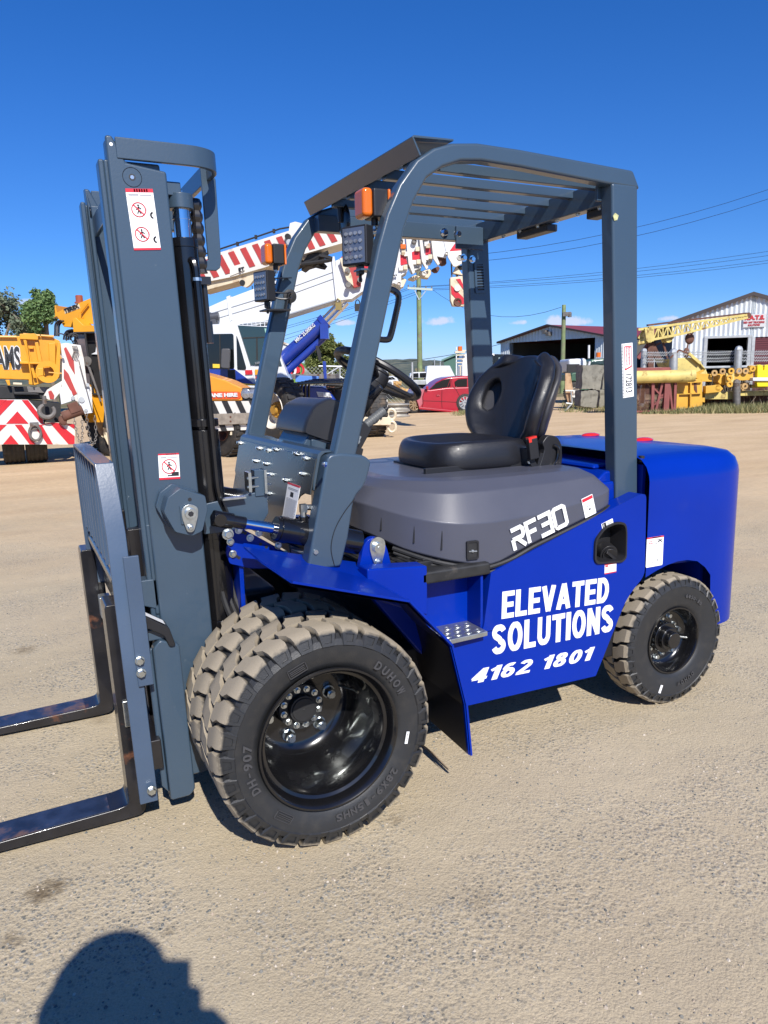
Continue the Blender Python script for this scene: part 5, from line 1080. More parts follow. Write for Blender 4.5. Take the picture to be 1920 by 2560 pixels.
xa,z0=PA([(400,1720)],-.36)[0]; m=M(); m.tube([(xa+.09*cos(a),-.40,z0+.02+.13*sin(a)-.08) for a in [2*pi*i/20 for i in range(20)]],.022,7,closed=True); m.box(xa-.07,xa+.07,-.38,-.33,z0,z0+.12); obj('tow_shackle',m,stl,cA)
m=M(); xl=PA([(25,2000)])[0][0]; xr=PA([(555,2000)])[0][0]
for i in range(2):
    a=xl+(xr-xl)*(.5*i)+.01; b=a+(xr-xl)*.48; r=.54
    prof=[(a,r*.7),(a,r*.93),(a+.03,r)]+[(a+.03+(b-a-.06)*(j/8),r-(.02 if j%2 else 0)) for j in range(9)]+[(b,r*.93),(b,r*.7)]
    m.T=Matrix.Translation((0,.35,.54))@Matrix.Rotation(-pi/2,4,'Z'); m.lathe([(rr_,xx) for xx,rr_ in prof],n=40); m.T=None
tw=obj('wheel',m,dtyre,cA)
# ---------------------------------------------------------------- red and white boom head + hooks
m=M(); hd=[(700,735),(760,725),(930,752),(965,900),(1000,1180),(1055,1240),(1070,1520),(960,1545),(890,1400),(830,1385),(705,1440),(680,1265),(715,1230),(715,900)]
m.prism(PA(hd,-.25),'xz',-.25,.12,0)
for q in ([(735,790),(760,770),(850,930),(865,1095),(800,985)],[(735,1020),(790,1080),(870,1270),(890,1310),(845,1335),(735,1130)]): m.prism(PA(q,-.26),'xz',-.262,-.248,1)
bh=obj('boom_head',m,[wht2,redp],cA,bev=.006)
m=M(); m.prism(PA([(500,1345),(545,1265),(650,1200),(720,1160),(700,1290),(620,1385),(560,1380)],-.22),'xz',-.22,.05,0); m.prism(PA([(555,1285),(590,1270),(625,1330),(620,1378),(575,1372)],-.23),'xz',-.232,-.218,1); obj('jib_foot',m,[wht2,redp],cA,bev=.006)
m=M(); m.prism(PA([(690,1260),(820,1275),(860,1385),(705,1435)],-.32),'xz',-.32,-.25); m.prism(PA([(890,1250),(1030,1260),(1070,1530),(960,1545),(900,1390)],-.34),'xz',-.34,-.28); obj('cheek_plate',m,wht,bh,bev=.006)
for (x,y,r) in ((840,1360,.035),(940,1380,.05),(990,1500,.03),(1010,1210,.03),(720,880,.02)):
    p=PA([(x,y)],-.34)[0]; m=M(); m.cyl((p[0],-.36,p[1]),(p[0],-.30,p[1]),r,14); obj('pin',m,galvw,bh)
for i,xx in enumerate((850,865,880,895)):
    P=PA([(xx-15,760),(xx+5,820),(xx-20,900)],-.28); m=M(); m.tube([(p[0],-.29-.01*i,p[1]) for p in P],.008,5); obj('wire_rope',m,stl,bh)
for a,b in (((905,920),(1060,1500)),((980,900),(1155,1395))):
    p,q=PA([a,b],-.38); m=M(); m.tube([(p[0],-.38,p[1]),(q[0],-.38,q[1])],.009,6); obj('wire_rope',m,stl,bh)
hk=PA([(540,1510)],-.45)[0]
m=M(); P=[(hk[0]+.12*cos(a),-.45,hk[1]+.11*sin(a)) for a in [radians(t) for t in range(110,400,18)]]; m.tube(P,[.03+.014*sin(i/15*pi) for i in range(len(P))],8); m.cyl((hk[0]-.02,-.45,hk[1]+.12),(hk[0]-.02,-.45,hk[1]+.26),.035,10)
o=obj('crane_hook',m,stl); o.parent=bh
m=M(); p=PA([(850,1530)],-.42)[0]; m.T=Matrix.Translation((p[0],-.42,p[1]))@Matrix.Rotation(radians(-18),4,'Y'); m.cyl((-.20,0,0),(.16,0,.0),.085,16); m.box(-.05,.12,-.1,.1,.0,.17); m.ball((-.22,0,-.06),.07,10,sq=(1,.6,1.3)); obj('ball_hook',m,brn,bh,bev=.006)
def chain(parent,F,P,y,n,mt=stl):
    S=smooth_path([(p[0],y,p[1]) for p in P],max(2,n//(len(P)-1)))
    for i in range(len(S)-1):
        a,b=S[i],S[i+1]; c_=(a+b)/2; d=(b-a).normalized(); sd=Vector((0,1,0)) if i%2 else d.cross(Vector((0,1,0))); m=M(); L=(b-a).length*.62
        m.tube([c_+d*L*cos(t)+sd*.020*sin(t) for t in [2*pi*j/8 for j in range(8)]],.007,4,closed=True); obj('chain_link',m,mt,parent)
chain(bh,F,PA([(845,1500),(870,1700),(925,1880),(950,1780),(945,1600)],-.45),-.45,24); chain(bh,F,PA([(995,1540),(1020,1750),(1070,1890),(1105,1800),(1090,1560)],-.45),-.45,24)
# ---------------------------------------------------------------- B: pick-and-carry crane (yellow cab, striped boom)
F=Fr(13.9,420,turn=.14); cB=fthing('pick_and_carry_crane',F,'yellow articulated crane with orange nose reading CRANE HIRE and a red and white striped boom','crane')
def PB(f,pts,dy=0): return F.P([f(*p) for p in pts],dy)
def ply(f,pts,y0,y1,mt_,nm,par=None,bev=.01,k=None):
    m=M(); m.prism(PB(f,pts,y0),'xz',y0,y1); return obj(nm,m,mt_,par or cB,bev=bev)
ply(zA,[(850,560),(1165,575),(1250,575),(1250,1640),(960,1625),(860,1400),(850,700)],.12,1.4,blk,'cab_interior')
ply(zA,[(830,445),(870,430),(960,520),(1250,530),(1250,590),(845,605)],-.05,.3,yel,'cab_roof')
ply(zA,[(1170,580),(1215,580),(1290,1330),(1250,1330)],-.04,.10,yel,'cab_pillar')
ply(zA,[(950,1200),(1030,1210),(1075,1320),(1330,1330),(1330,1645),(1000,1640),(960,1530)],-.02,.5,yel,'cab_door')
m=M(); m.prism(PB(zA,[(875,620),(985,625),(1010,900),(1050,1310),(960,1180),(880,900)],.02),'xz',.02,.03); obj('cab_window',m,mat('dusty_glass',(.10,.09,.10),.15,0,.6,var=.4,vs=5),cB)
for a,b,r in (((855,610),(1180,605),.02),((980,610),(1075,1310),.02),((1075,1315),(1240,1330),.02),((1060,1310),(1240,1310),.012)):
    p,q=PB(zA,[a,b],-.06); m=M(); m.tube([(p[0],-.06,p[1]),(q[0],-.06,q[1])],r,6); obj('window_frame',m,blk,cB)
m=M(); m.prism(PB(zA,[(1110,760),(1195,755),(1200,860),(1050,855),(1100,830)],.08),'xz',.08,.11); obj('paper_stack',m,wht,cB)
p,q=PB(zA,[(1030,1000),(1165,1400)],-.1); m=M(); m.tube([(p[0],-.1,p[1]),(q[0],-.1,q[1])],.014,6); m.cyl((p[0]-.03,-.12,p[1]+.1),(p[0]-.03,-.1,p[1]+.1),.09,16); obj('mirror_arm',m,stl,cB)
ply(zA,[(1225,1250),(1290,1250),(1290,1720),(1180,1700)],-.1,.05,blk,'mudflap')
# boom
top=[(148,768),(170,768),(241,740),(300,717),(505,643),(725,575),(728,556),(738,553),(768,560),(780,572),(880,546)]
side=[zA(605,440),zA(632,415),zA(625,290),zA(640,292),zA(655,375),zA(745,325),zA(860,285),zA(1110,180),(300,722),(505,645),(722,577),(725,558),(738,554),(770,562),(780,575),(890,543),(890,596),(738,640),(735,648),(660,668),(575,692),(500,707),(245,806),zA(1130,520),zA(1000,500),zA(960,440),zA(835,470),zA(815,545),zA(735,540),zA(655,420)]
m=M(); m.prism(F.P(side,.25),'xz',.25,.85); bm=obj('boom',m,[yel],cB,bev=.012)
side2=[(470,657),(505,645),(722,577),(725,558),(738,554),(770,562),(780,575),(890,543),(890,598),(738,641),(660,669),(575,693),(500,708),(470,719)]
m=M(); m.prism(F.P(side2,.235),'xz',.235,.87,0)
tl_=lin((505,652),(722,584)); bl_=lin((505,703),(735,636))
for x in range(480,900,30):
    if 716<x<742: continue
    a,b=x,x+14; P=[(a,tl_(a)),(b,tl_(b)),(b+24,bl_(b+24)),(a+24,bl_(a+24))]
    if x>770: P=[(a,lin((780,580),(890,548))(a)),(b,lin((780,580),(890,548))(b)),(b+20,lin((780,622),(890,588))(b+20)),(a+20,lin((780,622),(890,588))(a+20))]
    m.prism(F.P(P,.225),'xz',.222,.24,1)
m.prism(F.P([(575,668),(612,657),(612,676),(575,690)],.22),'xz',.216,.23,0)
bs=obj('striped_boom_section',m,[wht2,redp],bm)
m=M(); m.prism(F.P([(500,706),(660,667),(662,686),(610,700),(500,730)],.30),'xz',.30,.80); m.prism(F.P([(660,650),(742,632),(742,652),(660,672)],.30),'xz',.28,.80); obj('boom_bottom_plate',m,crm,bm,bev=.01)
m=M(); m.prism(rp(F.P([zC(425,690),zC(470,680),zC(590,650),zC(590,690),zC(540,755),zC(500,780),zC(440,760)],.2),.02,2),'xz',.2,.3); p=F.L(*zC(462,728),.19); m.cyl((p[0],.18,p[1]),(p[0],.31,p[1]),.05,14,1); obj('boom_lug',m,[crm,blk],bm)
for i,(a,b,c_) in enumerate([((755,662),(800,640),(830,650)),((740,672),(775,662),(820,630)),((735,648),(790,650),(810,668))]):
    m=M(); m.tube(smooth_path([(F.L(*q,.3)[0],.25+.07*i,F.L(*q,.3)[1]) for q in (a,c_,b)],5),.035,7); obj('hose_bundle',m,blk,bm)
m=M(); m.prism(F.P([zC(1130,480),zC(1190,400),zC(1340,400),zC(1310,450),zC(1280,520),zC(1150,560),zC(1100,600)],.35),'xz',.35,.7); obj('sheave_bracket',m,blk,bm,bev=.02)
m=M(); P=[F.L(*q,.3) for q in ((470,655),(600,612),(700,578),(723,574))]; m.tube([(a,.3,b+.04) for a,b in P],.016,6); 
for q in ((594,615),(640,598),(685,583)): a=F.L(*q,.3); m.box(a[0]-.02,a[0]+.02,.28,.32,a[1],a[1]+.07)
obj('boom_cable',m,blk,bm)
for q in ((720,592),(724,606)): a=F.L(*q,.2); m=M(); m.cyl((a[0],.16,a[1]),(a[0],.24,a[1]),.05,16); obj('pulley',m,blk if q[1]<600 else galvw,bm)
flattext(bm,F,'0.5T',zC(880,465),zC(1010,430),zC(880,410),.215,blackv,off=.02); flattext(bm,F,'ET',zC(430,612),zC(490,598),zC(425,568),.212,blackv,off=.0)
flattext(bm,F,'TEREX',zA(752,378),zA(915,315),zA(745,332),.24,blackv,off=.02)
m=M(); m.prism(F.P([zA(745,330),zA(910,275),zA(925,325),zA(748,388)],.246),'xz',.243,.25); obj('name_plate',m,crm,bm)
for a,b in (((930,380),(1020,265)),((930,370),(930,480))):
    p,q=PB(zA,[a,b],.2); m=M(); m.tube([(p[0],.18,p[1]),(q[0],.18,q[1])],.022,7); obj('boom_handle',m,yel,bm)
m=M(); p=PB(zA,[(915,240)],.4)[0]; m.cyl((p[0],.4,p[1]-.05),(p[0],.4,p[1]-.02),.09,18); m.cyl((p[0],.4,p[1]-.02),(p[0],.4,p[1]+.09),.068,18); m.cyl((p[0],.4,p[1]+.09),(p[0],.4,p[1]+.10),.06,18); obj('beacon',m,mat('beacon_amber',(.30,.07,.02),.25,0,.6),cB)
for i in range(3):
    P=PB(zA,[(665+6*i,650),(668+5*i,590),(672+6*i,520),(700+9*i,480),(735,472)],.2); m=M(); m.tube(smooth_path([(a,.1+.05*i,b) for a,b in P],6),.016,8); obj('hydraulic_hose',m,stl if i==1 else blk,bm)
for i in range(4):
    P=PB(zA,[(750+9*i,690),(762+9*i,630),(790+6*i,590),(850,575)],.1); m=M(); m.tube(smooth_path([(a,.05+.05*i,b) for a,b in P],6),.017,8); obj('hydraulic_hose',m,blk,bm)
# nose
ply(zB,[(-350,1120),(95,1230),(290,1290),(460,1370),(465,1512),(-350,1512)],-.3,.25,org,'nose_cover',bev=.02)
m=M(); m.prism(rp(PB(zB,[(-60,1408),(425,1412),(450,1430),(450,1480),(425,1492),(-60,1492)],-.31),.01,2),'xz',-.315,-.30); obj('name_band',m,mat('orange_red_band',(.62,.075,.012),.5),cB)
flattext(cB,F,'CRANE HIRE',zB(20,1476),zB(418,1468),zB(20,1432),-.316,wht,off=.05)
ply(zB,[(468,1372),(640,1372),(640,1512),(468,1512)],-.28,.2,blk,'headlamp_panel')
for xx in (507,582):
    p=PB(zB,[(xx,1432)],-.3)[0]; m=M(); m.lathe([(.085,.02),(.088,-.015),(.078,-.02),(.076,-.012),(.05,-.022),(0.001,-.028)],(p[0],-.30,p[1]),24); obj('headlamp',m,lens,cB)
m=M(); m.prism(PB(zB,[(100,1520),(640,1514),(640,1830),(165,1848)],-.35),'xz',-.35,-.30,0)
tt=lin((0,1519),(640,1514)); bb=lin((0,1850),(640,1832))
for x in range(-60,620,150): m.prism(PB(zB,[(x,tt(x)),(x+62,tt(x)),(x+62+150,bb(x)),(x+150,bb(x))],-.36),'xz',-.362,-.348,1)
obj('hazard_board',m,[wht2,blk],cB,flat=True)
m=M(); m.prism(PB(zB,[(60,1662),(600,1645),(600,1765),(60,1785)],-.42),'xz',-.42,-.34); b_=obj('timber_bumper',m,wood,cB,bev=.008)
for yy in (1692,1740):
    p=PB(zB,[(338,yy)],-.42)[0]; m=M(); m.cyl((p[0],-.425,p[1]),(p[0],-.40,p[1]),.018,10); obj('bolt',m,brn,b_)
m=M(); m.prism(PB(zB,[(340,1850),(375,1848),(375,1890),(335,1890)],-.3),'xz',-.32,-.28); obj('bracket',m,crm,cB)
wheel3(F,*zB(330,1950),.56,.42,radians(-38),cB,.27,brn,brn,y=.1)
wheel3(F,*zA(1330,1800),.66,.42,radians(-28),cB,.34,crm,yel,y=.35)
m=M(); m.prism(PB(zA,[(1190,1690),(1290,1700),(1300,1960),(1240,1890),(1200,1800)],.0),'xz',.0,.05); obj('mudguard',m,crm,cB)
m=M(); m.box(-1.2,1.2,.2,1.2,.45,.95); obj('chassis',m,blk,cB,bev=.03)
# ---------------------------------------------------------------- C: white and blue crane
F=Fr(17.2,700,turn=-.02); cC=fthing('mobile_crane',F,'white and blue crane whose raised white boom rests on a blue ram','crane')
def plc(f,pts,y0,y1,mt_,nm,par=None,bev=.012):
    m=M(); m.prism(F.P([f(*p) for p in pts],y0),'xz',y0,y1); return obj(nm,m,mt_,par or cC,bev=bev)
def hexp(f,front,back,yf,yb):          # loft between two silhouettes
    a=[(x,yf,z) for x,z in F.P([f(*p) for p in front],yf)]; b=[(x,yb,z) for x,z in F.P([f(*p) for p in back],yb)]; return a,b
cab=[(40,680),(60,668),(395,660),(412,680),(620,1330),(400,1345),(105,1290),(40,1290)]
plc(zB,cab,0,1.2,wht,'cab',bev=.03)
plc(zB,[(412,672),(770,690),(1000,1322),(620,1330)],.10,1.0,wht,'cab_front',bev=.02)
m=M(); m.prism(F.P([zB(*p) for p in [(417,678),(772,697),(905,1125),(562,1120)]],.07),'xz',.07,.10); ws=obj('windscreen',m,gls2,cC,bev=.005)
m=M(); m.prism(F.P([zB(*p) for p in [(712,712),(772,716),(780,765),(722,760)]],.06),'xz',.06,.068); obj('sun_strip',m,mat('green_tint',(.25,.45,.38),.2),ws)
m=M(); m.prism(F.P([zB(*p) for p in [(620,810),(635,810),(640,1060),(622,1060)]],.06),'xz',.06,.068); m.prism(F.P([zB(*p) for p in [(470,812),(790,800),(792,812),(475,826)]],.06),'xz',.06,.067); obj('wiper',m,blk,ws)
m=M(); m.prism(rp(F.P([zB(*p) for p in [(68,775),(370,770),(380,1160),(95,1160)]],-.02),.05,3),'xz',-.02,.01); sw_=obj('side_window',m,gls,cC)
plc(zB,[(212,778),(224,778),(230,1158),(218,1158)],-.035,-.02,blk,'window_divider',sw_,bev=0)
m=M(); m.prism(rp(F.P([zB(*p) for p in [(402,785),(430,860),(512,1150),(500,1170),(412,1165)]],-.02),.03,3),'xz',-.02,.01); obj('quarter_window',m,gls,cC)
plc(zB,[(140,1105),(218,1107),(218,1150),(142,1148)],-.03,-.02,mat('yellow_sticker',(.7,.5,.04),.5),'window_sticker',sw_,bev=0)
m=M(); m.prism(F.P([zB(*p) for p in [(40,1162),(378,1160),(605,1330),(400,1345),(105,1292),(40,1240)]],-.01),'xz',-.012,.0); obj('lower_door_panel',m,blu2,cC,flat=True)
plc(zB,[(405,1312),(625,1330),(650,1345),(410,1342)],-.02,.02,mat('yellow_line',(.6,.42,.03),.5),'yellow_band',bev=0)
m=M(); m.prism(rp(F.P([zB(*p) for p in [(238,935),(335,935),(330,1160),(230,1150)]],-.25),.04,3),'xz',-.28,-.2); mr=obj('mirror',m,mat('mirror_shell',(.07,.07,.075),.4),cC,bev=.02)
P=F.P([zB(*p) for p in [(325,1080),(318,1180),(315,1300)]],-.25); m=M(); m.tube([(a,-.25,b) for a,b in P],.022,7); p=P[1]; m.box(p[0]-.02,p[0]+.14,-.28,-.22,p[1]-.26,p[1]+.02); obj('mirror_arm',m,blk,mr)
m=M()
for i in range(7):
    a=F.L(*zB(430+48*i,658),.3)[0]; b=F.L(*zB(430+48*i,658),.3)[1]; m.box(a,a+.012,.2,.24,b-.1,b+.04); m.box(a,a+.10,.2,.22,b+.03,b+.045)
for q in ((110,655),(150,655)): a=F.L(*zB(*q),.3); m.box(a[0],a[0]+.03,.2,.24,a[1]-.08,a[1]+.03)
obj('roof_rail',m,wht,cC)
a=F.L(*zB(130,585),.2); m=M(); m.cyl((a[0]-.15,.2,a[1]-.02),(a[0]+.0,.2,a[1]),.105,20); m.cyl((a[0],.2,a[1]),(a[0]+.16,.2,a[1]+.02),.09,16); m.box(a[0]-.05,a[0]+.1,.12,.3,a[1]-.22,a[1]-.05); obj('air_horn',m,mat('horn_grey',(.06,.065,.08),.4),cC)
for q in ((545,300,630),(578,240,640),(592,400,640)):
    a=F.L(*zB(q[0],q[1]),.5); b=F.L(*zB(q[0]+4,q[2]),.5); m=M(); m.tube([(a[0],.5,a[1]),(b[0],.5,b[1])],.012,6); obj('aerial',m,blk,cC)
for q in ((635,1200),(640,1240)): 
    p=F.L(*zB(*q),.05); m=M(); m.box(p[0]-.06,p[0]+.1,.06,.07,p[1]-.05,p[1]+.07 if q[1]<1220 else p[1]); obj('sticker',m,redp if q[1]>1220 else yel,cC)
p=F.L(*zB(540,1197),-.02); m=M(); m.box(p[0]-.08,p[0]+.08,-.03,-.01,p[1]-.05,p[1]+.05); obj('sticker',m,redb,cC)
flattext(cC,F,'NA',zB(838,1286),zB(884,1288),zB(838,1256),.085,blackv,off=.02)
flattext(cC,F,'3,000KG',zB(612,1112),zB(705,1100),zB(612,1085),.06,greyv,off=.0)
# chassis
plc(zB,[(600,1335),(900,1340),(1040,1380),(1040,1500),(620,1500),(620,1420)],.25,1.5,blk,'chassis')
plc(zB,[(920,1325),(1060,1335),(1100,1420),(1080,1620),(1020,1500),(960,1400)],.0,1.0,blu2,'wheel_guard',bev=.03)
plc(z4,[(150,600),(440,608),(520,660),(575,740),(575,900),(170,900)],.1,1.2,blu2,'front_bonnet',bev=.03)
plc(z4,[(560,720),(700,740),(700,900),(560,900)],.5,1.5,crm,'front_beam')
m=M(); m.prism(F.P([z4(*p) for p in [(378,660),(512,672),(537,720),(398,712)]],.06),'xz',.05,.09); pl_=obj('number_plate',m,wht,cC); flattext(pl_,F,'135 RUE',z4(402,706),z4(526,714),z4(396,672),.045,greyv,off=.01,lift=.01)
m=M(); m.prism(F.P([z4(*p) for p in [(165,650),(235,655),(235,730),(170,735)]],.05),'xz',.03,.1); obj('headlamp',m,lens,cC,bev=.02)
for i in range(5):
    x0=150+36*i; P=F.P([z4(*p) for p in [(x0,960),(x0-2,700),(x0,620-8*i),(x0+30,580-8*i),(x0+90,572-8*i),(700,560-6*i)]],-.15-.0*i); m=M(); m.tube(smooth_path([(a,-.15+.06*i,b) for a,b in P],5),.03,7); obj('bull_bar_tube',m,blackp,cC)
plc(z4,[(160,490),(400,500),(400,560),(160,560)],.9,1.1,mat('light_blue_steel',(.08,.20,.5),.5),'deck_frame'); plc(z4,[(440,345),(475,345),(485,530),(455,530)],.3,.4,blu2,'mirror_post')
plc(z4,[(365,190),(395,180),(425,260),(430,345),(400,340)],.3,.36,blk,'far_mirror')
plc(z4,[(480,570),(740,570),(740,700),(560,700)],.5,.9,blk,'engine_block')
R0=random.Random(9)
for i in range(8):
    P=F.P([z4(480+R0.random()*180,580+R0.random()*100) for _ in range(3)],.4); m=M(); m.tube(smooth_path([(a,.35+.1*R0.random(),b) for a,b in P],4),.03,6); obj('hydraulic_hose',m,blk if i%3 else brn,cC)
plc(z4,[(950,735),(1115,735),(1120,905),(940,905)],.0,.9,wht2,'front_corner',bev=.02)
m=M()
for q in ([(1010,740),(1060,740),(1110,860),(1112,905)],[(960,800),(985,800),(1030,905),(970,905)]): m.prism(F.P([z4(*p) for p in q],-.005),'xz',-.012,.0)
obj('blue_stripe',m,blu2,cC,flat=True)
plc(z4,[(700,925),(1150,925),(1150,1010),(700,1010)],-.2,.5,crm,'front_bumper',bev=.02)
p=F.L(*z4(1158,960),-.1)
for dz in (.14,-.14): 
    m=M(); m.tube([(p[0]+.09*cos(t),-.1,p[1]+dz+.12*sin(t)) for t in [2*pi*i/16 for i in range(16)]],.035,6,closed=True); obj('tow_ring',m,crm,cC)
wheel3(F,*zB(870,1750),.70,.5,radians(-44),cC,.42,mat('wheel_off_white',(.55,.52,.46),.5,var=.1,vs=4),mat('hub_ochre',(.42,.22,.03),.6),y=-.35)
wheel3(F,*z4(960,1080),.60,.45,radians(-75),cC,.3,stl,stl,y=.35)
wheel3(F,430*1.157,1130,.6,.45,radians(-48),cC,.3,crm,crm,y=2.2)
# boom of C
def plb(pts,y0,y1,mt_,nm,par=None,bev=.015,f=lambda x,y:(x,y)):
    m=M(); m.prism(F.P([f(*p) for p in pts],y0),'xz',y0,y1); return obj(nm,m,mt_,par or cC,bev=bev)
mb=plb([(470,790),(565,748),(833,647),(843,752),(663,808),(560,830),(470,850)],.3,1.05,wht,'boom')
m=M()
for d in (30,47):
    P=F.P([(470,830-d+18),(660,775-d+15),(838,715-d+10)],.29); m.tube([(a,.29,b) for a,b in P],.009,4)
P=F.P([(600,812),(663,803),(838,750)],.29); m.tube([(a,.29,b) for a,b in P],.018,5)
obj('boom_seam',m,mat('seam_grey',(.35,.38,.42),.5),mb)
plb([(828,643),(836,640),(848,752),(840,757)],.24,1.1,wht,'collar',mb); plb([(565,742),(575,738),(582,800),(574,804)],.28,1.08,wht,'collar',mb)
plb([(838,652),(1000,585),(1004,720),(985,708),(905,730),(880,748),(845,752)],.34,1.0,wht,'boom_section',mb)
plb([(852,642),(885,632),(888,650),(905,690),(902,715),(885,720),(862,690)],.2,.3,redp,'rocker_plate',mb); plb([(848,646),(860,642),(880,690),(884,716),(866,700)],.18,.22,crm,'rocker_flange',mb)
for q in ((869,677),(871,712),(900,700)): a=F.L(*q,.18); m=M(); m.cyl((a[0],.12,a[1]),(a[0],.22,a[1]),.06,14); obj('pin',m,stl,mb)
m=M(); m.prism(F.P([(903,628),(932,616),(945,640),(935,690),(915,680),(905,660)],.33),'xz',.322,.338,0); obj('red_marking',m,redb,mb,flat=True)
for q,w_ in (((846,752),.1),((894,755),.1)):
    a=F.L(*q,.2); m=M(); m.box(a[0]-.07,a[0]+.07,.17,.25,a[1]-.2,a[1]-.04); m.tube([(a[0]+.05*cos(t),.21,a[1]-.04+.09*sin(t)) for t in [pi*i/8 for i in range(9)]],.013,6); obj('padlock',m,mat('brass',(.35,.26,.1),.4,.8) if q[0]<880 else blk,mb)
# telescopic sections and head (D crop)
for pts,y0,y1,mt_ in [([(150,1200),(300,1290),(350,1280),(410,1150),(330,1110),(200,1010),(150,1010)],.5,.8,crm),([(200,330),(370,280),(440,900),(420,1010),(260,1110),(190,950)],.36,.98,wht),([(430,340),(640,240),(700,800),(680,930),(520,1000),(440,880)],.38,.96,wht),([(640,1000),(850,950),(850,1050),(800,1120),(700,1110),(640,1060)],.5,.8,crm),([(430,1130),(560,1060),(660,1090),(540,1160)],.5,.8,crm),([(670,330),(860,270),(900,700),(870,830),(740,860),(700,760)],.40,.94,wht),([(860,960),(980,900),(1010,940),(980,1000),(920,1005)],.5,.8,brn),([(870,290),(1050,290),(1130,700),(1130,760),(940,730)],.42,.9,wht),([(960,750),(1120,750),(1130,860),(1060,880),(1000,850)],.5,.8,brn),([(1040,290),(1540,330),(1540,640),(1180,650),(1130,720)],.40,.92,wht)]:
    plb(pts,y0,y1,mt_,'boom_section',mb,f=zD)
for x0 in (380,620,830):
    o_=[(x0,270-(x0-380)*.03),(x0+50,270-(x0-380)*.03),(x0+110,700),(x0+180,1020-(x0-380)*.35),(x0+140,1050-(x0-380)*.35),(x0+60,860-(x0-380)*.2)]
    plb(o_,.28,.36,wht2,'collar',mb,f=zD,bev=.01)
plb([(1140,640),(1520,610),(1520,800),(1300,920),(1250,915),(1150,740)],.30,.36,wht2,'head_cheek',mb,f=zD); plb([(1330,900),(1520,860),(1520,930),(1390,950)],.4,.7,blk,'sheave',mb,f=zD)
for pts in ([(240,715),(380,685),(420,860),(265,900)],[(505,650),(640,600),(655,770),(515,800)],[(745,585),(835,550),(850,680),(750,705)],[(1180,635),(1395,332),(1525,620)]):
    m=M(); y=.395 if pts[0][0]>1000 else .35 if pts[0][0]<500 else .37 if pts[0][0]<700 else .39; m.prism(F.P([zD(*p) for p in pts],y),'xz',y-.008,y+.006); obj('red_marking',m,redb,mb,flat=True)
for (x,y,r) in ((300,455,.06),(545,450,.06),(760,400,.06),(1460,490,.06),(1370,740,.07),(272,1215,.05),(722,1040,.05),(1130,670,.04)):
    a=F.L(*zD(x,y),.3); m=M(); m.lathe([(r,.08),(r,-.02),(r*.7,-.03),(r*.6,.0),(.001,.0)],(a[0],.3,a[1]),18); obj('roller',m,stl if y<600 else wht2,mb)
for i,(x,y) in enumerate([(350,670),(395,690),(600,600),(760,510),(790,540),(300,950),(380,930),(540,840),(620,830),(760,760),(830,740)]):
    a=F.L(*zD(x,y),.33); m=M(); m.box(a[0]-.045,a[0]+.05,.28,.36,a[1]-.05,a[1]+.05); obj('slide_block',m,wht2 if i%2 else crm,mb,bev=.01)
for t_,bl,br,tl in (('18.61',(570,955),(670,920),(565,915)),('18.30',(770,870),(870,835),(765,825)),('5.95',(130,1110),(240,1080),(130,1075))): flattext(mb,F,t_,zD(*bl),zD(*br),zD(*tl),.27,blackv,off=.02)
flattext(mb,F,'LACE',(905,640),(935,630),(905,628),.31,greyv,off=0)
m=M(); m.box(*(lambda a:(a[0]-.06,a[0]+.06))(F.L(*zD(345,552),.3)),.27,.34,*(lambda a:(a[1]-.05,a[1]+.05))(F.L(*zD(345,552),.3))); obj('marker_lamp',m,amber,mb,bev=.01)
for x in (1215,1300,1318):
    a=F.L(*zD(x,860),.5); b=F.L(*zD(x+8,1100),.5); m=M(); m.tube([(a[0],.5,a[1]),(b[0],.5,b[1])],.018,6); obj('hoist_rope',m,stl,mb)
plb([(1240,1030),(1310,890),(1400,1040),(1500,1050),(1500,1070),(1410,1070)],.42,.6,crm,'rope_guide',mb,f=zD)
hb_=plb([(1192,1110),(1500,1070),(1500,1610),(1420,1625),(1240,1620),(1200,1520)],.38,.62,crm,'hook_block',mb,f=zD)
m=M()
for q in ([(1300,1140),(1375,1130),(1470,1330),(1470,1380),(1330,1180)],[(1210,1250),(1460,1500),(1440,1590),(1390,1590),(1215,1400)]): m.prism(F.P([zD(*p) for p in q],.37),'xz',.366,.385)
obj('red_marking',m,redb,hb_,flat=True)
a=F.L(*zD(1330,1555),.36); m=M(); m.lathe([(.10,.02),(.085,-.03),(.06,-.02),(.05,.01),(.001,.01)],(a[0],.36,a[1]),18); obj('block_pin',m,brn,hb_)
a=F.L(*zD(1320,1300),.36); m=M(); m.cyl((a[0],.33,a[1]),(a[0],.38,a[1]),.07,14); obj('block_bolt',m,wht2,hb_)
# ram
a=F.L(660,940,.5); b=F.L(806,809,.5); A=Vector((a[0],.5,a[1])); B=Vector((b[0],.5,b[1])); m=M(); m.cyl(A,B,.155,28); d=(B-A).normalized(); m.cyl(B-d*.02,B+d*.10,.18,28); m.cyl(A+Vector((0,.1,-.34)),A+d*1.9+Vector((0,.1,-.30)),.10,18); m.box(B.x-.05,B.x+.14,.3,.7,B.z-.35,B.z-.02); ram=obj('lifting_ram',m,blu2,cC)
c_=F.L(868,752,.5); 
for dz,r in ((.05,.07),(-.10,.06)): m=M(); m.cyl(B+Vector((0,0,dz)),Vector((c_[0],.5,c_[1]+dz+.06)),r,18); obj('chrome_rod',m,chrome,ram)
m=M(); A2=Vector((F.L(743,858,.33)[0],.335,F.L(743,858,.33)[1])); B2=Vector((F.L(790,816,.33)[0],.335,F.L(790,816,.33)[1])); xd=(B2-A2); m.T=frame(A2,xd,Vector((0,-1,0)).cross(xd.normalized())); m.text('MRC 25,000KG',.10,xd.length,off=.02,ext=.012); obj('lettering',m,wht,ram,flat=True)
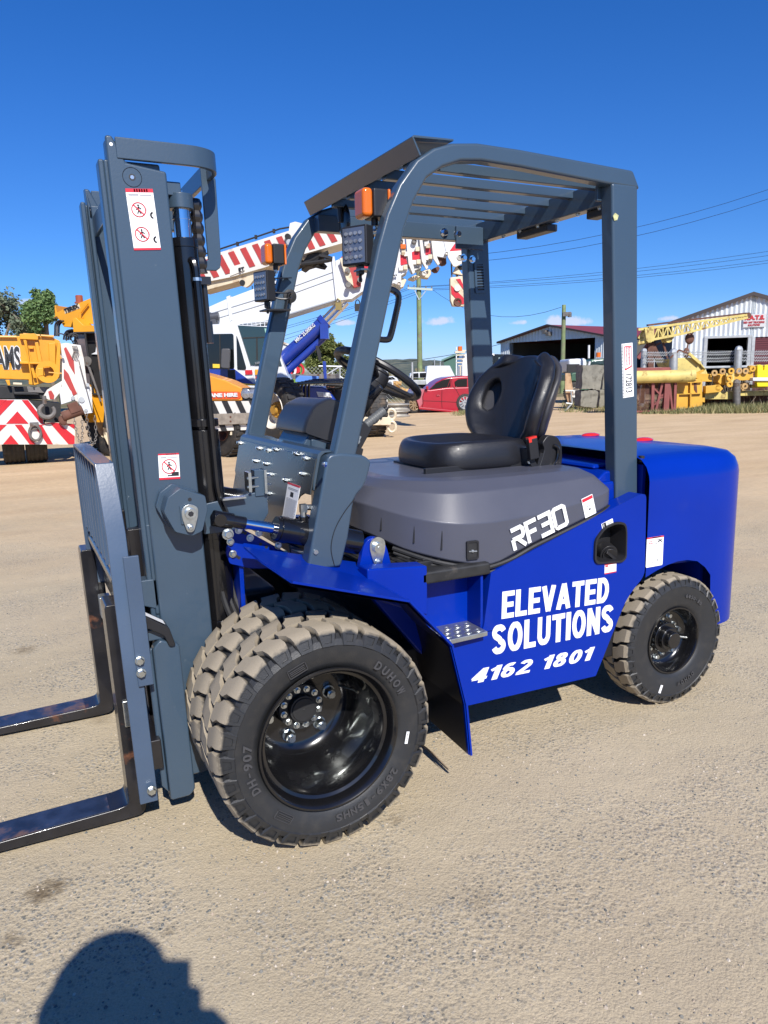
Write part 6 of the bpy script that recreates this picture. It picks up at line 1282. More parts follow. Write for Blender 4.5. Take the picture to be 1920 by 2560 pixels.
m=M(); m.box(-2.2,1.5,.4,1.9,.7,1.15); obj('chassis_frame',m,blk,cC,bev=.03)
# ---------------------------------------------------------------- trees, hills
def leafmat(name,c1,c2):
    m=bpy.data.materials.new(name); m.use_nodes=True; n=m.node_tree; b=n.nodes['Principled BSDF']; b.inputs['Roughness'].default_value=.6; b.inputs['Specular IOR Level'].default_value=.3
    g=n.nodes.new('ShaderNodeNewGeometry'); r=n.nodes.new('ShaderNodeValToRGB'); n.links.new(g.outputs['Random Per Island'],r.inputs[0]); r.color_ramp.elements[0].color=(*c1,1); r.color_ramp.elements[1].color=(*c2,1); n.links.new(r.outputs[0],b.inputs['Base Color']); return m
bark=mat('bark',(.16,.13,.10),.9,var=.3,vs=6)
def tree(name,F,lab,leaf,H,clumps,nl,ls,trunks,seed=1,group=None):
    t=fthing(name,F,lab,'tree',group); R0=random.Random(seed); m=M()
    for path,r in trunks: m.tube(smooth_path(path,4),[r*(1-.75*i/(len(path)*4-4)) for i in range(len(path)*4-3)],7)
    for c_,r in clumps:
        if R0.random()<.7:
            base=min((p for path,_ in trunks for p in path[1:]),key=lambda p:(Vector(p)-Vector(c_)).length); m.tube([base,(Vector(base)+Vector(c_))/2+Vector((0,0,.1)),c_],[.05,.035,.01],5)
    obj('trunk',m,bark,t); m=M(); tot=sum(r**2 for _,r in clumps)
    for c_,r in clumps:
        for i in range(int(nl*r*r/tot)):
            d=Vector((R0.gauss(0,1),R0.gauss(0,1),R0.gauss(0,1))).normalized()*r*(R0.random()**.45)*R0.choice((1,1,.8,1.12)); p=Vector(c_)+d; u=Vector((R0.gauss(0,1),R0.gauss(0,1),R0.gauss(0,.7))).normalized(); w=u.orthogonal().normalized(); w=(w*cos(R0.random()*6)+u.cross(w)*sin(R0.random()*6)); s=ls*R0.uniform(.6,1.4)
            m.add([p-u*s,p+w*s*.5,p+u*s,p-w*s*.5],[(0,1,2,3)])
    obj('crown',m,leaf,t,flat=True,kind='stuff'); return t
euc=leafmat('eucalypt_leaves',(.05,.075,.05),(.17,.20,.13)); grn=leafmat('fresh_green_leaves',(.05,.10,.035),(.17,.26,.09)); bsh=leafmat('bush_leaves',(.035,.06,.012),(.19,.21,.06))
F=Fr(36,30,turn=None)
def cl(F,pts,f): return [((F.L(*f(x,y))[0],dy,F.L(*f(x,y))[1]),r) for x,y,r,dy in pts]
a=F.L(*zA(60,620))[0]
R1=random.Random(2); P=[]
for i in range(46):
    x=R1.uniform(-900,330); top_=130+ (max(0,x-60)*.9 if x>60 else 0)+R1.uniform(-20,60) if x>-200 else 150+R1.uniform(0,200); y=R1.uniform(top_,700); P.append((x,y,R1.uniform(.28,.75),R1.uniform(-1.5,1.5)))
tree('gum_tree',F,'large sparse grey green gum tree behind the chevron tailed crane',euc,7,cl(F,P,zA),15000,.085,[([(a-1,0,0),(a-1.2,0,2),(a-1.6,.3,4),(a-2,.2,5.5)],.22),([(a-1,0,1.2),(a-.2,.1,3),(a+.4,.1,4.6)],.14),([(a-2.5,0,0),(a-3,0,3),(a-3.2,0,5)],.2)],3)
F=Fr(34,105,turn=None); P=[]
for i in range(40):
    s=R1.random(); x=R1.choice((R1.gauss(400,45),R1.gauss(560,40),R1.gauss(460,60))); lo=620 if x<450 else 420; hi=130 if x<470 else 115; y=R1.uniform(hi+25,lo); P.append((x,y,R1.uniform(.22,.42),R1.uniform(-.8,.8)))
b=lambda x,y:F.L(*zA(x,y))
tree('young_gum_tree',F,'slender bright green gum tree with two upright heads beside the larger gum',grn,6,cl(F,P,zA),17000,.07,[([(b(560,640)[0],0,0),(b(540,640)[0],0,b(540,640)[1]),(b(500,480)[0],0,b(500,480)[1]),(b(430,260)[0],.1,b(430,260)[1])],.10),([(b(560,640)[0],0,.4),(b(545,560)[0],0,b(545,560)[1]),(b(560,350)[0],0,b(560,350)[1]),(b(560,180)[0],0,b(560,180)[1])],.08)],5)
F=Fr(36,815,turn=None); P=[]
for i in range(46):
    x=R1.gauss(530,110); x=min(740,max(290,x)); tp=90+abs(x-510)*.75; y=R1.uniform(tp+20,480); P.append((x,y,R1.uniform(.18,.42),R1.uniform(-.9,.9)))
b=F.L(*z4(520,500))
tree('bushy_tree',F,'dense rounded yellow green tree behind the steering wheel',bsh,4,cl(F,P,z4),26000,.065,[([(b[0],0,0),(b[0],0,1.5),(b[0]+.1,0,3)],.12),([(b[0],0,.5),(b[0]-.7,0,1.8),(b[0]-1,0,2.6)],.08)],8)
# far wooded ridge
m=M(); rows=[]; R2=random.Random(4); O=Vector((CAM.x,CAM.y,0)); N=150
hm=[]
for j,(D,hh_) in enumerate(((520,0),(640,7),(760,14),(900,24),(1050,30),(1250,22))):
    row=[]
    for i in range(N):
        az=YAW-.62+1.24*i/(N-1); w_=.62+.22*sin(az*7+1)+.16*sin(az*13+j*.4)+.10*sin(az*29)+ (R2.random()-.5)*.10
        row.append((O.x+sin(az)*D,O.y+cos(az)*D,hh_*w_ + (R2.random()*1.6 if hh_ else 0)))
    rows.append(row)
m.grid(rows); hillm=bpy.data.materials.new('wooded_hill'); hillm.use_nodes=True; n=hillm.node_tree; b_=n.nodes['Principled BSDF']; b_.inputs['Roughness'].default_value=1; g=n.nodes.new('ShaderNodeNewGeometry')
z=n.nodes.new('ShaderNodeTexNoise'); z.inputs['Scale'].default_value=.06; z.inputs['Detail'].default_value=9; z.inputs['Roughness'].default_value=.7; n.links.new(g.outputs['Position'],z.inputs['Vector']); r=n.nodes.new('ShaderNodeValToRGB'); n.links.new(z.outputs['Fac'],r.inputs[0]); e=r.color_ramp.elements; e[0].position=.38; e[0].color=(.035,.05,.04,1); e[1].position=.66; e[1].color=(.20,.185,.12,1); q=e.new(.52); q.color=(.075,.09,.06,1); n.links.new(r.outputs[0],b_.inputs['Base Color'])
obj('hills',m,hillm,kind='structure')
# roadside scrub between yard and hills: low bushes standing beyond the fence
m=M(); R2=random.Random(14)
for i in range(420):
    az=YAW-.35+.9*R2.random(); D=R2.uniform(95,330); x=O.x+sin(az)*D; y=O.y+cos(az)*D; s=R2.uniform(.8,2.2)
    for k in range(26):
        p=Vector((x+R2.gauss(0,s*.6),y+R2.gauss(0,s*.6),abs(R2.gauss(s*.5,s*.4)))); u=Vector((R2.gauss(0,1),R2.gauss(0,1),R2.gauss(0,1))).normalized()*s*.34; w=u.orthogonal(); m.add([p-u,p+w,p+u,p-w],[(0,1,2,3)])
obj('scrub',m,leafmat('dry_scrub',(.05,.055,.03),(.22,.19,.10)),flat=True,kind='stuff',label='low dry scrub growing in the paddock beyond the yard fence',category='scrub')
# ---------------------------------------------------------------- buildings
def corr(m, F, x0,x1,zlo,zhi,y,n,amp=.03,k=0,back=.06):
    """corrugated sheet between x0..x1, zlo(x)..zhi(x)"""
    rows=[]; 
    for i in range(n*4+1):
        x=x0+(x1-x0)*i/(n*4); yy=y+amp*[0,1,0,-1][i%4]; rows.append([(x,yy,zlo(x)),(x,yy,zhi(x))])
    m.grid(rows,k); rows=[[(p[0],p[1]+back,p[2]) for p in r] for r in rows]; m.grid([r[::-1] for r in rows],k)
zincs=mat('corrugated_zinc',(.62,.66,.68),.42,.25,0,var=.08,vs=.8,dirt=(.3,.27,.22),ds=.7,dthr=.62,damt=.4); redroof=mat('red_roof_sheet',(.23,.035,.03),.5,.1,0,var=.08,vs=.5); trimm=mat('dark_trim',(.04,.03,.03),.6)
F=Fr(62,1375,turn=.93); sA=fthing('open_machinery_shed',F,'open fronted corrugated shed with a dark red roof behind the seat','shed')
L=lambda x,y:F.L(*zG(x,y)); e1_=L(60,390); ap=L(700,185); e2_=L(1410,305); sl_=(ap[1]-e1_[1])/(ap[0]-e1_[0]); xr=2*ap[0]-e1_[0]; ez=e1_[1]
roofz=lambda x: ap[1]-abs(x-ap[0])*sl_
o1=L(172,400); oL=o1[0]; ot=o1[1]; oR=xr-(oL-e1_[0])
m=M(); corr(m,F,e1_[0],oL,lambda x:0,lambda x:roofz(x)-.02,0,5); corr(m,F,oL,oR,lambda x:ot,lambda x:roofz(x)-.02,0,int((oR-oL)/.34)); corr(m,F,oR,xr,lambda x:0,lambda x:roofz(x)-.02,0,5)
obj('gable_wall',m,zincs,sA,ang=20)
m=M(); dp=22
m.prism([(e1_[0]-.2,ez-.12),(e1_[0]-.2,ez),(ap[0],ap[1]+.12),(ap[0],ap[1])],'xz',-.3,dp); m.prism([(xr+.2,ez-.12),(xr+.2,ez),(ap[0],ap[1]+.12),(ap[0],ap[1])],'xz',-.3,dp); obj('roof',m,redroof,sA)
m=M(); m.box(e1_[0],e1_[0]+.08,.1,dp,0,ez); m.box(xr-.08,xr,.1,dp,0,ez); m.box(e1_[0],xr,dp-.1,dp,0,ez); obj('side_walls',m,mat('shed_inside',(.10,.10,.10),.8,var=.2,vs=.5),sA)
for i in (0,5):
    x=oL+(oR-oL)*i/5; m=M(); m.box(x-.09,x+.09,.15,.4,0,ot+.2 if i in (0,5) else ez); o=obj('steel_column',m,galvw,sA)
for i in range(7):
    x=oL+(oR-oL)*(i+.5)/7; m=M(); m.box(x-.07,x+.07,dp-.5,dp-.3,0,ez); m.bar((x,dp-.4,ez*.55),(x+1.2,dp-.4,ez),.08,.08); obj('frame_post',m,stl,sA)
m=M(); m.box(e1_[0]+.1,xr-.1,dp-.3,dp-.2,ez*.5,ez*.5+.12); obj('girt',m,galvw,sA)
p=L(683,268); m=M(); m.box(p[0]-.25,p[0]+.05,-.5,-.1,p[1]-.1,p[1]+.2); m.box(p[0]+.1,p[0]+.4,-.5,-.1,p[1]-.25,p[1]+.05); obj('floodlight',m,stl,sA)
m=M(); m.prism([(e1_[0]-.1,ez-.1),(e1_[0]-.1,ez+.03),(ap[0],ap[1]+.16),(xr+.1,ez+.03),(xr+.1,ez-.1),(ap[0],ap[1]+.03)],'xz',-.42,-.3); obj('barge_board',m,trimm,sA)
F=Fr(40,1800,turn=.30); sB=fthing('trucking_shed',F,'tall corrugated zinc shed with the sign R.A.T.S. RED ANT TRUCKING SOLUTIONS','shed')
L=lambda x,y:F.L(*zE(x,y)); xl=L(490,600)[0]; r1=L(630,285); r2=L(1440,0); k_=(r2[1]-r1[1])/(r2[0]-r1[0]); apx=L(1475,-12); rz=lambda x: r1[1]+(x-r1[0])*k_ if x<apx[0] else apx[1]-(x-apx[0])*k_
xR=2*apx[0]-xl; oa=L(908,520); ob=L(1432,502); da=L(1490,497); db=da[0]+(ob[0]-oa[0])*1.1; ozt=(oa[1]+ob[1])/2
m=M(); seg=[(xl,oa[0],0),(oa[0],ob[0],1),(ob[0],da[0],0),(da[0],db,1),(db,xR,0)]
for a,b_,hole in seg: corr(m,F,a,b_,(lambda x:ozt) if hole else (lambda x:0),lambda x:rz(x)-.02,0,max(3,int((b_-a)/.21)),amp=.035)
obj('gable_wall',m,zincs,sB,ang=20)
m=M(); m.prism([(xl-.2,rz(xl)-.1),(xl-.2,rz(xl)+.03),(apx[0],apx[1]+.12),(xR+.2,rz(xR)+.03),(xR+.2,rz(xR)-.1),(apx[0],apx[1]-.02)],'xz',-.10,24); obj('roof',m,redroof,sB)
m=M(); m.prism([(xl-.25,rz(xl)-.14),(xl-.25,rz(xl)+.05),(apx[0],apx[1]+.15),(xR+.25,rz(xR)+.05),(xR+.25,rz(xR)-.14),(apx[0],apx[1]-.04)],'xz',-.22,-.10); obj('barge_board',m,trimm,sB)
m=M(); m.box(xl,xl+.08,.1,24,0,rz(xl)-.1); m.box(xR-.08,xR,.1,24,0,rz(xR)-.1); m.box(xl,xR,23.8,24,0,rz(xl)); obj('side_walls',m,mat('shed_inside_dark',(.05,.05,.055),.8),sB)
m=M()
nz_=26
for i in range(nz_): m.box(da[0],db,.05,.09,ozt*i/nz_,ozt*(i+.86)/nz_)
obj('roller_door',m,mat('roller_door_maroon',(.10,.018,.025),.5),sB,label='closed maroon roller door',kind='stuff') if False else obj('roller_door',m,mat('roller_door_maroon',(.10,.018,.025),.5),sB,label='closed maroon roller door')
m=M(); m.box(oa[0]-.1,oa[0]+.06,-.08,.3,0,ozt); m.box(ob[0]-.06,ob[0]+.1,-.08,.3,0,ozt); m.box(oa[0]-.1,ob[0]+.1,-.09,.3,ozt,ozt+.12); m.box(da[0]-.1,da[0]+.05,-.08,.1,0,ozt); obj('door_frame',m,galvw,sB)
sg=[L(1350,385),L(1625,372),L(1358,228)]; m=M(); m.box(sg[0][0],sg[1][0],-.10,-.06,sg[0][1],sg[2][1]); sign=obj('sign_board',m,mat('sign_grey',(.50,.51,.52),.5),sB)
signr=mat('sign_red',(.42,.02,.03),.5)
flattext(sign,F,'R.A.T.S.',zE(1375,295),zE(1617,287),zE(1375,238),-.105,signr,off=.06); flattext(sign,F,'RED ANT TRUCKING',zE(1362,336),zE(1615,328),zE(1362,312),-.105,signr,off=.03); flattext(sign,F,'SOLUTIONS',zE(1415,370),zE(1560,362),zE(1415,345),-.105,signr,off=.03)
m=M(); q=L(1120,870); m.box(oa[0]+.5,ob[0]-1,3,5,0,1.6); m.box(q[0]-1,q[0]+1.6,2,2.6,.2,1.3); obj('stored_machine',m,mat('machine_pale',(.35,.37,.38),.5),sB,bev=.1) if False else None
F=Fr(66,1130,turn=.2); gs=fthing('green_shed',F,'small pale green shed on the horizon beside the white truck','shed')
L=lambda x,y:F.L(*zH(x,y)); a=L(888,375); b_=L(1056,292); c_=L(1300,330); m=M(); corr(m,F,a[0],c_[0],lambda x:0,lambda x:min(a[1]+(x-a[0])*(b_[1]-a[1])/(b_[0]-a[0]),b_[1]),0,30,amp=.03); gm_=mat('green_sheet',(.13,.24,.20),.6,var=.1,vs=.5); obj('wall',m,gm_,gs); m=M(); m.prism([(a[0]-.2,a[1]),(b_[0],b_[1]),(c_[0],b_[1]),(c_[0],b_[1]+.15),(b_[0],b_[1]+.15),(a[0]-.2,a[1]+.15)],'xz',-.2,6); obj('roof',m,gm_,gs)
F=Fr(46,735,turn=-.1); ws_=fthing('white_building',F,'low white building behind the blue lifting ram','building')
L=lambda x,y:F.L(*zB(x,y)); a=L(500,960); b_=L(930,885); c_=L(1180,960); m=M(); corr(m,F,a[0],b_[0],lambda x:0,lambda x:b_[1],0,26,amp=.02); corr(m,F,b_[0],c_[0]-.3,lambda x:0,lambda x:b_[1]+(x-b_[0])*(c_[1]-b_[1])/(c_[0]-b_[0]),0,12,amp=.02); obj('wall',m,wht,ws_); m=M(); m.prism([(a[0],b_[1]),(b_[0],b_[1]),(c_[0]-.3,c_[1]),(c_[0]-.3,c_[1]+.12),(b_[0],b_[1]+.12),(a[0],b_[1]+.12)],'xz',-.1,8); obj('roof',m,wht2,ws_)
F=Fr(30,735,turn=0); bs_=fthing('parked_van',F,'dark windowed van with a green roof between the white crane and the bushy tree','van')
def plx(F,par,f,pts,y0,y1,mt_,nm,bev=.02,**kw):
    m=M(); m.prism(F.P([f(*p) for p in pts],y0),'xz',y0,y1); return obj(nm,m,mt_,par,bev=bev,**kw)
plx(F,bs_,zB,[(950,1090),(1105,1090),(1120,1130),(1120,1420),(940,1420)],0,2,mat('van_green',(.16,.30,.05),.4),'body'); plx(F,bs_,zB,[(955,1118),(1100,1118),(1110,1210),(950,1210)],-.03,0,gls,'window'); 
for x,c in ((985,wht),(1075,redb)): p=F.L(*zB(x,1172)); m=M(); m.lathe([(.30,-.02),(.22,-.02),(.22,0),(.30,0)],(p[0],-.04,p[1]),20,close=True); m.cyl((p[0],-.05,p[1]),(p[0],-.03,p[1]),.13,14); obj('round_emblem',m,c,bs_)
m=M(); x0,_=F.L(*zB(960,1300)); m.cyl((x0+.3,-.1,.35),(x0+.3,.1,.35),.35,20); m.cyl((x0+1.6,-.1,.35),(x0+1.6,.1,.35),.35,20); obj('wheel',m,blk,bs_)
plx(Fr(24,790,turn=0),(tr_:=fthing('flatbed_trailer',Fr(24,790,turn=0),'low flat grey trailer deck beyond the blue crane bonnet','trailer')),zB,[(960,1215),(1500,1215),(1500,1275),(960,1275)],0,2,stl,'deck'); 
m=M(); 
for i in range(2): m.cyl((-1.2+.9*i,.2,.35),(-1.2+.9*i,.5,.35),.35,18)
obj('wheel',m,dtyre,tr_)
# ---------------------------------------------------------------- parked vehicles
F=Fr(27.6,1105,turn=-.12); rc_=fthing('red_utility_car',F,'dusty red two door utility with a bent front wheel parked on the dirt','car')
redc=mat('red_car_paint',(.33,.008,.022),.3,0,.5,var=.1,vs=2,dirt=(.35,.14,.12),ds=1.4,dthr=.62,damt=.5); pink=mat('faded_red_paint',(.38,.10,.12),.55,var=.12,vs=2)
fH=zH
m=M(); 
rb=[(455,830),(470,795),(640,785),(680,795),(940,760),(1300,750),(1560,770),(1640,800),(1660,900),(1650,1080),(1320,1120),(1305,1040),(1270,960),(1190,950),(1135,985),(1110,1060),(1110,1140),(520,1090),(505,1010),(480,950),(440,930)]
m.prism(F.P([fH(*p) for p in rb],0),'xz',0,1.75); body=obj('body',m,redc,rc_,bev=.06,seg=3)
m=M(); m.prism(F.P([fH(*p) for p in [(452,835),(470,798),(608,787),(570,900),(575,1000),(525,1085),(505,1010),(480,950),(440,930)]],-.015),'xz',-.02,.3); obj('front_wing',m,pink,rc_,bev=.03)
m=M(); m.prism(F.P([fH(*p) for p in [(660,795),(780,685),(875,632),(960,608),(1200,588),(1420,600),(1500,640),(1560,775),(900,800)]],.12),'xz',.12,1.62); obj('cabin',m,redc,rc_,bev=.07,seg=3)
for pts,nm in (([(672,795),(765,705),(870,652),(950,632),(985,628),(925,792),(880,798)],'door_window'),([(985,640),(975,680),(930,790),(960,790),(985,720)],'quarter_window'),([(1045,680),(1100,640),(1230,632),(1230,765),(1060,745)],'rear_side_window')):
    m=M(); m.prism(rp(F.P([fH(*p) for p in pts],.09),.03,2),'xz',.085,.11); obj(nm,m,gls,rc_)
m=M()
for P in ([(608,790),(575,900),(580,1000),(560,1080)],[(860,805),(855,960),(860,1070)],[(1000,630),(1010,740),(1060,780),(1125,900),(1130,960)],[(575,960),(860,970),(1110,985)]):
    Q=F.P([fH(*p) for p in P],-.01); m.tube([(a,-.004,b) for a,b in Q],.008,4)
obj('panel_gap',m,blk,rc_)
for pts in ([(780,875),(825,872),(825,885),(780,888)],): m=M(); m.prism(F.P([fH(*p) for p in pts],-.04),'xz',-.04,.0); obj('door_handle',m,redc,rc_,bev=.01)
m=M(); m.prism(rp(F.P([fH(*p) for p in [(622,745),(650,735),(662,760),(655,792),(625,790)]],-.12),.02,2),'xz',-.14,-.04); obj('mirror',m,redc,rc_,bev=.02)
m=M(); m.prism(F.P([fH(*p) for p in [(520,1050),(860,1085),(1110,1110),(1110,1145),(860,1118),(515,1085)]],-.05),'xz',-.05,.02); obj('sill',m,redc,rc_,bev=.02)
m=M(); m.prism(F.P([fH(*p) for p in [(1595,770),(1635,790),(1650,900),(1610,900)]],-.02),'xz',-.03,.1); obj('tail_lamp',m,redl,rc_)
wheel3(F,*fH(430,1040),.33,.2,radians(28),rc_,.235,mat('dusty_alloy',(.33,.24,.14),.5,.3),y=.10,spokes=10); wheel3(F,*fH(1195,1060),.33,.2,0,rc_,.235,mat('alloy_rim',(.5,.5,.5),.35,.6),y=.08,spokes=10); wheel3(F,*fH(1195,1060),.33,.2,0,rc_,.235,stl,y=1.6)
F=Fr(25.5,980,turn=0); P0=F.L(*fH(175,1110)); 
for i in range(2):
    t=thing('wheel_rim',F.o+F.r*(P0[0]+.0)+Vector((0,0,.0+.22*i)),F.rot,('lower' if i==0 else 'upper')+' of the two dusty steel wheel rims stacked beside the red car','wheel rim','stacked steel wheel rims'); m=M(); m.T=Matrix.Rotation(pi/2,4,'X'); m.lathe([(.46,.02),(.48,.0),(.49,.03),(.42,.05),(.38,.11),(.42,.17),(.49,.19),(.48,.215),(.45,.20),(.36,.12)],n=32); obj('rim',m,mat('dusty_rim',(.33,.31,.27),.6,.3,var=.2,vs=8),t)
tim=thing('timber_block',F.o+F.r*F.L(*fH(265,1110))[0],F.rot,'short grey timber block on the ground next to the stacked rims','timber block'); m=M(); m.box(-.2,.22,0,.3,0,.16); obj('block',m,wood,tim,bev=.01)
F=Fr(42,1085,turn=0); ut=fthing('white_utility_truck',F,'white utility with a boxy white canopy and grey tray behind the red car','utility vehicle')
plx(F,ut,fH,[(640,445),(675,440),(975,440),(1055,600),(1040,700),(625,720),(618,640)],0,1.9,wht,'canopy'); plx(F,ut,fH,[(370,655),(620,650),(620,722),(370,720)],-.1,1.8,galvw,'tray'); plx(F,ut,fH,[(390,560),(430,535),(640,530),(650,620),(380,620)],.1,1.7,wht,'cab'); plx(F,ut,fH,[(400,590),(430,555),(510,548),(515,612),(395,612)],.06,.1,gls,'window'); plx(F,ut,fH,[(530,548),(640,545),(640,612),(530,612)],.06,.1,gls,'window'); plx(F,ut,fH,[(440,720),(1000,700),(1000,800),(440,800)],.2,1.6,blk,'underbody')
m=M(); 
for x in (470,900): p=F.L(*fH(x,800)); m.cyl((p[0],-.05,.4),(p[0],.2,.4),.4,20)
obj('wheel',m,blk,ut)
F=Fr(44,995,turn=0); wc=fthing('white_four_wheel_drive',F,'small white four wheel drive seen beyond the steering wheel','car')
plx(F,wc,fH,[(-40,640),(60,600),(130,592),(190,620),(230,680),(240,760),(-60,770)],0,1.8,wht,'body',bev=.08); plx(F,wc,fH,[(60,612),(130,604),(175,640),(50,650)],-.03,.02,gls,'windscreen')
for x in (25,85): p=F.L(*fH(x,710)); m=M(); m.cyl((p[0],-.06,p[1]),(p[0],.02,p[1]),.14,16); obj('headlamp',m,lens,wc)
m=M(); m.cyl((-.6,0,.35),(-.6,.3,.35),.35,18); m.cyl((.9,0,.35),(.9,.3,.35),.35,18); obj('wheel',m,blk,wc)
F=Fr(36,990,turn=0); st_=fthing('ochre_steel_frame',F,'small ochre welded steel frame lying in front of the parked white vehicles','steel frame')
for a,b_ in (((160,680),(160,770)),((190,700),(190,775)),((160,690),(250,700)),((225,690),(200,770)),((250,780),(340,830)),((340,800),(355,860))):
    p,q=F.P([fH(*a),fH(*b_)]); m=M(); m.bar((p[0],0,p[1]),(q[0],.2,q[1]),.14,.16); obj('beam',m,mat('ochre_steel',(.45,.27,.09),.7,var=.2,vs=4) if a[0]==160 and a[1]==680 else bpy.data.materials['ochre_steel'],st_)
F=Fr(38,1215,turn=0); wt=fthing('white_tray_truck',F,'white truck with ladder rack and amber beacon behind the far guard post','truck')
plx(F,wt,fH,[(1150,340),(1185,270),(1225,255),(1560,245),(1600,250),(1680,270),(1720,480),(1720,760),(1150,760)],0,2.2,wht,'cab',bev=.1); plx(F,wt,fH,[(1600,275),(1665,285),(1705,480),(1700,520),(1590,520)],-.04,.0,gls,'window'); plx(F,wt,zG,[(-20,545),(150,548),(215,620),(225,700),(-20,700)],-.05,-.01,gls,'side_window'); plx(F,wt,zG,[(35,590),(150,590),(190,625),(35,700)],-.07,-.04,mat('painted_glass_reflection',(.35,.45,.45),.15),'window_reflection',bev=0)  # the pale panel on the side window is a reflection painted as colour
m=M()
for a,b_ in (((1072,160),(1072,580)),((1065,215),(1215,215)),((1068,285),(1210,280)),((1068,340),(1180,338)),((1068,395),(1160,393)),((1130,440),(1130,580)),((1100,440),(1150,440))):
    p,q=F.P([fH(*a),fH(*b_)],-.1); m=M(); m.bar((p[0],-.1,p[1]),(q[0],-.1,q[1]),.05,.06,upv=(0,1,0)); obj('ladder_rail',m,crm if a[1]!=160 else wht,wt)
p=F.L(*fH(1125,190),-.1); m=M(); m.cyl((p[0],-.1,p[1]-.1),(p[0],-.1,p[1]+.12),.11,16); obj('beacon',m,amber,wt); m=M(); m.box(p[0]-.25,p[0]+.25,-.2,.1,p[1]-.2,p[1]-.12); m.box(p[0]+.1,p[0]+.6,-.15,.1,p[1]-2.4,p[1]-1.5); obj('toolbox',m,crm,wt)
m=M(); m.cyl((1.2,0,.45),(1.2,.3,.45),.45,20); m.cyl((-1.2,0,.45),(-1.2,.3,.45),.45,20); obj('wheel',m,dtyre,wt)
F=Fr(33,1470,turn=0); gt=fthing('old_green_truck',F,'old green and white truck parked behind the concrete blocks','truck'); grt=mat('old_green_paint',(.045,.11,.07),.45,0,.1,var=.2,vs=2,dirt=(.25,.22,.16),ds=2,dthr=.6)
plx(F,gt,zG,[(975,800),(1010,785),(1110,780),(1600,770),(1600,1010),(1110,1040),(1085,960),(1060,910),(1010,895),(975,900)],0,2.0,grt,'body',bev=.05); plx(F,gt,zG,[(940,610),(1170,598),(1190,700),(1175,770),(960,790),(940,700)],.6,2.4,wht,'tank',bev=.1); plx(F,gt,zG,[(1195,700),(1235,615),(1420,600),(1560,600),(1560,780),(1195,780)],.2,1.9,grt,'cab',bev=.06); plx(F,gt,zG,[(1225,690),(1250,632),(1400,618),(1400,680)],.15,.2,gls2,'windscreen')
for a,b_,mt_ in (((1205,430),(1203,600),wht),((1218,640),(1195,720),wht)):
    p,q=F.P([zG(*a),zG(*b_)],.1); m=M(); m.tube([(p[0],.1,p[1]),(q[0],.1,q[1])],.045,8); obj('exhaust_stack',m,mt_,gt)
p=F.L(*zG(1328,555),.2); m=M(); m.cyl((p[0],.2,p[1]-.1),(p[0],.2,p[1]+.1),.1,14); obj('beacon',m,amber,gt)
p=F.L(*zG(1012,735),.4); m=M(); m.box(p[0]-.28,p[0]+.25,.45,.6,p[1]-.2,p[1]+.2); obj('rear_box',m,blk,gt)
wheel3(F,*zG(1015,1020),.46,.25,0,gt,.22,wht2,y=.15); wheel3(F,*zG(1450,1020),.46,.25,0,gt,.22,wht2,y=.15)
F=Fr(27,1410,turn=0); wb_=fthing('timber_sheet',F,'stained timber sheet standing on edge between the seat and the concrete blocks','timber board')
plx(F,wb_,zG,[(900,790),(965,795),(1000,1020),(975,1160),(930,1170),(895,1000)],0,.06,mat('stained_plywood',(.42,.28,.16),.8,var=.2,vs=3,dirt=(.2,.09,.05),ds=2,dthr=.5),'sheet',bev=0)
m=M()
for a,b_ in (((880,1300),(975,1195)),((905,1180),(980,1190)),((970,1020),(985,1190)),((900,1020),(1000,1020))):
    p,q=F.P([zG(*a),zG(*b_)],-.1); m=M(); m.tube([(p[0],-.12,p[1]),(q[0],-.12,q[1])],.03,6); obj('pipe_frame',m,galvw,wb_)
# concrete blocks
def cblock(pts,D,px,lab,depth,tilt=0,seed=0):
    F=Fr(D,px,turn=0); m=M(); R3=random.Random(seed); P=F.P([zG(*p) for p in pts],0); P=[(a,max(0,b)) for a,b in P]; q=[]
    for i in range(len(P)):
        a,b=Vector(P[i]),Vector(P[(i+1)%len(P)])
        for j in range(5): c_=a.lerp(b,j/5); q.append((c_.x+R3.uniform(-.02,.02),max(0,c_.y+R3.uniform(-.02,.02)*(c_.y>.01))))
    m.prism(q,'xz',0,depth); t=thing('concrete_block',F.o,F.rot,lab,'concrete block','rough cast concrete blocks'); o=obj('block',m,conc,t,bev=.03); return t
cblock([(1125,690),(1170,690),(1412,688),(1350,1015),(1240,1000),(1110,1000)],27.3,1470,'weathered concrete block on top of the stack left of the near rear post',.9,seed=1)
cblock([(1100,1030),(1240,1010),(1335,1030),(1300,1248),(1180,1240),(1095,1225)],27.3,1470,'lower left concrete block with moss at its foot',.9,seed=2)
cblock([(1350,1010),(1500,1000),(1500,1262),(1330,1245)],28.2,1490,'shaded concrete block at the right of the bottom row',.9,seed=3)
cblock([(1395,700),(1500,700),(1500,1000),(1370,1005)],28.4,1490,'upper concrete block mostly hidden behind the near rear post',.9,seed=4)
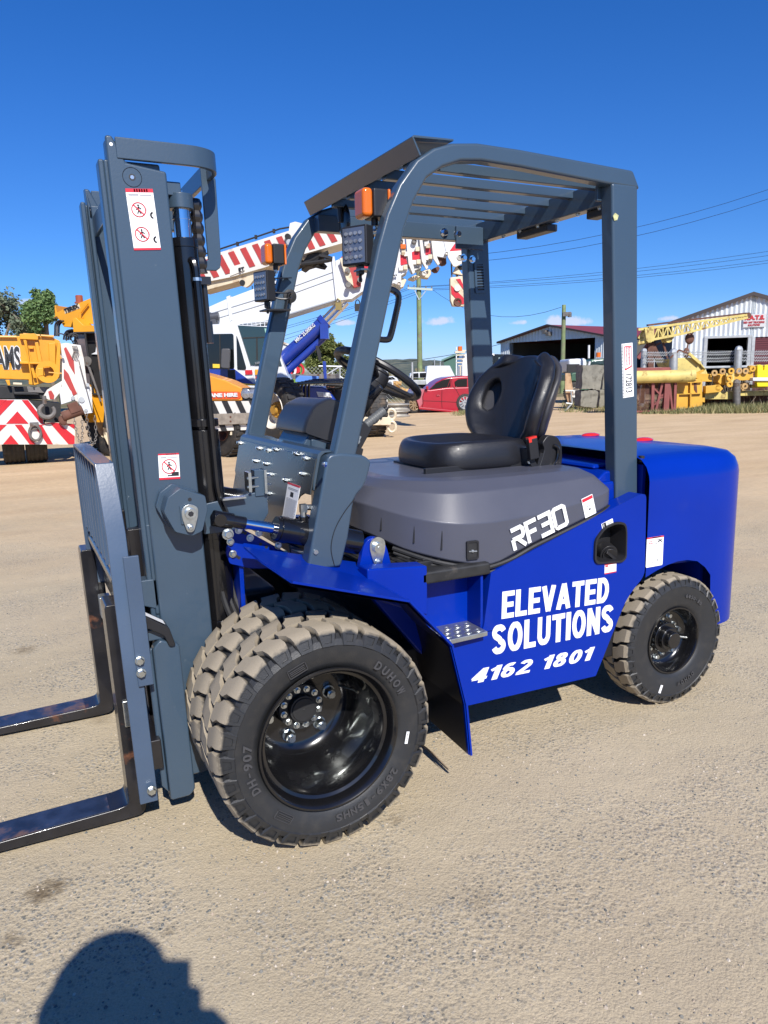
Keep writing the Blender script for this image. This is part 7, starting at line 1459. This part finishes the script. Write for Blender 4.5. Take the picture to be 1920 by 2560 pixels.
# ---------------------------------------------------------------- scrap steel along the fence
F=Fr(25,1680,turn=0); ys=mat('scrap_yellow',(.60,.33,.035),.5,0,.1,var=.12,vs=3,dirt=(.22,.10,.03),ds=3,dthr=.6,damt=.6); yb=mat('bright_yellow',(.80,.62,.01),.4,0,.2,var=.05,vs=2); yc=mat('pale_yellow_steel',(.55,.44,.14),.6,var=.2,vs=2,dirt=(.2,.12,.05),ds=3,dthr=.55)
jib=fthing('lattice_crane_jib',Fr(30,1700,turn=0),'pale yellow lattice crane jib with a rusty top beam before the trucking shed','crane jib'); FJ=Fr(30,1700,turn=0)
def LB(par,F,a,b_,r,mt_,nm,y=0,y2=None,f=zE):
    p=F.L(*f(*a),y); q=F.L(*f(*b_),y if y2 is None else y2); m=M(); m.bar((p[0],y,p[1]),(q[0],y if y2 is None else y2,q[1]),r,r); return obj(nm,m,mt_,par)
plx(FJ,jib,zE,[(195,345),(200,365),(640,310),(1400,218),(1400,200),(640,288)],.3,.5,brn,'top_beam',bev=0)
tu=lambda x:380+(x-100)*(225-395)/1300; tb_=lambda x:530-(x-280)*(.255)
for yy in (0,.75):
    LB(jib,FJ,(75,410),(1400,232),.09,yc,'top_chord',yy); LB(jib,FJ,(75,575),(260,540),.09,yc,'bottom_chord',yy); LB(jib,FJ,(260,530),(620,460),.09,yc,'bottom_chord',yy); LB(jib,FJ,(620,460),(1410,262),.08,yc,'bottom_chord',yy)
def tpy(x): return 410+(x-75)*(232-410)/1325
def bty(x): return 530+(x-260)*(460-530)/360 if x<620 else 460+(x-620)*(262-460)/790
xs=list(range(260,1380,58))
for yy in (0,.75):
    for i,x in enumerate(xs):
        LB(jib,FJ,(x,tpy(x)),(x,bty(x)),.05,yc,'lacing_bar',yy)
        if i<len(xs)-1: LB(jib,FJ,(x,tpy(x)) if i%2 else (x,bty(x)),(xs[i+1],bty(xs[i+1])) if i%2 else (xs[i+1],tpy(xs[i+1])),.045,yc,'lacing_bar',yy)
for a,b_ in (((80,520),(150,400)),((90,560),(130,500)),((300,380),(400,500)),((400,380),(300,500)),((290,520),(470,480)),((80,590),(200,560))): LB(jib,FJ,a,b_,.09,yc,'lacing_bar',.2)
plx(FJ,jib,zE,[(158,395),(205,390),(235,530),(210,572),(175,540)],-.15,.0,yc,'head_plate',bev=0); plx(FJ,jib,zE,[(205,372),(268,360),(272,540),(225,570)],-.12,.75,yc,'head_plate',bev=0); plx(FJ,jib,zE,[(330,385),(395,380),(400,480),(330,490)],.2,.6,yc,'winch_plate')
for q,r in (((440,530),.13),((470,500),.10),((1405,240),.12)): p=FJ.L(*zE(*q),.2); m=M(); m.cyl((p[0],.1,p[1]),(p[0],.6,p[1]),r,14); obj('sheave',m,yc if q[0]<1000 else brn,jib)
for a,b_,r in (((215,565),(222,880),.22),((205,585),(70,760),.14),((240,570),(400,890),.13),((235,590),(330,860),.11),((380,570),(460,880),.07),((350,570),(290,600),.06)): LB(jib,FJ,a,b_,r,brn if r!=.14 else mar,'support_leg',.3)
p=FJ.L(*zE(740,515)); m=M(); m.ball((p[0],.3,p[1]),.19,12,sq=(1,.5,1.2)); 
P=[FJ.L(*zE(*q)) for q in ((800,415),(780,440),(740,500))]; m.tube([(a,.3,b) for a,b in P],.035,6); P=[FJ.L(*zE(*q)) for q in ((728,540),(715,610),(690,730))]; m.tube([(a,.3,b) for a,b in P],.03,6); p=FJ.L(*zE(700,690)); m.ball((p[0],.3,p[1]),.13,10,sq=(1,.6,1.6)); hk_=obj('hook_and_rope',m,brn,jib)
bk_=fthing('digger_bucket',Fr(26.5,1720,turn=0),'large rounded yellow steel bucket lying behind the pipes','bucket'); FB=Fr(26.5,1720,turn=0)
plx(FB,bk_,zE,[(450,765),(700,750),(760,765),(830,820),(905,900),(930,960),(700,1010),(540,1010),(535,880),(500,870)],.0,1.4,yc,'shell',bev=.03); plx(FB,bk_,zE,[(690,705),(760,735),(820,780),(905,900),(860,870),(800,790)],-.1,.05,yc,'rim_plate'); LB(bk_,FB,(575,660),(690,700),.05,brn,'lifting_bail',-.1); LB(bk_,FB,(575,660),(465,755),.05,brn,'lifting_bail',-.1); LB(bk_,FB,(690,700),(830,820),.09,yc,'lifting_bail',-.1); LB(bk_,FB,(760,960),(870,905),.07,ys,'brace',-.15)
for k_,(xe,y0) in enumerate(((705,-.3),(755,-.05))):
    pp_=fthing('steel_pipe',Fr(24.6,1640,turn=0),('front' if k_==0 else 'rear')+' one of two long pale yellow steel pipes resting on the rusty cage','steel pipe','yellow steel pipes'); FP=Fr(24.6,1640,turn=0); a=FP.L(*zE(-260,985 if k_==0 else 975),y0); b_=FP.L(*zE(xe,975 if k_==0 else 972),y0); m=M(); m.T=Matrix.Translation((0,y0,b_[1]))@Matrix.Rotation(-pi/2,4,'Z'); r=.20; m.lathe([(r,a[0]),(r,b_[0]),(r*.82,b_[0]),(r*.82,b_[0]-.6),(.001,b_[0]-.6)],n=28); obj('pipe',m,yc,pp_)
cg=fthing('rusty_mesh_cage',Fr(24.4,1640,turn=0),'maroon steel frame with rusty wire mesh under the yellow pipes','mesh cage'); FC=Fr(24.4,1640,turn=0)
for a,b_,r in (((-120,910),(455,900),.16),((75,1015),(545,1010),.07),((255,1010),(245,1405),.09),((530,1010),(515,1395),.08),((435,890),(405,1400),.17),((90,1410),(515,1390),.05),((410,890),(290,1390),.07),((450,1020),(490,1395),.06),((270,1130),(440,1300),.05),((440,1130),(270,1330),.05),((-120,1015),(75,1015),.07),((-120,1410),(90,1410),.06)): LB(cg,FC,a,b_,r,mar,'frame_bar',-.05)
m=M()
for x in range(-120,540,11): p=FC.L(*zE(x,1030)); q=FC.L(*zE(x,1405)); m.bar((p[0],.02,p[1]),(q[0],.02,q[1]),.012,.012)
for y in range(1035,1400,13): p=FC.L(*zE(-120,y)); q=FC.L(*zE(530,y-6)); m.bar((p[0],.03,p[1]),(q[0],.03,q[1]),.012,.012)
obj('wire_mesh',m,brn,cg,kind='stuff')
for a,b_ in (((80,1080),(150,1040)),((145,1050),(120,1310)),((200,1050),(240,1100)),((300,1060),(290,1150))): LB(cg,FC,a,b_,.10,ys,'loose_bar',.3)
sb_=fthing('yellow_counterweight_box',Fr(25,1730,turn=0),'yellow ribbed steel box section standing on the grass right of the mesh cage','steel box'); F=Fr(25,1730,turn=0)
plx(F,sb_,zE,[(555,1020),(860,1010),(862,1340),(760,1360),(540,1390)],0,.9,ys,'panel'); 
for pts in ([(575,1190),(850,1180),(850,1192),(575,1202)],[(712,1060),(728,1058),(722,1340),(708,1342)],[(555,1050),(860,1035),(860,1052),(555,1066)],[(555,1020),(575,1020),(570,1390),(540,1390)]): plx(F,sb_,zE,pts,-.10,.0,ys,'rib',bev=0)
plx(F,sb_,zE,[(755,1025),(785,1030),(800,1200),(760,1140)],-.02,-.005,brn,'stain',bev=0)
bm_=fthing('yellow_beam_stack',Fr(25.2,1830,turn=0),'stack of welded yellow crane beams and lugs along the right hand fence','steel beams'); F=Fr(25.2,1830,turn=0)
for i,(pts,y0,y1,mt_) in enumerate([([(780,945),(940,950),(975,980),(975,1045),(860,1045),(780,1000)],-.2,.5,ys),([(1050,960),(1150,965),(1150,1090),(1080,1080),(1050,1050)],-.1,.3,ys),([(1150,940),(1250,940),(1250,1100),(1190,1110),(1150,1060)],-.3,-.2,yc),([(1240,940),(1480,935),(1480,1025),(1240,1035)],-.25,.3,ys),([(900,1100),(1010,1090),(1070,1080),(1075,1170),(900,1190)],-.35,-.1,ys),([(1070,1080),(1115,1130),(1070,1175)],-.3,.0,ys),([(885,1170),(1260,1165),(1260,1260),(890,1260)],-.1,.6,yc),([(1280,1165),(1660,1155),(1800,1150),(1800,1210),(1280,1220)],.0,.6,yc),([(1320,1060),(1430,1060),(1450,1150),(1330,1160)],-.1,.3,mat('ochre_rusty_steel',(.42,.26,.10),.7,var=.2,vs=4)),([(1460,1080),(1640,1080),(1640,1125),(1460,1125)],-.05,.3,yc),([(1430,850),(1470,845),(1490,900),(1485,935),(1425,935)],-.1,.05,ys),([(770,960),(1480,935),(1480,952),(770,980)],.2,.6,ys),([(860,1240),(890,1240),(890,1300),(850,1290)],-.2,.3,ys)]): plx(F,bm_,zE,pts,y0,y1,mt_,'beam',bev=.01)
for q in ((1100,920),(1205,915),(1300,915),(1380,915),(1465,885),(1185,1000),(1185,1075),(1045,1120),(1000,940),(1370,1100)):
    p=F.L(*zE(*q),-.3); m=M(); m.lathe([(.10,-.03),(.045,-.03),(.045,.03),(.10,.03)],(p[0],-.32,p[1]),18,close=True); obj('lug_ring',m,ys if q[0]%2 else bpy.data.materials['ochre_rusty_steel'],bm_)
m=M(); p=F.L(*zE(860,1240)); q=F.L(*zE(2300,1330)); m.box(p[0],q[0],.6,.9,.1,p[1]); obj('dark_beam_base',m,brn,bm_)
ybk=fthing('bright_yellow_bracket',Fr(24.8,1900,turn=0),'bright yellow twin lug bracket with a white bar at the right edge','bracket'); F=Fr(24.8,1900,turn=0)
plx(F,ybk,zE,[(1530,850),(1560,836),(1595,845),(1602,910),(1612,910),(1620,845),(1650,838),(1800,840),(1800,1000),(1530,1000)],0,.2,yb,'plate'); plx(F,ybk,zE,[(1520,1035),(1800,1035),(1800,1105),(1530,1108)],.02,.2,yb,'lower_plate'); plx(F,ybk,zE,[(1475,995),(1800,995),(1800,1038),(1475,1038)],-.05,.3,wht,'white_bar')
# fence posts and wire
for k_,(a,b_,D) in enumerate((((148,672),(138,890),27),((510,690),(520,930),26.5),((1302,655),(1290,870),26.6),((265,780),(265,880),34),((1275,1060),(1275,1400),24.9))):
    F=Fr(D,zE(*a)[0],turn=0); t=fthing('fence_post',F,['leaning grey steel fence post beside the rusty jib legs','thick grey fence post in front of the yellow bucket','tall capped grey fence post before the open shed door','thin fence post seen behind the jib legs','dark fence post standing in the weeds under the yellow beams'][k_],'fence post','fence posts of the yard'); p=F.L(*zE(*a)); q=F.L(*zE(*b_)); m=M(); r=(.10,.14,.13,.05,.12)[k_]; m.cyl((q[0]*1.0,0,0),(p[0],0,p[1]),r,12); m.ball((p[0],0,p[1]),r*1.1,8); obj('post',m,galvw if k_<4 else stl,t)
F=Fr(26.8,1800,turn=0); fw_=fthing('barbed_wire_fence',F,'barbed wire strands and grey top rail running along the yard fence','fence')
for y0 in (690,720,765,800):
    P=[F.L(*zE(x,y0+ (x-140)*-.012+(8 if i%2 else 0))) for i,x in enumerate(range(140,1900,290))]; m=M(); m.tube([(a,0,b) for a,b in P],.012,4)
    for i in range(60):
        x=140+28*i; p=F.L(*zE(x,y0+(x-140)*-.012+4)); m.bar((p[0]-.03,0,p[1]-.05),(p[0]+.03,0,p[1]+.05),.012,.012)
    obj('barbed_strand',m,galvw,fw_)
p=F.L(*zE(140,890)); q=F.L(*zE(1900,850)); m=M(); m.tube([(p[0],0,p[1]),(q[0],0,q[1])],.05,8); obj('top_rail',m,galvw,fw_)
# weeds and grass along the yard edge
def grassmat(): return leafmat('weedy_grass',(.07,.10,.03),(.34,.29,.14))
m=M(); R3=random.Random(21)
def tuft(m,P,n,h,sp):
    for _ in range(n):
        b=P+Vector((R3.gauss(0,sp),R3.gauss(0,sp),0)); b.z=0; d=Vector((R3.gauss(0,.35),R3.gauss(0,.35),1)).normalized()*h*R3.uniform(.4,1.3); s=Vector((R3.gauss(0,1),R3.gauss(0,1),0)).normalized()*.012; m.add([b-s,b+s,b+d],[(0,1,2)])
def gpt(px,py): return W(px,py,'z',0)
for i in range(1500):
    x=R3.uniform(1595,2050); y=R3.uniform(1014,1036)-(x-1595)*.01; tuft(m,gpt(x,y),9,.17 if x<1740 else .26,.10)
for i in range(420): tuft(m,gpt(R3.uniform(1410,1600),R3.uniform(1000,1032)),9,.13,.10)
for i in range(60): tuft(m,gpt(R3.uniform(1135,1175),R3.uniform(1026,1040)),8,.12,.10)
obj('weeds',m,grassmat(),flat=True,kind='stuff',label='strip of green and dry weeds along the foot of the yard fence',category='weeds')
m=M()
for i in range(130):
    x=R3.uniform(1745,2000); P=gpt(x,R3.uniform(1012,1024)); h=R3.uniform(.5,1.35); e_=P+Vector((R3.gauss(0,.25),R3.gauss(0,.25),h)); md=(P+e_)/2+Vector((R3.gauss(0,.08),R3.gauss(0,.08),0)); m.tube([P,md,e_],[.011,.009,.004],4)
    for k in range(4):
        u=R3.uniform(.4,.95); s=P.lerp(e_,u); m.tube([s,s+Vector((R3.gauss(0,.12),R3.gauss(0,.12),R3.uniform(.05,.25)))],[.006,.003],3)
obj('dry_stalks',m,mat('dry_stalk',(.24,.19,.13),.9),flat=True,kind='stuff',label='tall dry stalks standing among the weeds under the yellow beams',category='weeds')
# ---------------------------------------------------------------- chain link fence behind the bushy tree
F=Fr(31,830,turn=0); cf=fthing('chain_link_fence',F,'chain link fence with a braced galvanised frame in front of the bushy tree','fence')
for a,b_ in (((400,395),(730,400)),((620,385),(622,545)),((400,540),(480,540)),((400,535),(620,400)),((540,440),(545,545)),((620,500),(690,545)),((730,440),(1120,470)),((725,390),(728,545)),((1040,440),(1040,560)),((1110,440),(1112,560)),((1040,560),(1110,450))):
    p,q=F.P([z4(*a),z4(*b_)]); m=M(); m.tube([(p[0],0,p[1]),(q[0],0,q[1])],.035,6); obj('rail',m,galvw,cf)
m=M(); x0=F.L(*z4(250,500))[0]; x1=F.L(*z4(1120,500))[0]; zt=F.L(*z4(400,400))[1]; s=.16; N=int((x1-x0)/s)
for i in range(-12,N):
    for sg in (1,-1):
        xa=x0+i*s if sg>0 else x0+i*s+zt; xb=xa+sg*zt; za,zb_=0,zt
        if xa<x0: za=(x0-xa) if sg>0 else 0; xa=x0 if sg>0 else xa
        m.bar((xa,.03,za),(min(xb,x1) if sg>0 else max(xb,x0),.03,zb_),.008,.008)
obj('wire_mesh',m,galvw,cf,kind='stuff')
for x,y0,y1,D in ((420,390,610,36),(835,380,440,60),(750,340,440,75)):
    F=Fr(D,zH(x,0)[0],turn=0); t=fthing('marker_post',F,{420:'thin white post in front of the white utility',835:'short distant post left of the green shed',750:'thin distant mast above the white canopy'}[x],'post'); p=F.L(*zH(x,y0)); m=M(); m.cyl((0,0,0),(p[0]*0,0,p[1]),.05,8); m.box(-.0,.001,-.001,.0,.1,.11); obj('post',m,galvw,t)
# ---------------------------------------------------------------- power poles and lines
polem=mat('green_timber_pole',(.17,.22,.10),.8,var=.25,vs=3,dirt=(.20,.17,.12),ds=2,dthr=.5)
def pole(F,x,ytop,r,lab,cross=None):
    t=fthing('power_pole',F,lab,'power pole','timber power poles'); p=F.L(x,ytop); m=M(); m.cyl((p[0],0,0),(p[0],0,p[1]),r,14,r2=r*.8); obj('pole',m,polem,t); return t,p
F1=Fr(60,1045,turn=None); pt,pp1=pole(F1,1046,640,.22,'green timber power pole with a crossarm behind the steering wheel')
a=F1.L(1019,721); b_=F1.L(1081,725); m=M(); m.bar((a[0],-.25,a[1]),(b_[0],-.25,b_[1]),.12,.16); ca=obj('crossarm',m,mat('pale_crossarm',(.40,.46,.40),.7),pt)
for i in range(5):
    x=a[0]+(b_[0]-a[0])*(.03+.235*i); z_=a[1]+(b_[1]-a[1])*(.03+.235*i); m=M(); m.lathe([(.001,.0),(.05,0),(.065,.05),(.04,.09),(.06,.13),(.03,.18),(.001,.2)],(0,0,0),10); o=obj('insulator',m,lens,ca); o.rotation_euler=(pi/2,0,0); o.location=(x,-.25,z_+.08)
m=M(); m.bar((pp1[0],-.2,a[1]-.9),(a[0]+.5,-.25,a[1]-.06),.03,.06); m.bar((pp1[0],-.2,a[1]-.9),(b_[0]-.5,-.25,b_[1]-.06),.03,.06); obj('brace',m,galvw,pt)
F2=Fr(47,1409,turn=None); pt2,pp2=pole(F2,1410,762,.15,'leaning timber power pole standing before the open machinery shed')
m=M(); m.box(pp2[0]-.05,pp2[0]+.45,-.3,-.1,pp2[1]-.7,pp2[1]-.45); m.cyl((pp2[0]+.35,-.2,pp2[1]-.75),(pp2[0]+.35,-.2,pp2[1]-.5),.12,10); obj('bracket_lamp',m,stl,pt2)
wl_=['short sagging service line from the crossarm pole to the leaning pole','uppermost of the four lines running right from the crossarm','second line down running right from the crossarm','third line down running right from the crossarm','lowest of the four lines running right from the crossarm','upper of the two steep lines crossing behind the near rear post','lower of the two steep lines crossing behind the near rear post','uppermost line running left from the crossarm past the white boom','second line running left from the crossarm past the white boom','third line running left from the crossarm past the white boom','lowest line running left from the crossarm past the white boom','faint distant line low over the wooded hill']
def wire(pa,pb,da,db,sag,r=.013,n=10):
    d1=ray(*pa); d2=ray(*pb); A=CAM+d1*(da/d1.dot(fw)); B=CAM+d2*(db/d2.dot(fw)); m=M(); m.tube([A.lerp(B,i/n)-Vector((0,0,sag*4*(i/n)*(1-i/n))) for i in range(n+1)],r,4); o=obj('overhead_line',m,blackc); o['label']=wl_.pop(0); o['category']='power line'; o['group']='overhead power lines'
wire((1081,724),(1403,768),60,47,1.25)
for (a,b_,D) in (((1020,718),(2100,600),75),((1040,718),(2100,612),75),((1070,722),(2100,625),75),((1081,725),(2100,632),75)): wire(a,b_,60,62,.5)
for (a,b_) in (((1160,640),(2100,408)),((1180,655),(2100,432))): wire(a,b_,50,50,.9)
for (a,b_) in (((1019,721),(480,878)),((1030,721),(480,885)),((1045,728),(480,905)),((1060,728),(480,918))): wire(a,b_,60,55,.2)
wire((1000,905),(1290,850),90,90,.3,.03)
# ---------------------------------------------------------------- the photographer (behind the camera; casts the shadow at the lower left)
def back(px,py,z):                      # point at height z whose shadow falls on this pixel
    g=W(px,py,'z',0); return g+sd*(z/sd.z)
loc=Vector((-1.0,-2.98,0))
ph=thing('person',loc,0,'person in dark clothes and a round hat holding up a phone','person')
hc=back(285,2345,1.66)-loc
V=[];Ed=[];Rr=[]
def J(p,r,par=None):
    V.append(tuple(p)); Rr.append(r); i=len(V)-1
    if par is not None: Ed.append((par,i))
    return i
hx,hy=hc.x-.01,hc.y-.03
ty=hy-.07
pel=J((hx-.02,ty,.93),.155); ab=J((hx-.02,ty,1.08),.15,pel); ch=J((hx-.02,ty,1.24),.165,ab); nk=J((hx,ty+.03,1.385),.06,ch); hd1=J((hx,hy,1.46),.075,nk); hd2=J((hx,hy,1.53),.088,hd1); hd3=J((hx,hy-.005,1.585),.075,hd2)
for s in (-1,1):
    hp=J((hx-.02+s*.10,ty,.85),.10,pel); kn=J((hx-.02+s*.12,ty+.03,.47),.07,hp); an=J((hx-.02+s*.13,ty,.09),.045,kn); J((hx-.02+s*.15,ty+.15,.045),.042,an)
shL=J((hx-.20,ty,1.29),.075,ch); elL=J((hx-.27,ty+.10,1.04),.052,shL); wrL=J((CAM.x-loc.x-.13,CAM.y-loc.y-.10,1.33),.034,elL)
shR=J((hx+.17,ty,1.29),.075,ch); elR=J((hx+.20,ty-.02,1.04),.052,shR); wrR=J((CAM.x-loc.x+.05,CAM.y-loc.y-.10,1.33),.034,elR)
bm2=bpy.data.meshes.new('body'); bm2.from_pydata(V,Ed,[]); bo_=bpy.data.objects.new('body',bm2); C.objects.link(bo_); bo_.parent=ph
import bmesh
bmm=bmesh.new(); bmm.from_mesh(bm2); bmm.verts.layers.skin.verify(); bmm.to_mesh(bm2); bmm.free(); lay=bm2.skin_vertices[0].data
for i,r in enumerate(Rr): lay[i].radius=(r,r)
lay[0].use_root=True
bo_.modifiers.new('skin','SKIN').use_smooth_shade=True; bo_.modifiers.new('sub','SUBSURF').levels=2
cloth=mat('dark_clothes',(.04,.045,.06),.85); skinm=mat('skin',(.45,.27,.2),.55); bm2.materials.append(cloth)
m=M(); rows=[]
for rr_,zz in ((.150,1.500),(.158,1.505),(.150,1.515),(.140,1.545),(.128,1.585),(.105,1.62),(.07,1.647),(.02,1.66)): rows.append([(hx+rr_*cos(a),hy+rr_*1.02*sin(a),zz) for a in [2*pi*j/28 for j in range(28)]])
m.grid(rows,closed=True); m.add(rows[0],[tuple(range(28))[::-1]]); m.add(rows[-1],[tuple(range(28))]); obj('hat',m,cloth,ph)
m=M(); m.ball((hx,hy+.045,1.46),.065,18,sq=(.95,.65,1.25)); m.ball((hx,hy+.09,1.455),.014,8,sq=(.8,1,1.5))
for s in (-1,1): m.ball((hx+s*.028,hy+.082,1.475),.009,8); m.ball((hx+s*.075,hy+.01,1.46),.022,8,sq=(.4,.8,1.2))
m.box(hx-.02,hx+.02,hy+.078,hy+.086,1.42,1.425); obj('face',m,skinm,ph)
# phone held upright, its lens at the camera position
d0=Vector((-fw.x,-fw.y,0)).normalized(); 
m=M(); m.T=Matrix.Translation(CAM-loc-fw*.028+Vector((0,0,0)))@m3.to_4x4(); m.box(-.052,.018,-.110,.048,-.004,.005); phone=obj('phone_body',m,blackp,None,bev=.002); phone.name='phone'; phone.location=loc; phone['label']='black phone held upright at eye height by the photographer'; phone['category']='phone'
for side,wr in ((-1,wrL),(1,wrR)):
    w0=Vector(V[wr]); base=(CAM-loc)-fw*.036-up*.075+rt*(-.066 if side<0 else .024); m=M(); m.tube([w0,(w0+base)/2,base-up*.01],[.03,.035,.022],10); hand=obj('hand',m,skinm,ph)
    for k in range(4):
        p0=base-up*(.012-.018*k)+fw*.0; p1=p0+rt*side*.012+fw*.012; p2=p0+fw*.024-rt*side*.006; fm=M(); fm.tube(smooth_path([p0-rt*side*-.004-fw*.012,p1,p2-rt*side*.004],4),[.0085]*9,8); obj('finger',fm,skinm,hand)
    fm=M(); fm.tube(smooth_path([base-up*.02-fw*.01,base+up*.02-fw*.014-rt*side*.012,base+up*.05-fw*.012-rt*side*.022],4),[.011,.011,.0105,.010,.010,.0095,.009,.0085,.007],8); obj('thumb',fm,skinm,hand)
